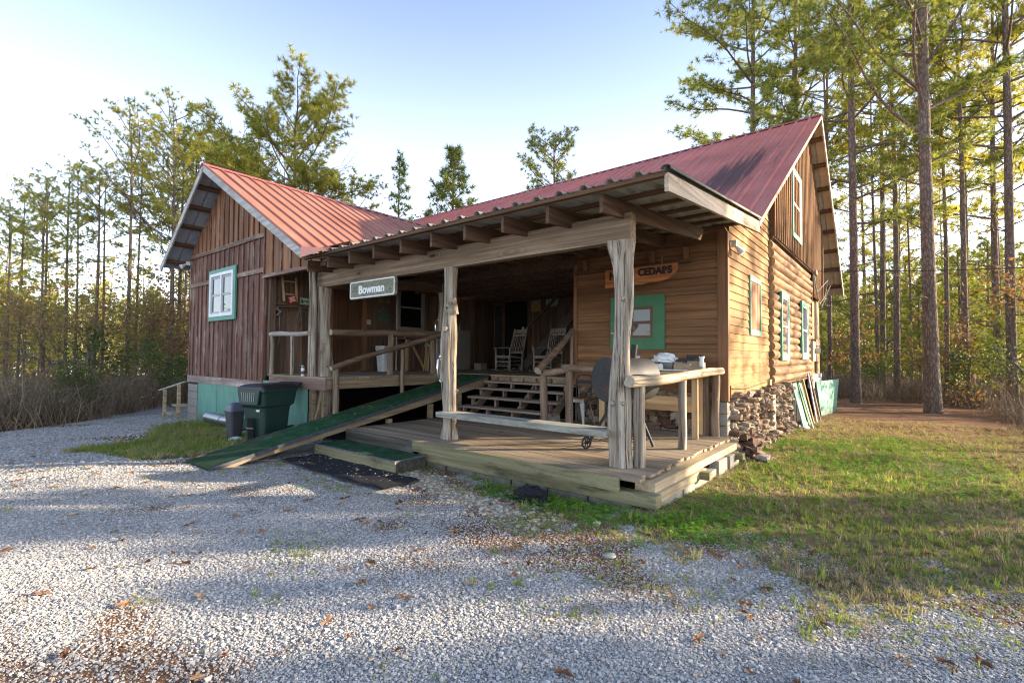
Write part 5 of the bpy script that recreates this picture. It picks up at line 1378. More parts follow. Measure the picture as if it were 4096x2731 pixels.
mb = MB(); mb.lathe((-9.95,8.85,ZU), [(.17,.66),(.18,.69),(.16,.72),(.05,.73)], 18); mb.build('seat', art('seat_cloth',(.16,.22,.12),(.3,.28,.2),None,20), sl)
for a in range(4):
    q = a*PI/2+.5; mb = MB(); mb.tube([(-9.95+.12*math.cos(q),8.85+.12*math.sin(q),ZU+.66),(-9.95+.2*math.cos(q),8.85+.2*math.sin(q),ZU)], .016, 7); mb.build('leg', M['lumber_z'], sl)
cb = empty('drawer_cabinet', (-10.7,10.7,ZU), 'narrow drawer cabinet in the dark corner behind the middle post', 'cabinet')
mb = MB(); mb.box(-10.96,-10.5,10.45,10.95,ZU,2.38); mb.build('body', M['grey_frame'], cb)
for k in range(5):
    mb = MB(); mb.box(-10.92,-10.54,10.435,10.449,ZU+.04+k*.24,ZU+.26+k*.24); mb.build('drawer', M['trim_board'] if False else M['grey_frame'], cb)
mb = MB(); mb.lathe((-10.62,10.6,2.381), [(.035,0),(.038,.02),(.038,.16),(.012,.22),(.012,.28)], 14); tag(mb.build('bottle', plain('bottle_glass',(.2,.2,.2),.1)), 'glass bottle on the drawer cabinet', 'bottle')
mb = MB(); mb.box(-10.0,-9.72,10.6,10.85,ZU,ZU+.2); tag(mb.build('carton', M['grey_box']), 'small carton on the porch floor behind the middle post', 'box')
# indoor stairs
it = empty('indoor_stairs', (-8,11.9,ZU), 'steep indoor staircase rising to the right along the dark back wall', 'stairs')
for k in range(9):
    x = -9.0+k*.335; z = 1.45+k*.29
    mb = MB(); mb.box(x-.02,x+.34,11.75,12.45,z,z+.04); mb.build('tread', M['tread_x'] if k%2 else M['trim_board'], it)
mb = MB(); mb.bar((-9.15,11.74,1.15),(-6.0,11.74,3.88),.04,.26); mb.build('stringer', plain('stringer_wood',(.10,.08,.065),.8), it)
mb = MB(); mb.bar((-9.0,11.70,2.33),(-6.6,11.70,4.28),.05,.07); mb.bar((-9.0,11.7,ZU),(-9.0,11.7,2.4),.07,.07,(0,1,0)); mb.build('handrail', M['rafter_y'], it)
lb = empty('wall_lamp', (-10.9,10.9,3.45), 'small lit bulb deep inside the porch', 'lamp')
mb = MB(); mb.lathe((-10.85,10.6,3.42), [(.01,-.05),(.04,-.02),(.045,.01),(.02,.05)], 12); mb.build('bulb', M['bulb'], lb)
mb = MB(); mb.lathe((-10.85,10.6,3.42), [(.022,.051),(.022,.09)], 10); mb.build('socket', M['offwhite'], lb)
mb = MB(); mb.lathe((-6.1,11.3,ZU), [(.18,0),(.2,.75),(.22,.78),(.22,.9)], 16); tag(mb.build('churn', M['black_matte']), 'dark barrel standing under the indoor stairs', 'barrel')
# ------------------------------------------------------------------ ground
def sstep(a, b, x): 
    t = np.clip((x-a)/(b-a), 0, 1); return t*t*(3-2*t)
BX = np.array([-30,-8.2,-7.4,-5.2,-3.6,-2.5,-1.66,-1.15,-.8,-.23,.13,.56,2.5,8,30.])
BY = np.array([9,9,4.4,4.42,4.15,3.74,3.66,3.95,4.1,4.3,4.5,4.7,5.4,6.5,9.])
def vnoise(x, y, s, seed=0):
    # cheap smooth value noise
    x = x*s+seed*17.3; y = y*s+seed*9.1
    xi = np.floor(x).astype(int); yi = np.floor(y).astype(int); fx = x-xi; fy = y-yi
    fx = fx*fx*(3-2*fx); fy = fy*fy*(3-2*fy)
    h = lambda a, b: (np.sin(a*127.1+b*311.7+seed)*43758.5453) % 1.0
    return (h(xi,yi)*(1-fx)+h(xi+1,yi)*fx)*(1-fy)+(h(xi,yi+1)*(1-fx)+h(xi+1,yi+1)*fx)*fy
LAWN = np.array([(-10.9,1.9),(-12.3,3.4),(-14.6,4.3),(-15.3,4.9),(-9,4.9),(-8.25,4.7),(-8.3,3.0),(-9.0,2.35),(-9.9,1.9)])
def in_poly(x, y, P):
    c = np.zeros(x.shape, bool); j = len(P)-1
    for i in range(len(P)):
        xi, yi = P[i]; xj, yj = P[j]
        m = ((yi > y) != (yj > y)) & (x < (xj-xi)*(y-yi)/(yj-yi+1e-9)+xi); c ^= m; j = i
    return c
def poly_dist(x, y, P):
    d = np.full(x.shape, 1e9); j = len(P)-1
    for i in range(len(P)):
        ax_, ay_ = P[j]; bx_, by_ = P[i]; vx, vy = bx_-ax_, by_-ay_
        t = np.clip(((x-ax_)*vx+(y-ay_)*vy)/(vx*vx+vy*vy), 0, 1)
        d = np.minimum(d, np.hypot(x-ax_-t*vx, y-ay_-t*vy)); j = i
    return np.where(in_poly(x, y, P), d, -d)
def masks(x, y):
    n1 = vnoise(x,y,1.1,1)-.5; n2 = vnoise(x,y,3.3,2)-.5; n3 = vnoise(x,y,.45,3)-.5
    db = y-np.interp(x, BX, BY)                       # signed distance past the lawn edge
    gr = sstep(-.55, .8, db-.12+n1*1.7+n2*1.5)
    gr = np.where(x < -8.2, 0, gr)
    ll = sstep(-.15, .35, poly_dist(x,y,LAWN)+n1*.7+n2*.5)
    grass = np.maximum(gr, ll)
    straw = sstep(9.6, 14.0, y+n1*3.5+n3*3+np.maximum(0,x)*.6) * (x > -8)
    straw = np.maximum(straw, sstep(.8, 3.0, x+n3*2+(y-10)*.12)*sstep(6.5,9.0,y+n1*2)*.8)
    wood_l = sstep(0, 1.4, (-x-14.9)-(y-1.2)*1.0*(y>1.2)*1.0 + n1*1.2 - .3)  # left woods floor
    wl = sstep(-.4,.8, poly_dist(x,y,np.array([(-15.4,-20),(-15.5,1.2),(-17.2,3.4),(-20,5.3),(-22,6.6),(-26,14),(-30,40),(-160,60),(-160,-40)]))+n1*.8)
    straw = np.maximum(straw, wl)
    band = sstep(-1.5, -.2, db+n3*.8)*(x > -6.0)*(x < 1.5)
    litter = np.maximum(band*1.1*sstep(.36,.56,vnoise(x,y,1.7,15)*.6+vnoise(x,y,4.0,16)*.4), 1.0*sstep(.60,.86, vnoise(x,y,.9,5)*.6+vnoise(x,y,2.6,6)*.4+.12*np.exp(-((x+8.3)**2+(y-2.2)**2)/1.2))) * (1-grass)
    peb = np.exp(-((y-(4.15-(x+5.2)*.12))/.22)**2)*sstep(-5.8,-5.0,x)*(1-sstep(-2.9,-2.3,x))
    return grass, straw, litter*.8, peb
gx = np.unique(np.concatenate([np.linspace(-160,-40,13), np.linspace(-40,-18,23), np.arange(-18,6.01,.15), np.linspace(6,30,25), np.linspace(30,160,14)]))
gy = np.unique(np.concatenate([np.linspace(-60,-4,15), np.arange(-4,16.01,.15), np.linspace(16,40,25), np.linspace(40,190,16)]))
GX, GY = np.meshgrid(gx, gy)
X, Y = GX.ravel(), GY.ravel()
Z = gz_np(X, Y) + (vnoise(X,Y,.7,8)-.5)*.05 + (vnoise(X,Y,2.5,9)-.5)*.012
nx, ny = len(gx), len(gy)
ii = (np.arange(ny-1)[:,None]*nx+np.arange(nx-1)[None]).ravel()
F = np.stack([ii, ii+1, ii+1+nx, ii+nx], 1)
t = NT('ground_surface')
att = t.n('ShaderNodeAttribute', attribute_name='zones'); sc = t.n('ShaderNodeSeparateColor'); t.l(att.outputs['Color'], sc.inputs[0])
co = t.coords()
vor = t.n('ShaderNodeTexVoronoi'); vor.inputs['Scale'].default_value = 85; t.l(co, vor.inputs['Vector'])
vor2 = t.n('ShaderNodeTexVoronoi'); vor2.inputs['Scale'].default_value = 38; t.l(co, vor2.inputs['Vector'])
sx_ = t.n('ShaderNodeSeparateColor'); t.l(vor.outputs['Color'], sx_.inputs[0])
peb = t.ramp(sx_.outputs[0], [(0,(.22,.215,.21)),(.25,(.34,.335,.325)),(.6,(.45,.44,.42)),(.88,(.56,.54,.50)),(1,(.58,.49,.37))])
shade = t.ramp(vor.outputs['Distance'], [(.0,1.05),(.4,.95),(.8,.5)])
grav = t.mix(1.0, peb, shade, 'MULTIPLY')
big = t.noise(co, .9, 5, .6)
grav = t.mix(1.0, grav, t.ramp(big, [(.3,.7),(.7,1.15)]), 'MULTIPLY')
grav = t.mix(1.0, grav, t.ramp(t.noise(co, 9, 6, .75), [(.3,.62),(.7,1.3)]), 'MULTIPLY')
fine = t.noise(co, 26, 6, .75); mid = t.noise(co, 3.2, 6, .7)
strawc = t.mix(1.0, t.ramp(fine, [(.3,(.09,.048,.026)),(.55,(.23,.12,.062)),(.75,(.36,.22,.125))]), t.ramp(mid, [(.3,.6),(.7,1.25)]), 'MULTIPLY')
soil = t.mix(t.ramp(mid, [(.48,0.0),(.66,1.0)]), t.ramp(fine, [(.3,(.10,.075,.042)),(.7,(.32,.25,.145))]), t.ramp(fine, [(.3,(.045,.085,.015)),(.7,(.14,.21,.04))]))
def edge(m, lo=.35, hi=.65):
    v = t.math('ADD', m, t.math('MULTIPLY', t.math('SUBTRACT', fine, .5), .9))
    return t.ramp(v, [(lo,0.0),(hi,1.0)])
tanp = t.ramp(t.math('ADD', sx_.outputs[1], 0.0), [(0,(.35,.27,.17)),(.6,(.52,.44,.32)),(1,(.62,.58,.5))])
col = t.mix(edge(sc.outputs[2], .3, .6), grav, strawc)
alp = att.outputs['Alpha']
col = t.mix(edge(alp, .35, .7), col, t.mix(1.0, tanp, shade, 'MULTIPLY'))
col = t.mix(edge(sc.outputs[0], .38, .6), col, soil)
col = t.mix(edge(sc.outputs[1], .35, .7), col, strawc)
hb = t.math('ADD', t.math('MULTIPLY', vor.outputs['Distance'], -.8), t.math('MULTIPLY', fine, .5))
M['ground'] = t.done(t.bsdf(col, .95, t.bump(hb, .8, .015), 0, .15))
me = np_mesh('ground', np.stack([X,Y,Z],1), F, M['ground'], True)
g_, s_, l_, p_ = masks(X, Y)
ca = me.color_attributes.new('zones', 'FLOAT_COLOR', 'POINT')
ca.data.foreach_set('color', np.stack([g_, s_, l_, p_], 1).astype(np.float32).ravel())
tag(link('ground', me), kind='structure')
def zat(x, y): return gz_np(x,y) + (vnoise(x,y,.7,8)-.5)*.05 + (vnoise(x,y,2.5,9)-.5)*.012

# camera-independent sampling areas: yard in front of the cabin
def covered(x, y):
    return ((x > -7.4) & (x < -2.0) & (y > 4.66)) | ((x > -8.25)&(x < -7.3)&(y > 2.58)) | ((x > -7.35)&(x < -5.3)&(y > 4.1)) | ((x>-15.5)&(x<-8.2)&(y>4.88)) | ((x>-12)&(x<-2.1)&(y>8)) | ((x > -7.3)&(x<-4.75)&(y>3.48)&(y<4.1))

# ---- loose gravel stones in the near yard
V0 = np.array([(1,0,0),(-1,0,0),(0,1,0),(0,-1,0),(0,0,1),(0,0,-1)], float)
F0 = np.array([(0,2,4),(2,1,4),(1,3,4),(3,0,4),(2,0,5),(1,2,5),(3,1,5),(0,3,5)])
cube = np.array([(x,y,z) for z in (-1,1) for y in (-1,1) for x in (-1,1)], float)
protos = []
for k in range(10):
    v = cube*.66*(1+RNG.uniform(-.3,.3,(8,3)))
    fs = []
    cen = {0:(1,3,7,5),1:(0,4,6,2),2:(2,6,7,3),3:(0,1,5,4),4:(4,5,7,6),5:(0,2,3,1)}
    for c_i, q in cen.items():
        fs += [(q[0],q[1],q[2]),(q[0],q[2],q[3])]
    protos.append((v*np.array([1,.8,.42]), np.array(fs)))
def yard_pts(n, xr, yr):
    return RNG.uniform(*xr, n), RNG.uniform(*yr, n)
n = 560000
x, y = yard_pts(n, (-9.5, 1.6), (.2, 5.2))
# keep only the wedge of yard within eight metres of the drive's edge, denser close by
fwd = x*-.628+y*.778; lat = x*.778+y*.628
keep = (fwd > 1.6) & (fwd < 7.2) & (np.abs(lat) < fwd*1.15+.4) & (RNG.random(n) < np.clip(1.9-fwd*.26, .10, 1))
x, y = x[keep], y[keep]
g_, s_, l_, p_ = masks(x, y)
keep = (g_ < .5+RNG.uniform(-.45,.5,len(x))) & ~covered(x,y) & (l_ < RNG.uniform(.3,1.2,len(x)))
x, y, p_ = x[keep], y[keep], p_[keep]
s = RNG.lognormal(np.log(.0056), .38, len(x)).clip(.0026,.018)
P = np.stack([x, y, zat(x,y)+s*.35], 1)
R_ = rotz(RNG.uniform(0,2*PI,len(x))) @ rot_to(np.stack([RNG.normal(0,.2,len(x)),RNG.normal(0,.2,len(x)),np.ones(len(x))],1))
V, F = scatter(protos, P, R_, s)
t = NT('gravel_stone'); isl = t.island()
c = t.ramp(isl, [(0,(.26,.26,.26)),(.2,(.35,.35,.35)),(.5,(.42,.42,.415)),(.8,(.49,.485,.47)),(.95,(.60,.58,.54)),(1,(.56,.43,.28))])
c = t.mix(.5, c, t.ramp(t.noise(t.coords(), 120, 3, .6), [(.3,.6),(.7,1.3)]), 'MULTIPLY')
M['gstone'] = t.done(t.bsdf(c, .85, None, 0, .3))
tag(link('gravel', np_mesh('gravel', V, F, M['gstone'])), 'loose grey gravel covering the yard', kind='stuff')
print('gravel stones', len(x))
n = 60000; x = RNG.uniform(-17.5,-7.5,n); y = RNG.uniform(-1.5,5.2,n); g_, s_, l_, p_ = masks(x,y)
k = (g_ < RNG.uniform(.2,.6,n)) & (s_ < .5) & ~covered(x,y) & (l_ < RNG.uniform(.3,1.1,n)) & (x*-.628+y*.778 > 6.2); x, y = x[k], y[k]
s = RNG.lognormal(np.log(.0105), .35, len(x)); P = np.stack([x, y, zat(x,y)+s*.3],1)
V, F = scatter(protos, P, rotz(RNG.uniform(0,6.28,len(x))), s)
tag(link('gravel', np_mesh('gravel', V, F, M['gstone'])), 'loose gravel along the drive left of the wing', kind='stuff')
# tan pebbles before the deck
n = 2600; x = RNG.uniform(-5.6,-2.3,n); y = RNG.uniform(3.5,4.7,n)
p_ = masks(x,y)[3]; k = (RNG.random(n) < p_) & ~covered(x,y); x, y = x[k], y[k]
s = RNG.uniform(.012,.03,len(x)); P = np.stack([x,y,zat(x,y)+s*.3],1); V, F = scatter(protos, P, rotz(RNG.uniform(0,6.28,len(x))), s)
t = NT('tan_pebble'); M['peb'] = t.done(t.bsdf(t.ramp(t.island(), [(0,(.30,.22,.14)),(.5,(.48,.40,.29)),(1,(.62,.57,.48))]), .85))
tag(link('pebbles', np_mesh('pebbles', V, F, M['peb'])), 'strip of tan pebbles in front of the deck', kind='stuff')

# ---- grass
def blade_tuft(nb, h, w, spread, seed):
    r = np.random.default_rng(seed); V=[]; F=[]
    for k in range(nb):
        a = r.uniform(0,2*PI); d = np.array([math.cos(a),math.sin(a),0]); sd = np.array([-d[1],d[0],0])
        b = d*r.uniform(0,spread); hh = h*r.uniform(.55,1.1); lean_ = r.uniform(.15,.9)
        m = b+d*hh*lean_*.35+np.array([0,0,hh*.6]); tp = b+d*hh*lean_+np.array([0,0,hh*(1-.25*lean_)])
        o = len(V); V += [b-sd*w, b+sd*w, m+sd*w*.7, m-sd*w*.7, tp]
        F += [(o,o+1,o+2),(o,o+2,o+3),(o+3,o+2,o+4)]
    return np.array(V), np.array(F)
tufts = [blade_tuft(9, 1.0, .045, .28, k) for k in range(8)]
def grass_material(name, stops, tr=.35):
    t = NT(name); isl = t.island(); nn = t.noise(t.coords(), .9, 4, .6)
    f = t.math('ADD', t.math('MULTIPLY', isl, .55), t.math('MULTIPLY', t.math('SUBTRACT', nn, .25), .9))
    c = t.ramp(f, stops)
    d = t.bsdf(c, .7, None, 0, .25); tl = t.n('ShaderNodeBsdfTranslucent'); t.l(t.mix(1.0, c, (1.3,1.35,.7), 'MULTIPLY'), tl.inputs['Color'])
    mx = t.n('ShaderNodeMixShader'); mx.inputs[0].default_value = tr; t.l(d, mx.inputs[1]); t.l(tl.outputs[0], mx.inputs[2])
    return t.done(mx.outputs[0])
M['grass'] = grass_material('lawn_grass', [(.1,(.09,.19,.018)),(.38,(.17,.28,.04)),(.56,(.29,.29,.085)),(.8,(.40,.31,.17))])
M['lush'] = grass_material('lush_green', [(.1,(.06,.17,.014)),(.5,(.13,.31,.022)),(.9,(.24,.37,.05))])
M['drygrass'] = grass_material('dry_grass', [(.1,(.21,.155,.09)),(.5,(.36,.28,.17)),(.9,(.46,.39,.27))], .25)
def grass_patch(name, label, n, xr, yr, dens, size, mat, tm=tufts):
    x = RNG.uniform(*xr, n); y = RNG.uniform(*yr, n); d = dens(x, y)
    k = (RNG.random(n) < d) & ~covered(x,y); x, y = x[k], y[k]
    s = RNG.lognormal(np.log(size), .3, len(x)); P = np.stack([x,y,zat(x,y)-.005],1)
    S = np.stack([s*RNG.uniform(.8,1.5,len(x)), s*RNG.uniform(.8,1.5,len(x)), s*RNG.uniform(.6,1.2,len(x))],1)
    V, F = scatter(tm, P, rotz(RNG.uniform(0,6.28,len(x))), S)
    print(name, len(x)); return tag(link(name, np_mesh(name, V, F, mat)), label, kind='stuff')
def d_right(x, y):
    g, st, l, p = masks(x, y); return np.clip(g*1.1-.15, 0, 1)*(1-.8*st)*np.clip(.35+1.3*(vnoise(x,y,1.4,21)-.25),.05,1)
grass_patch('grass', 'short patchy lawn grass right of the deck', 52000, (-5.6,4.5), (3.0,15), d_right, .05, M['grass'])
grass_patch('grass', 'dry straw coloured grass right of the deck', 75000, (-2.6,5.5), (3.4,17), lambda x,y: np.clip(masks(x,y)[0]-.1,0,1)*np.clip(vnoise(x,y,1.1,31)*1.5-.25,0,1), .048, M['drygrass'])
def d_lush(x, y):
    c1 = np.exp(-(((x+1.9)/.75)**2+((y-4.45)/.42)**2))+np.exp(-(((x+3.1)/.9)**2+((y-4.38)/.22)**2))+np.exp(-(((x+1.5)/.6)**2+((y-5.6)/.9)**2))*.7
    c2 = np.exp(-(((x+.9)/1.2)**2+((y-9.6)/1.7)**2))*1.1+np.exp(-(((x-.6)/1.0)**2+((y-8.0)/1.2)**2))*.5+np.exp(-(((x-.2)/.8)**2+((y-11.5)/1.2)**2))*.5
    return np.clip(c1+c2, 0, 1)*np.clip(.2+1.5*vnoise(x,y,2.2,41)-.3,0,1)
def leaf_tuft(nl, seed):
    r = np.random.default_rng(seed); V=[]; F=[]
    for k in range(nl):
        a = r.uniform(0,2*PI); d = np.array([math.cos(a),math.sin(a),0]); sd = np.array([-d[1],d[0],0]); h = r.uniform(.2,1)
        c = d*r.uniform(.1,.8)+np.array([0,0,h]); l = r.uniform(.25,.45); up = np.array([0,0,r.uniform(-.1,.25)])
        o=len(V); V += [c-d*l*.5, c+sd*l*.4+up*.3, c+d*l*.6+up, c-sd*l*.4+up*.3]; F += [(o,o+1,o+2),(o,o+2,o+3)]
    return np.array(V), np.array(F)
weeds = [leaf_tuft(12, k) for k in range(6)]
grass_patch('weeds', 'lush green broad leaved weeds around the deck corner and under the cabin wall', 26000, (-5.6,2.2), (3.5,13), d_lush, .055, M['lush'], weeds)
grass_patch('grass', 'green lawn patch left of the ramp', 26000, (-15.5,-8.2), (1.4,5), lambda x,y: np.clip(masks(x,y)[0]-.05,0,1)*np.clip(.3+1.2*(vnoise(x,y,1.3,51)-.2),0,1), .06, M['grass'])
grass_patch('grass', 'dry tufts by the bins and the lawn edge', 9000, (-15.5,-8.0), (1.4,5), lambda x,y: np.clip(masks(x,y)[0],0,1)*np.clip(vnoise(x,y,1.6,61)*2.2-1.15,0,1), .075, M['drygrass'])
def d_gravel_weed(x, y):
    dbb = y-np.interp(x,BX,BY)
    return np.clip(sstep(-1.5,-.3,dbb)*(x>-6)*(x<1.5)*.55*sstep(.4,.75,vnoise(x,y,2.1,91))*(masks(x,y)[0]<.6) + np.exp(-(((x+3.95)/.28)**2+((y-2.05)/.2)**2))*1.0 + (vnoise(x,y,1.9,71)>.86)*.25*(masks(x,y)[0]<.5) + np.exp(-((y-3.3+.08*np.sin(x*3))/.16)**2)*sstep(-7.6,-7.0,x)*(1-sstep(-4.6,-4.0,x))*.8*vnoise(x,y,2.3,77) + sstep(.12,.4,masks(x,y)[0])*(masks(x,y)[0]<.6)*.5, 0, 1)
grass_patch('grass', 'sparse green tufts growing through the gravel', 42000, (-9,1.6), (.6,5), d_gravel_weed, .03, M['grass'])

# ---- leaf litter and pine straw
lv = []
for k in range(5):
    r = np.random.default_rng(k); n_ = 9; a = np.linspace(0,2*PI,n_,endpoint=False)
    rad = np.where(np.arange(n_)%2==0, 1.0, .5)*r.uniform(.8,1.2,n_)
    V = np.stack([np.cos(a)*rad*1.3, np.sin(a)*rad*.75, r.uniform(-.1,.45,n_)],1); V = np.concatenate([[[0,0,0.05]], V])
    lv.append((V, np.array([(0,1+i,1+(i+1)%n_) for i in range(n_)])))
n = 2600; x = RNG.uniform(-13,5,n); y = RNG.uniform(.3,16,n); k = ~covered(x,y) & ((y>3)|(RNG.random(n)<.6)) & (x*-.628+y*.778 > 2.4); x,y = x[k],y[k]
s = RNG.uniform(.022,.05,len(x)); P = np.stack([x,y,zat(x,y)+.012],1)
V,F = scatter(lv, P, rotz(RNG.uniform(0,6.28,len(x))), s)
t = NT('dead_leaf'); M['leaf'] = t.done(t.bsdf(t.ramp(t.island(), [(0,(.10,.045,.022)),(.4,(.21,.105,.05)),(.75,(.33,.19,.10)),(1,(.42,.32,.22))]), .8))
tag(link('leaf_litter', np_mesh('leaf_litter', V, F, M['leaf'])), 'brown dead leaves strewn over gravel and grass', kind='stuff')
st = (np.array([(0,-.012,0),(1,0,.03),(0,.012,0)]), np.array([(0,1,2)]))
n = 80000; x = RNG.uniform(-11,4,n); y = RNG.uniform(.3,13,n)
g_, s_, l_, p_ = masks(x,y); d = np.clip(l_*1.1+.045+.5*sstep(.66,.85,vnoise(x,y,1.3,101)*.5+vnoise(x*.5+y*.8,y-x*.6,3.0,102)*.5)+.25*s_+.18*g_*(y<7), 0, 1); k = (RNG.random(n)<d) & ~((x>-12)&(x<-2.1)&(y>8)) & ~((x>-7.4)&(x<-2)&(y>4.66)) & ~((x<-8.2)&(y>4.88)) & ~((x>-8.25)&(x<-7.3)&(y>2.5)); x,y=x[k],y[k]
P = np.stack([x,y,zat(x,y)+.014+RNG.uniform(0,.01,len(x))],1); base_a = RNG.normal(.5,.7,len(x))
V,F = scatter([st], P, rotz(base_a), RNG.uniform(.10,.2,len(x)))
t = NT('pine_straw'); M['straw'] = t.done(t.bsdf(t.ramp(t.island(), [(0,(.09,.04,.02)),(.5,(.22,.11,.05)),(1,(.36,.22,.12))]), .8))
tag(link('pine_straw', np_mesh('pine_straw', V, F, M['straw'])), 'rust coloured pine needles lying in drifts on the gravel', kind='stuff')

# litter that lies on the ramp, the step, the mat and the deck
xs=[];ys=[];zs=[]
for k in range(70):
    y_=RNG.uniform(2.7,6.5); xs.append(RNG.uniform(-8.15,-7.42)); ys.append(y_); zs.append(zr(y_)+.006)
for k in range(26): xs.append(RNG.uniform(-7.3,-5.35)); ys.append(RNG.uniform(4.15,4.6)); zs.append(.192)
for k in range(60): xs.append(RNG.uniform(-7.3,-2.2)); ys.append(RNG.uniform(4.75,8.1)); zs.append(ZD+.008)
for k in range(60): xs.append(RNG.uniform(-7.2,-4.9)); ys.append(RNG.uniform(3.55,4.02)); zs.append(.064)
P=np.stack([xs,ys,zs],1)
V,F=scatter([st],P,rotz(RNG.uniform(0,6.28,len(P))),RNG.uniform(.06,.15,len(P)))
tag(link('pine_straw',np_mesh('pine_straw',V,F,M['straw'])),'loose pine needles lying on ramp, step, mat and deck',kind='stuff')
k=RNG.random(len(P))<.16; V,F=scatter(lv,P[k]+[0,0,.004],rotz(RNG.uniform(0,6.28,k.sum())),RNG.uniform(.018,.04,k.sum()))
tag(link('leaf_litter',np_mesh('leaf_litter',V,F,M['leaf'])),'dead leaves fallen on ramp, step, mat and deck',kind='stuff')
n=70; x=RNG.uniform(-7.2,-4.9,n); y=RNG.uniform(3.52,4.05,n); s=RNG.uniform(.003,.009,n)
V,F=scatter(protos,np.stack([x,y,np.full(n,.062)+s*.3],1),rotz(RNG.uniform(0,6.28,n)),s)
tag(link('gravel',np_mesh('gravel',V,F,M['gstone'])),'stray gravel stones on the black mat',kind='stuff')
# ------------------------------------------------------------------ trees
def tube_np(pts, rad, n):
    pts = np.asarray(pts,float); d = np.gradient(pts,axis=0); d/=np.linalg.norm(d,axis=1,keepdims=True)+1e-9
    ref = np.array([.3,.2,.93]) if abs(d[0,2])<.9 else np.array([1.,.1,0])
    a = np.cross(d,ref); a/=np.linalg.norm(a,axis=1,keepdims=True)+1e-9; b = np.cross(a,d)
    th = np.arange(n)*2*PI/n
    V = pts[:,None]+ (a[:,None]*np.cos(th)[None,:,None]+b[:,None]*np.sin(th)[None,:,None])*np.asarray(rad)[:,None,None]
    m = len(pts); i = np.arange(m-1)[:,None]*n; k = np.arange(n)[None]; j=(k+1)%n
    F = np.stack([i+k,i+j,i+n+j,i+n+k],-1).reshape(-1,4)
    return V.reshape(-1,3), F
def bark(name, c0, c1, c2):
    t = NT(name); v = t.n('ShaderNodeTexVoronoi', feature='DISTANCE_TO_EDGE'); v.inputs['Scale'].default_value=1.0
    co = t.coords((15,15,4.5)); nz = t.n('ShaderNodeTexNoise'); nz.inputs['Scale'].default_value=1.2; nz.inputs['Detail'].default_value=3; t.l(co, nz.inputs['Vector'])
    ad = t.n('ShaderNodeVectorMath', operation='ADD'); t.l(co, ad.inputs[0]); t.l(nz.outputs['Color'], ad.inputs[1]); t.l(ad.outputs[0], v.inputs['Vector'])
    c = t.ramp(v.outputs['Distance'], [(0,c0),(.10,c1),(.4,c2)])
    c = t.mix(.6, c, t.ramp(t.noise(t.coords((3,3,1)), 2.5, 5, .65), [(.3,.6),(.7,1.3)]), 'MULTIPLY')
    return t.done(t.bsdf(c, .95, t.bump(v.outputs['Distance'], .9, .03), 0, .15))
M['bark'] = bark('pine_bark', (.085,.062,.05), (.155,.118,.095), (.24,.19,.155))
M['bark_grey'] = bark('hardwood_bark', (.07,.06,.05), (.17,.15,.13), (.27,.25,.22))
def needles(name, stops, tr=.3):
    t = NT(name); isl = t.island(); co = t.coords()
    oi = t.n('ShaderNodeObjectInfo')
    nn = t.noise(co, .55, 3, .6)
    f = t.math('ADD', t.math('MULTIPLY', isl, .35), t.math('ADD', t.math('MULTIPLY', nn, .75), t.math('MULTIPLY', oi.outputs['Random'], .18)))
    c = t.ramp(f, stops)
    d = t.bsdf(c, .6, None, 0, .25); tl = t.n('ShaderNodeBsdfTranslucent'); t.l(t.mix(1.0, c, (1.35,1.25,.6), 'MULTIPLY'), tl.inputs['Color'])
    mx = t.n('ShaderNodeMixShader'); mx.inputs[0].default_value = tr; t.l(d, mx.inputs[1]); t.l(tl.outputs[0], mx.inputs[2])
    return t.done(mx.outputs[0])
M['needle'] = needles('pine_needles', [(.2,(.075,.115,.045)),(.5,(.16,.21,.055)),(.75,(.26,.29,.07)),(1,(.32,.31,.09))], .4)
M['needle_warm'] = needles('pine_needles_warm', [(.2,(.10,.14,.045)),(.5,(.23,.255,.055)),(.8,(.42,.40,.085))], .5)
M['far_needle'] = needles('far_needles', [(.2,(.20,.23,.09)),(.5,(.34,.34,.12)),(.8,(.48,.42,.18))], .5)  # lighter needle copy, haze and sunlight put into the colour
M['brown_leaf'] = needles('brown_oak_leaves', [(.2,(.12,.06,.03)),(.6,(.25,.14,.065)),(1,(.36,.25,.12))])
M['yellow_leaf'] = needles('yellow_leaves', [(.2,(.16,.15,.04)),(.6,(.30,.26,.07)),(1,(.42,.33,.12))], .5)
M['shrub_leaf'] = needles('shrub_leaves', [(.2,(.025,.05,.012)),(.6,(.07,.11,.025)),(1,(.15,.17,.05))])
def tuft_proto(n, seed, w=.052):
    r = np.random.default_rng(seed); V=[];F=[]
    for k in range(n):
        ph = r.uniform(.1,1.9); a = r.uniform(0,2*PI); d = np.array([math.sin(ph)*math.cos(a),math.sin(ph)*math.sin(a),math.cos(ph)])
        sd = np.cross(d,[.3,.5,.8]); sd/=np.linalg.norm(sd); l = r.uniform(.65,1.15); o=len(V)
        V += [-sd*w, sd*w, d*l+np.array([0,0,-.05])]; F.append((o,o+1,o+2))
    return np.array(V), np.array(F)
TUFT = [tuft_proto(20, k) for k in range(6)]
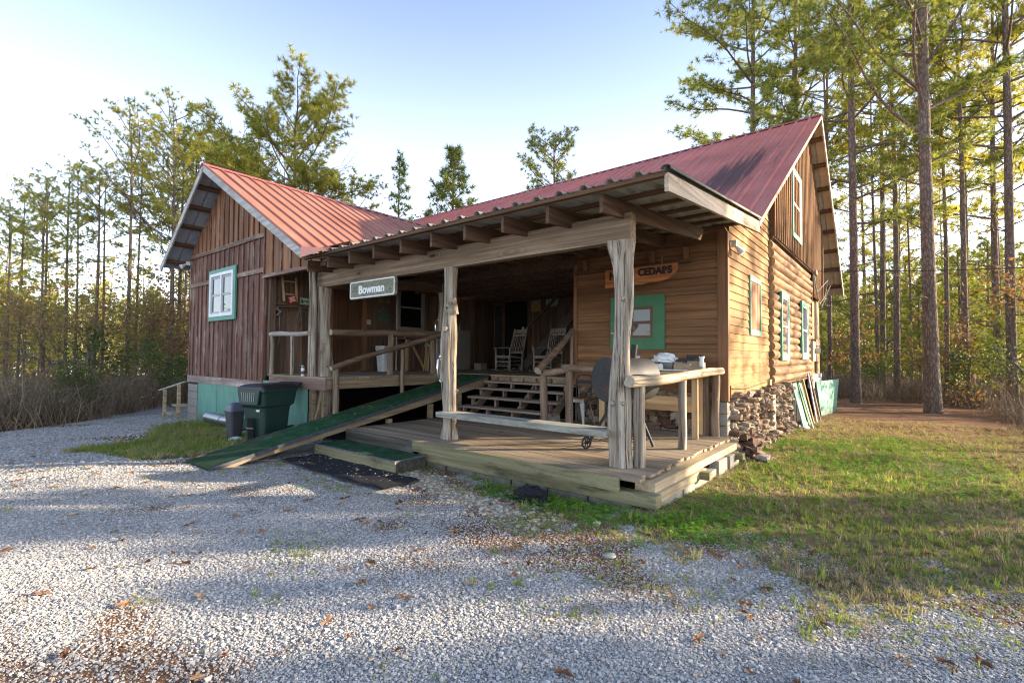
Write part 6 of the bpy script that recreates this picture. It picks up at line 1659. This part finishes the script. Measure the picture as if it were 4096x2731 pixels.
def pine(seed, H=18., r0=.22, cb=.5, L=3.2, nb=30, tuft=.2, dens=1.0, conic=False, lean=0., ndead=6, up0=.15, sides=None):
    r = np.random.default_rng(seed); TV=[];TF=[];off=0
    def addt(pts, rad, n):
        nonlocal off
        V,F = tube_np(pts,rad,n); TV.append(V); TF.append(F+off); off+=len(V)
    m = 18; tt = np.linspace(0,1,m); ph=r.uniform(0,6,2)
    tr = np.stack([np.sin(tt*4+ph[0])*.006*H*tt**.7+lean*H*tt**1.3, np.cos(tt*3.3+ph[1])*.006*H*tt**.7, tt*H],1); tr[:,:2]-=tr[0,:2]
    rad = r0*(1-.72*tt**1.3); rad[0]*=1.28; rad[-1]=.012
    rad[1:-1] *= 1+r.uniform(-.04,.04,m-2)
    addt(tr, rad, 11)
    tp=[]; td=[]; UP=np.array([0,0,1.])
    for b in range(nb+ndead):
        dead = b>=nb
        f = r.uniform(.15,cb) if dead else cb+(1-cb)*((b+.5)/nb)**.85+r.uniform(-.015,.015)
        f = min(f,.985); p = np.array([np.interp(f,tt,tr[:,i]) for i in range(3)])
        az = b*2.4+r.uniform(-.9,.9); u = (f-cb)/(1-cb)
        if dead: l = r.uniform(.4,1.5)
        elif conic: l = L*(1-u)**.7*r.uniform(.7,1.1)+.25
        else: l = L*(.42+.62*math.sin((.16+.80*u)*PI))*r.choice([r.uniform(.3,.6),r.uniform(.65,1.1),r.uniform(.85,1.25)])+.2
        if sides is not None and not dead: l *= 1+sides[1]*math.cos(az-sides[0])
        el = up0 + (u*.55 if not conic else .2+u*.5) + r.uniform(-.2,.25)
        k = 8; q = np.linspace(0,1,k); d = np.array([math.cos(az)*math.cos(el), math.sin(az)*math.cos(el), math.sin(el)])
        bend = r.uniform(-.08,.28); wob = np.cross(d,UP); wob/=np.linalg.norm(wob); wa = r.uniform(-.25,.25)
        pts = p+d[None]*(q*l)[:,None]+UP[None]*(bend*l*q**2+.04*l*np.sin(q*7+r.uniform(0,6))*q)[:,None]+wob[None]*(wa*l*q**2+np.sin(q*5+r.uniform(0,6))*.05*l*q)[:,None]
        br = max(.01, min(r0*.30, .010+.013*l)); addt(pts, br*(1-.8*q)+.003, 5)
        if dead: continue
        ns = max(2,int(l/.36*dens))
        for s_ in range(ns):
            g = .28+.72*(s_+r.uniform(0,1))/ns; c = np.array([np.interp(g,q,pts[:,i]) for i in range(3)])
            side = 1 if s_%2 else -1; l2 = (.22+.40*l*(1-.8*g))*r.uniform(.6,1.25)*(1 if not conic else .75)
            dd = d*r.uniform(.5,1.1)+wob*side*r.uniform(.3,1.1)+UP*r.uniform(-.25,.5); dd/=np.linalg.norm(dd)
            e = c+dd*l2+UP*.10*l2; mid = (c+e)/2-UP*.04*l2
            addt(np.stack([c,mid,e]), [.010,.007,.004], 3)
            nt = max(3,int(l2/.13))
            for h_ in range(nt):
                hh = 1-h_*.7/nt; j = r.normal(0,.085,3); tp.append(c*(1-hh)+e*hh+j); td.append(dd*.6+UP*.35+j*4+r.normal(0,.35,3))
        tp.append(pts[-1]); td.append(d+UP*.4)
    for k in range(4): tp.append(tr[-1]-np.array([0,0,.12*k])); td.append(np.array([r.normal(0,.4),r.normal(0,.4),1]))
    tp=np.array(tp); td=np.array(td)
    V,F = scatter(TUFT, tp, rot_to(td), r.uniform(.75,1.25,len(tp))*tuft)
    return np.concatenate(TV), np.concatenate(TF), V, F
def tree_meshes(name, args, barkm=None, leafm=None):
    a,b,c,d = pine(**args)
    return np_mesh(name+'_trunk', a, b, barkm or M['bark'], True), np_mesh(name+'_crown', c, d, leafm or M['needle'])
PROTO = {
 'tall_a': tree_meshes('pine', dict(seed=1,H=24,r0=.17,cb=.40,L=4.6,nb=42,tuft=.28,up0=.2,dens=1.35)),
 'tall_b': tree_meshes('pine', dict(seed=2,H=23,r0=.16,cb=.40,L=4.3,nb=42,tuft=.28,lean=.012,up0=.15,dens=1.35)),
 'tall_c': tree_meshes('pine', dict(seed=3,H=25,r0=.205,cb=.22,L=5.0,nb=38,tuft=.27,up0=.38,dens=1.1)),
 'tall_d': tree_meshes('pine', dict(seed=21,H=22,r0=.155,cb=.28,L=3.2,nb=44,tuft=.28,up0=.1,dens=1.3)),
 'mid_a': tree_meshes('pine', dict(seed=4,H=16,r0=.12,cb=.48,L=2.7,nb=24,tuft=.22), leafm=M['needle_warm']),
 'mid_b': tree_meshes('pine', dict(seed=5,H=15,r0=.11,cb=.52,L=2.5,nb=22,tuft=.25,lean=-.015), leafm=M['needle_warm']),
 'mid_c': tree_meshes('pine', dict(seed=6,H=14,r0=.11,cb=.38,L=2.6,nb=30,tuft=.26), leafm=M['needle_warm']),
 'thin_a': tree_meshes('pine', dict(seed=7,H=15,r0=.085,cb=.58,L=1.7,nb=18,tuft=.25,ndead=10), leafm=M['needle_warm']),
 'thin_b': tree_meshes('pine', dict(seed=8,H=14,r0=.075,cb=.54,L=1.6,nb=18,tuft=.25,ndead=10), leafm=M['needle_warm']),
 'cone_a': tree_meshes('pine', dict(seed=9,H=14,r0=.12,cb=.40,L=2.3,nb=50,tuft=.40,conic=True,dens=1.3)),
 'cone_b': tree_meshes('pine', dict(seed=10,H=14,r0=.10,cb=.45,L=1.4,nb=32,tuft=.36,conic=True,dens=1.1)),
 'round_a': tree_meshes('pine', dict(seed=11,H=16,r0=.12,cb=.55,L=2.5,nb=38,tuft=.27,up0=.25,dens=1.5)),
 'low': tree_meshes('pine', dict(seed=14,H=8,r0=.1,cb=.06,L=2.0,nb=40,tuft=.28,conic=True,ndead=0,dens=1.2)),
 'shade': tree_meshes('pine', dict(seed=15,H=12,r0=.1,cb=.36,L=2.0,nb=44,tuft=.32,dens=1.5)),
 'big': tree_meshes('pine', dict(seed=12,H=18,r0=.19,cb=.36,L=5.2,nb=52,tuft=.30,up0=.16,sides=(.7,.25),dens=1.45), leafm=M['needle_warm']),
}
PROTO_H = dict(tall_a=24,tall_b=23,tall_c=25,tall_d=22,mid_a=16,mid_b=15,mid_c=14,thin_a=15,thin_b=14,cone_a=14,cone_b=14,round_a=16,big=18,low=8,shade=12)
def tree(kind, x, y, H, label, group=None, rz=None, name='pine_tree', cat='tree', z=None, wid=1.0):
    t_, c_ = PROTO[kind]; s = H/PROTO_H[kind]
    z = (ground_z(x,y) if z is None else z)-.08
    e = empty(name, (x,y,z), label, cat, group, RNG.uniform(0,6.28) if rz is None else rz); e.scale = (s*wid,s*wid,s)
    a = link('trunk', t_, e, False); b = link('crown', c_, e, False)
    return e
GR, GL_ = 'pines of the right hand woods', 'pines of the left hand woods'
tree('tall_a', -6.9, 31.3, 27, 'tall open pine rising behind the middle of the steep red roof', rz=2.2, wid=1.15)
tree('tall_b', -4.8, 31.8, 27, 'tall pine just left of the roof peak, its trunk beside another pine', rz=.4)
tree('tall_d', -1.56, 24.2, 24, 'rough barked pine with bushy middle standing nearest the gable end', rz=1.0)
tree('tall_c', .71, 21.3, 25, 'stout thick trunked pine with rising limbs at the edge of the right woods', rz=3.6)
tree('mid_a', -.3, 30.0, 19, 'slender straight pine between the two stout right hand trunks')
tree('tall_b', 3.2, 26.5, 24, 'pine at the right edge of the clearing with drooping needles', rz=2.0)
LT = 'straight pine of the right hand woods behind the gable end'
for i, (k, x, y, H) in enumerate([('thin_a',-2.8,27.5,17),('mid_b',-3.3,33.5,20),('thin_b',-1.1,30.6,16),('mid_a',-.95,34.6,21),('thin_a',1.5,30.2,18),('mid_b',2.0,27.4,17),('mid_c',3.1,29,18),
      ('mid_a',-2.0,39,17),('thin_b',.3,37,15),('mid_b',2.6,36,17),('thin_a',1.0,42,15),('thin_b',3.6,33,16),('mid_a',4.6,38,17),('mid_c',-.2,46,15),('thin_a',2.2,47,15),('thin_b',-2.9,47,14),('mid_a',-5.8,46,15),('mid_b',3.8,53,16),('thin_a',-1.2,54,15)]):
    tree(k, x, y, H, LT, GR)
# left woods
tree('big', -25.0, 12.6, 14.6, 'large spreading pine rising behind the wing roof', rz=5.6, wid=1.1)
tree('mid_c', -28.8, 16.1, 13.2, 'bushy yellow green pine right behind the large spreading one', wid=1.25)
tree('round_a', -30.1, 11.2, 14.2, 'pine with loose crown left of the large spreading pine')
tree('cone_b', -23.7, 18.4, 14.0, 'narrow young pine standing alone between the roofs', wid=.9)
tree('cone_a', -19.5, 18.9, 13.5, 'dense dark young pine with pointed top in the roof valley gap')
tree('round_a', -16.7, 24.9, 15.2, 'lone bushy pine top showing over the steep red roof')
tree('cone_b', -18.3, 24.8, 12.7, 'small pine top just peeking over the red roof', wid=.8)
tree('thin_b', -21.8, 18.9, 10.5, 'thin sparse pine beside the dark young pine')
LL_ = 'straight young pine of the woods left of the wing'
L_spec = [('mid_a',-26.5,4.9,9.8),('thin_a',-28.6,4.6,10.3),('mid_b',-25.4,5.8,11.8),('thin_a',-30.2,7.2,12.5),('thin_b',-25.8,3.2,8.6),('mid_a',-32.6,4.9,11.0),('thin_b',-32.4,6.3,12),
  ('mid_b',-26.0,7.5,13.0),('mid_c',-30.7,9.2,13.8),('thin_a',-29.9,3.0,9.0),('thin_b',-23.9,2.1,7.2),('mid_b',-33.7,4.3,10.5),('mid_a',-34,9.8,14.5),('thin_a',-28,8.9,13.4),('mid_a',-38,3.3,10),
  ('thin_a',-41,5,12),('mid_c',-35,12.5,15),('thin_b',-22.8,6.6,11),('thin_a',-33,1.2,8.6),('mid_b',-29.5,1.3,7.8),('mid_a',-39,12,16),('mid_c',-33.5,14.5,15.5),('thin_b',-24.6,8.0,12)]
for k, x, y, H in L_spec: tree(k, x, y, H, LL_, GL_)

for i,(k,x,y,H,wd) in enumerate([('low',-2.2,33,7,1),('low',.6,32,5.5,1.1),('low',2.2,33.5,7.5,1),('low',-3.6,38,9,1),('low',1.4,39,8,1.1),('low',3.6,37,8.5,1),('low',-1.0,42,9,1.1),('low',4.4,43,9,1.1),('low',2.6,45,9,1.1),('low',-4.6,47,9,1.2),('low',.2,49,10,1.2),('low',5.4,48,10,1.2),('low',3.2,27.5,4.5,1.1),('low',4.2,31,6.5,1.1)]):
    tree(k, x, y, H, 'low bushy young pine filling the gaps of the right hand woods', 'young pines of the right hand woods', wid=wd)
for i,(x,y,H,wd) in enumerate([(-29.5,7.6,4.0,1.0),(-36.5,9.5,6,1.1),(-31.5,11,6,1.1),(-43,4,6,1.3)]):
    tree('low', x, y, H, 'low bushy young pine filling the gaps of the left hand woods', 'young pines of the left hand woods', wid=wd)

for i,(k,x,y,H) in enumerate([('mid_c',-9,-15,13),('mid_a',-4.5,-17,16),('mid_c',1,-16,13),('mid_b',5.5,-19,15),('mid_c',-13.5,-16,12),('round_a',-18,-14,13)]):
    tree(k, x, y, H, 'pine standing across the yard, mirrored in the front windows', 'pines across the yard', wid=1.3)

# bare hardwood and brown leaved saplings
def bare(seed, H, r0, depth=5, spread=.5, leaf=0, leafsize=.09):
    r = np.random.default_rng(seed); TV=[];TF=[];off=[0]; tips=[]
    def grow(p, d, l, rad, lev):
        k=5; q=np.linspace(0,1,k); n1=r.normal(0,.12,3); pts=p+d[None]*(q*l)[:,None]+n1[None]*(l*q**2)[:,None]
        V,F=tube_np(pts, rad*(1-.35*q), 7 if lev==0 else (5 if lev<2 else 3)); TV.append(V);TF.append(F+off[0]);off[0]+=len(V)
        e=pts[-1]; de=(pts[-1]-pts[-2]); de/=np.linalg.norm(de)
        if lev>=2: tips.extend([pts[2],pts[3],e])
        if lev>=depth: return
        for c in range(2+(r.random()<.65)):
            nd=de+r.normal(0,spread,3); nd[2]+=.12; nd/=np.linalg.norm(nd); grow(e, nd, l*r.uniform(.6,.85), rad*.62, lev+1)
        if lev and r.random()<.7:
            nd=de+r.normal(0,spread*1.5,3); nd/=np.linalg.norm(nd); grow(pts[2], nd, l*.6, rad*.4, lev+1)
    grow(np.zeros(3), np.array([.03,.02,1.]), H*.34, r0, 0)
    T=np.concatenate(TV); Fq=np.concatenate(TF)
    if not leaf: return T,Fq,None,None
    tips=np.array(tips); tips=tips[r.random(len(tips))<leaf]; P=tips+r.normal(0,.1,tips.shape)
    q=(np.array([(-.5,0,0),(0,-.35,0.06),(.6,0,0),(0,.35,0.06)]),np.array([(0,1,2,3)]))
    V,F=scatter([q],P,rot_to(r.normal(0,1,P.shape)),r.uniform(.6,1.3,len(P))*leafsize)
    return T,Fq,V,F
PB=[]
for sd,H,r0,dp,lf,mat in ((1,9,.07,5,0,None),(2,8,.065,5,0,None),(3,5,.05,5,.75,'brown_leaf'),(4,4,.04,5,.8,'brown_leaf'),(5,2.6,.03,5,.9,'shrub_leaf'),(6,2.2,.025,5,.9,'shrub_leaf'),(7,1.6,.014,4,.35,'brown_leaf'),(8,1.4,.012,4,.0,None),(9,3.2,.025,5,.55,'yellow_leaf'),(10,2.8,.022,5,.5,'yellow_leaf')):
    T,Fq,V,F=bare(sd,H,r0,dp,.42 if sd<3 else .55,lf,.11 if sd<5 else .08)
    PB.append((np_mesh('hardwood_trunk',T,Fq,M['bark_grey'],True), np_mesh('hardwood_crown',V,F,M[mat]) if V is not None else None))
def hardwood(i, x, y, s, label, group=None, name='bare_tree', cat='tree', rz=None):
    e=empty(name,(x,y,ground_z(x,y)-.05),label,cat,group,RNG.uniform(0,6.28) if rz is None else rz); e.scale=(s,s,s)
    link('trunk',PB[i][0],e,False)
    if PB[i][1]: link('crown',PB[i][1],e,False)
hardwood(0,-27.5,9.6,1.5,'leafless tree with fine bare twigs reaching above the wing gable')
hardwood(1,-29.0,11.2,1.5,'second leafless tree tangled beside the pines behind the wing')
for i,(k,x,y,s) in enumerate([(2,3.6,24.0,1.0),(3,1.6,25.8,.8),(3,-2.3,29,.9),(2,4.2,27,1.3)]):
    hardwood(k,x,y,s,'brown leaved sapling among the right hand pines','brown saplings of the right hand woods','sapling')
for i,(k,x,y,s) in enumerate([(4,3.4,24.0,1.0),(5,1.0,25.3,1.1),(4,-1.7,28.3,1.2)]):
    hardwood(k,x,y,s,'green leafy shrub at the edge of the right hand woods','green shrubs of the right hand woods','shrub','shrub')
for i,(x,y,s) in enumerate([(-20.5,4.0,.9),(-23.5,5.6,1.1),(-21.5,2.4,.9),(-23,8,1.1)]):
    hardwood(2+i%2,x,y,s,'twiggy brown leaved sapling in the thicket left of the wing','saplings of the left thicket','sapling')
for i,(x,y,s) in enumerate([(-25.5,4.2,1.5),(-27.2,6.3,1.7),(-24.2,6.9,1.4),(-29,3.0,1.8),(-30.5,5.4,1.9),(-26,8.6,1.6),(-32,8.2,2.1),(-34,3.6,2.1),(-28.6,8.4,1.8),(-36,6.2,2.3),(-23.4,3.5,1.3),(-31,1.4,1.8)]):
    hardwood(8+i%2,x,y,s,'thin yellow leaved understory tree between the left hand trunks','understory trees of the left hand woods','understory_tree')
for i,(x,y,s) in enumerate([(-20.6,5.4,1.0),(-18.6,3.2,.8),(-22.4,4.0,1.2),(-21.5,7.0,1.2)]):
    hardwood(4+i%2,x,y,s,'green leafy shrub in the thicket left of the wing','green shrubs of the left thicket','shrub','shrub')

# undergrowth: a thicket of thin stems nobody could count
def thicket(name, label, pts, hs, dens_leaf, mats, seed):
    r=np.random.default_rng(seed); tv=[]
    for k in range(6):
        rr=np.random.default_rng(seed+k); V=[];F=[]
        for s in range(26):
            a=rr.uniform(0,2*PI); b=np.array([rr.normal(0,.28),rr.normal(0,.28),0]); d=np.array([math.cos(a)*rr.uniform(.05,.7),math.sin(a)*rr.uniform(.05,.7),1.]); h=rr.uniform(.35,1.1)
            sd=np.cross(d,[0.3,1,.2]); sd/=np.linalg.norm(sd); sd*=.006; m=b+d*h*.5+rr.normal(0,.06,3); e=b+d*h+np.array([d[0],d[1],0])*.25+rr.normal(0,.1,3)
            o=len(V); V+=[b-sd,b+sd,m+sd*.8,m-sd*.8,e]; F+=[(o,o+1,o+2),(o,o+2,o+3),(o+3,o+2,o+4)]
            for w in range(2):
                c=m+(e-m)*rr.uniform(0,.8); e2=c+rr.normal(0,.22,3); o=len(V); V+=[c-sd*.6,c+sd*.6,e2]; F.append((o,o+1,o+2))
        tv.append((np.array(V),np.array(F)))
    V,F=scatter(tv,pts,rotz(r.uniform(0,6.28,len(pts))),np.stack([hs,hs,hs],1))
    q=(np.array([(-.5,0,0),(0,-.4,.08),(.6,0,0),(0,.4,.08)]),np.array([(0,1,2),(0,2,3)]))
    nl=int(len(pts)*dens_leaf); idx=r.integers(0,len(pts),nl); P=pts[idx]+np.stack([r.normal(0,.4,nl),r.normal(0,.4,nl),r.uniform(.1,1.1,nl)*hs[idx]],1)
    V2,F2=scatter([q],P,rot_to(r.normal(0,1,(nl,3))),r.uniform(.03,.075,nl))
    me=np_mesh(name,np.concatenate([V,V2]),np.concatenate([F,F2+len(V)]),mats,False,np.concatenate([np.zeros(len(F)),np.ones(len(F2))]))
    tag(link(name,me),label,kind='stuff')
t=NT('thicket_stems'); M['stems']=t.done(t.bsdf(t.ramp(t.island(),[(0,(.09,.065,.042)),(.5,(.20,.15,.10)),(1,(.36,.28,.19))]),.9))
t=NT('thicket_leaves'); M['thleaf']=t.done(t.bsdf(t.ramp(t.island(),[(0,(.06,.10,.022)),(.35,(.15,.17,.05)),(.6,(.22,.14,.06)),(1,(.40,.29,.15))]),.8))
n=3600; x=RNG.uniform(-34,-15,n); y=RNG.uniform(-3,13,n)
edge_=np.interp(y,[-4,1.2,3.4,5.3,6.6,14],[-15.3,-15.6,-17.4,-20,-21.8,-24]); k=(x<edge_-RNG.exponential(.5,n))&(RNG.random(n)<np.exp((x-edge_)/9)); x,y=x[k],y[k]
thicket('undergrowth','grey brown brush and briars along the woods left of the drive',np.stack([x,y,gz_np(x,y)-.03],1),RNG.uniform(.55,1.45,len(x)),15,[M['stems'],M['thleaf']],3)
n=1500; x=RNG.uniform(-6,7,n); y=RNG.uniform(20,45,n)
e2=26.3-np.maximum(0,x-1.2)*2.2; k=(y>e2+RNG.exponential(.6,n))&(RNG.random(n)<np.exp(-(y-e2)/9)); x,y=x[k],y[k]
thicket('undergrowth','brown brush on the floor of the right hand woods',np.stack([x,y,gz_np(x,y)-.03],1),RNG.uniform(.6,1.5,len(x)),7,[M['stems'],M['thleaf']],13)
n=420; x=RNG.uniform(1.9,6,n); y=RNG.uniform(12,22,n); k=x>1.9+.35*(20-y)*.12+RNG.exponential(.5,n); x,y=x[k],y[k]
thicket('undergrowth','tall dry weeds at the right edge of the clearing',np.stack([x,y,gz_np(x,y)-.03],1),RNG.uniform(.35,.8,len(x)),3,[M['stems'],M['thleaf']],23)

# far woods: one mass
def far_wood(name, label, pts, Hs, seed, mats, nt=55, ts=.62, low=.3):
    r=np.random.default_rng(seed); TV=[];TF=[];off=0;P=[];D=[];S=[]
    for p,H in zip(pts,Hs):
        rad=.09+.05*r.random(); V,F=tube_np(np.array([p,p+[r.normal(0,.2),r.normal(0,.2),H*.5],p+[r.normal(0,.3),r.normal(0,.3),H]]),[rad,rad*.7,.02],4); TV.append(V);TF.append(F+off);off+=len(V)
        u=r.random(nt)**.8; rad2=(.5+2.0*np.sin(np.clip(u*1.05+.05,0,1)*PI))*(H/14)*np.sqrt(r.random(nt)); a=r.uniform(0,2*PI,nt)
        P.append(p+np.stack([np.cos(a)*rad2,np.sin(a)*rad2,H*(low+(1-low)*u)],1)); D.append(np.stack([np.cos(a),np.sin(a),np.full(nt,.8)],1)); S.append(r.uniform(.6,1.3,nt)*ts)
    V2,F2=scatter(TUFT,np.concatenate(P),rot_to(np.concatenate(D)),np.concatenate(S))
    T=np.concatenate(TV); Fq=np.concatenate(TF); Ft=np.concatenate([Fq[:,[0,1,2]],Fq[:,[0,2,3]]])
    me=np_mesh(name,np.concatenate([T,V2]),np.concatenate([Ft,F2+len(T)]),mats,False,np.concatenate([np.zeros(len(Ft)),np.ones(len(F2))]))
    return tag(link(name,me),label,kind='stuff')
def zone(n, xr, yr, f):
    x=RNG.uniform(*xr,n); y=RNG.uniform(*yr,n); k=f(x,y); x,y=x[k],y[k]; return np.stack([x,y,gz_np(x,y)-.1],1)
pl=zone(380,(-115,-44),(-4,50),lambda x,y: np.hypot(x,y)>52)
far_wood('distant_woods','hazy distant woods beyond the left hand pines',pl,RNG.uniform(7,13,len(pl)),31,[M['bark'],M['far_needle']],70,.6,.08)
pr_=zone(170,(-14,16),(54,100),lambda x,y: x< y*.16+3)
far_wood('distant_woods','distant woods beyond the right hand pines',pr_,RNG.uniform(9,14,len(pr_)),32,[M['bark'],M['far_needle']],75,.6,.06)
SHADE = [('shade',4.9,18,11.5,.42),('shade',5.1,20.5,12,.42),('shade',4.8,23,12,.45),('shade',5.2,26,13,.4),
 ('low',.8,13,6.5,.8),('low',1.6,15,7,.7),('low',2.1,18,7.5,.6),('low',.2,16,8,.9),('shade',1.2,21,12,.7),
 ('low',3.6,22,6.2,.55),('low',4.1,24,6.0,.5),('low',3.4,14,4.2,.8),('low',4.0,15,4.0,.7),('thin_a',8.3,24,11,.9),('thin_b',9.2,22,9,.9),('thin_a',10.4,27,10,.9),('thin_b',11.6,24,9,.9),('thin_a',13.2,28,10,.9),('thin_b',7.3,30,11,.8)]
SKY = (1.0, 1.5, 2.5, .42, .15, (.98,1.05,1.2))
SUN_E = 17.5
HAZE = (2.8, (1.0, .99, .97))
# ------------------------------------------------------------------ woods on the sunny side that throw the dappled shade
SUN_AZ, SUN_EL = math.radians(42.0), math.radians(14.5)
SD = Vector((math.cos(SUN_AZ)*math.cos(SUN_EL), math.sin(SUN_AZ)*math.cos(SUN_EL), math.sin(SUN_EL)))
LS = 'pine of the sunny side woods right of the yard'
for k, c, s, H, wd in SHADE:
    x, y = s*.743-c*.669, s*.669+c*.743
    tree(k, x, y, H, LS, 'pines of the sunny side woods', wid=wd)

# ------------------------------------------------------------------ light, sky, camera
w = bpy.data.worlds.new('World'); SC.world = w; w.use_nodes = True
nt = w.node_tree; nt.nodes.clear()
sky = nt.nodes.new('ShaderNodeTexSky'); sky.sky_type = 'NISHITA'; sky.sun_disc = False
sky.sun_elevation = SUN_EL; sky.sun_rotation = PI/2-SUN_AZ
sky.air_density = SKY[0]; sky.dust_density = SKY[1]; sky.ozone_density = SKY[2]; sky.altitude = 0
bg = nt.nodes.new('ShaderNodeBackground'); bg.inputs['Strength'].default_value = SKY[3]
ow = nt.nodes.new('ShaderNodeOutputWorld')
hz = nt.nodes.new('ShaderNodeMix'); hz.data_type = 'RGBA'
hi = {i.identifier: i for i in hz.inputs}; hi['Factor_Float'].default_value = SKY[4]; hi['B_Color'].default_value = (*SKY[5], 1)
tn = nt.nodes.new('ShaderNodeMix'); tn.data_type = 'RGBA'; tn.blend_type = 'MULTIPLY'
ti = {i.identifier: i for i in tn.inputs}; ti['Factor_Float'].default_value = 1.0; ti['B_Color'].default_value = (.92, .95, 1.07, 1)
nt.links.new(sky.outputs[0], ti['A_Color'])
nt.links.new([o for o in tn.outputs if o.identifier == 'Result_Color'][0], hi['A_Color'])
nt.links.new([o for o in hz.outputs if o.identifier == 'Result_Color'][0], bg.inputs['Color']); # thin bright haze towards the horizon
tcw = nt.nodes.new('ShaderNodeTexCoord'); sx = nt.nodes.new('ShaderNodeSeparateXYZ'); nt.links.new(tcw.outputs['Generated'], sx.inputs[0])
def wm(op, a, b):
    n_ = nt.nodes.new('ShaderNodeMath'); n_.operation = op; n_.use_clamp = op == 'SUBTRACT'
    for i_, v_ in enumerate((a, b)):
        if isinstance(v_, (int, float)): n_.inputs[i_].default_value = v_
        else: nt.links.new(v_, n_.inputs[i_])
    return n_.outputs[0]
hz_f = wm('MULTIPLY', wm('POWER', wm('SUBTRACT', 1.0, sx.outputs[2]), 3.0), HAZE[0])
bg2 = nt.nodes.new('ShaderNodeBackground'); bg2.inputs['Color'].default_value = (*HAZE[1], 1); nt.links.new(hz_f, bg2.inputs['Strength'])
ads = nt.nodes.new('ShaderNodeAddShader'); nt.links.new(bg.outputs[0], ads.inputs[0]); nt.links.new(bg2.outputs[0], ads.inputs[1])
nt.links.new(ads.outputs[0], ow.inputs['Surface'])
sl_ = bpy.data.lights.new('sun', 'SUN'); sl_.energy = SUN_E; sl_.angle = math.radians(.53); sl_.color = (1.0, .80, .56)
so = bpy.data.objects.new('sun', sl_); COL.objects.link(so); so.rotation_euler = SD.to_track_quat('Z', 'Y').to_euler()

cam = bpy.data.cameras.new('camera'); cam.sensor_width = 36; cam.lens = 1946.57/4096*36; cam.clip_end = 600; cam.clip_start = .05
co_ = bpy.data.objects.new('camera', cam); COL.objects.link(co_)
yaw, pitch, roll = .6789, .0298, .0075
Fv = Vector((-math.sin(yaw)*math.cos(pitch), math.cos(yaw)*math.cos(pitch), math.sin(pitch)))
Rv = Vector((math.cos(yaw), math.sin(yaw), 0)); Uv = Rv.cross(Fv)
R2 = Rv*math.cos(roll)+Uv*math.sin(roll); U2 = -Rv*math.sin(roll)+Uv*math.cos(roll)
co_.matrix_world = Matrix(((R2.x,U2.x,-Fv.x,0),(R2.y,U2.y,-Fv.y,0),(R2.z,U2.z,-Fv.z,1.6),(0,0,0,1)))
SC.camera = co_
SC.view_settings.view_transform = 'Standard'; SC.view_settings.look = 'None'; SC.view_settings.exposure = 0; SC.view_settings.gamma = 1
SC.render.engine = 'CYCLES'
SC.cycles.use_denoising = True
SC.cycles.filter_width = 1.15
SC.cycles.max_bounces = 6; SC.cycles.transparent_max_bounces = 8
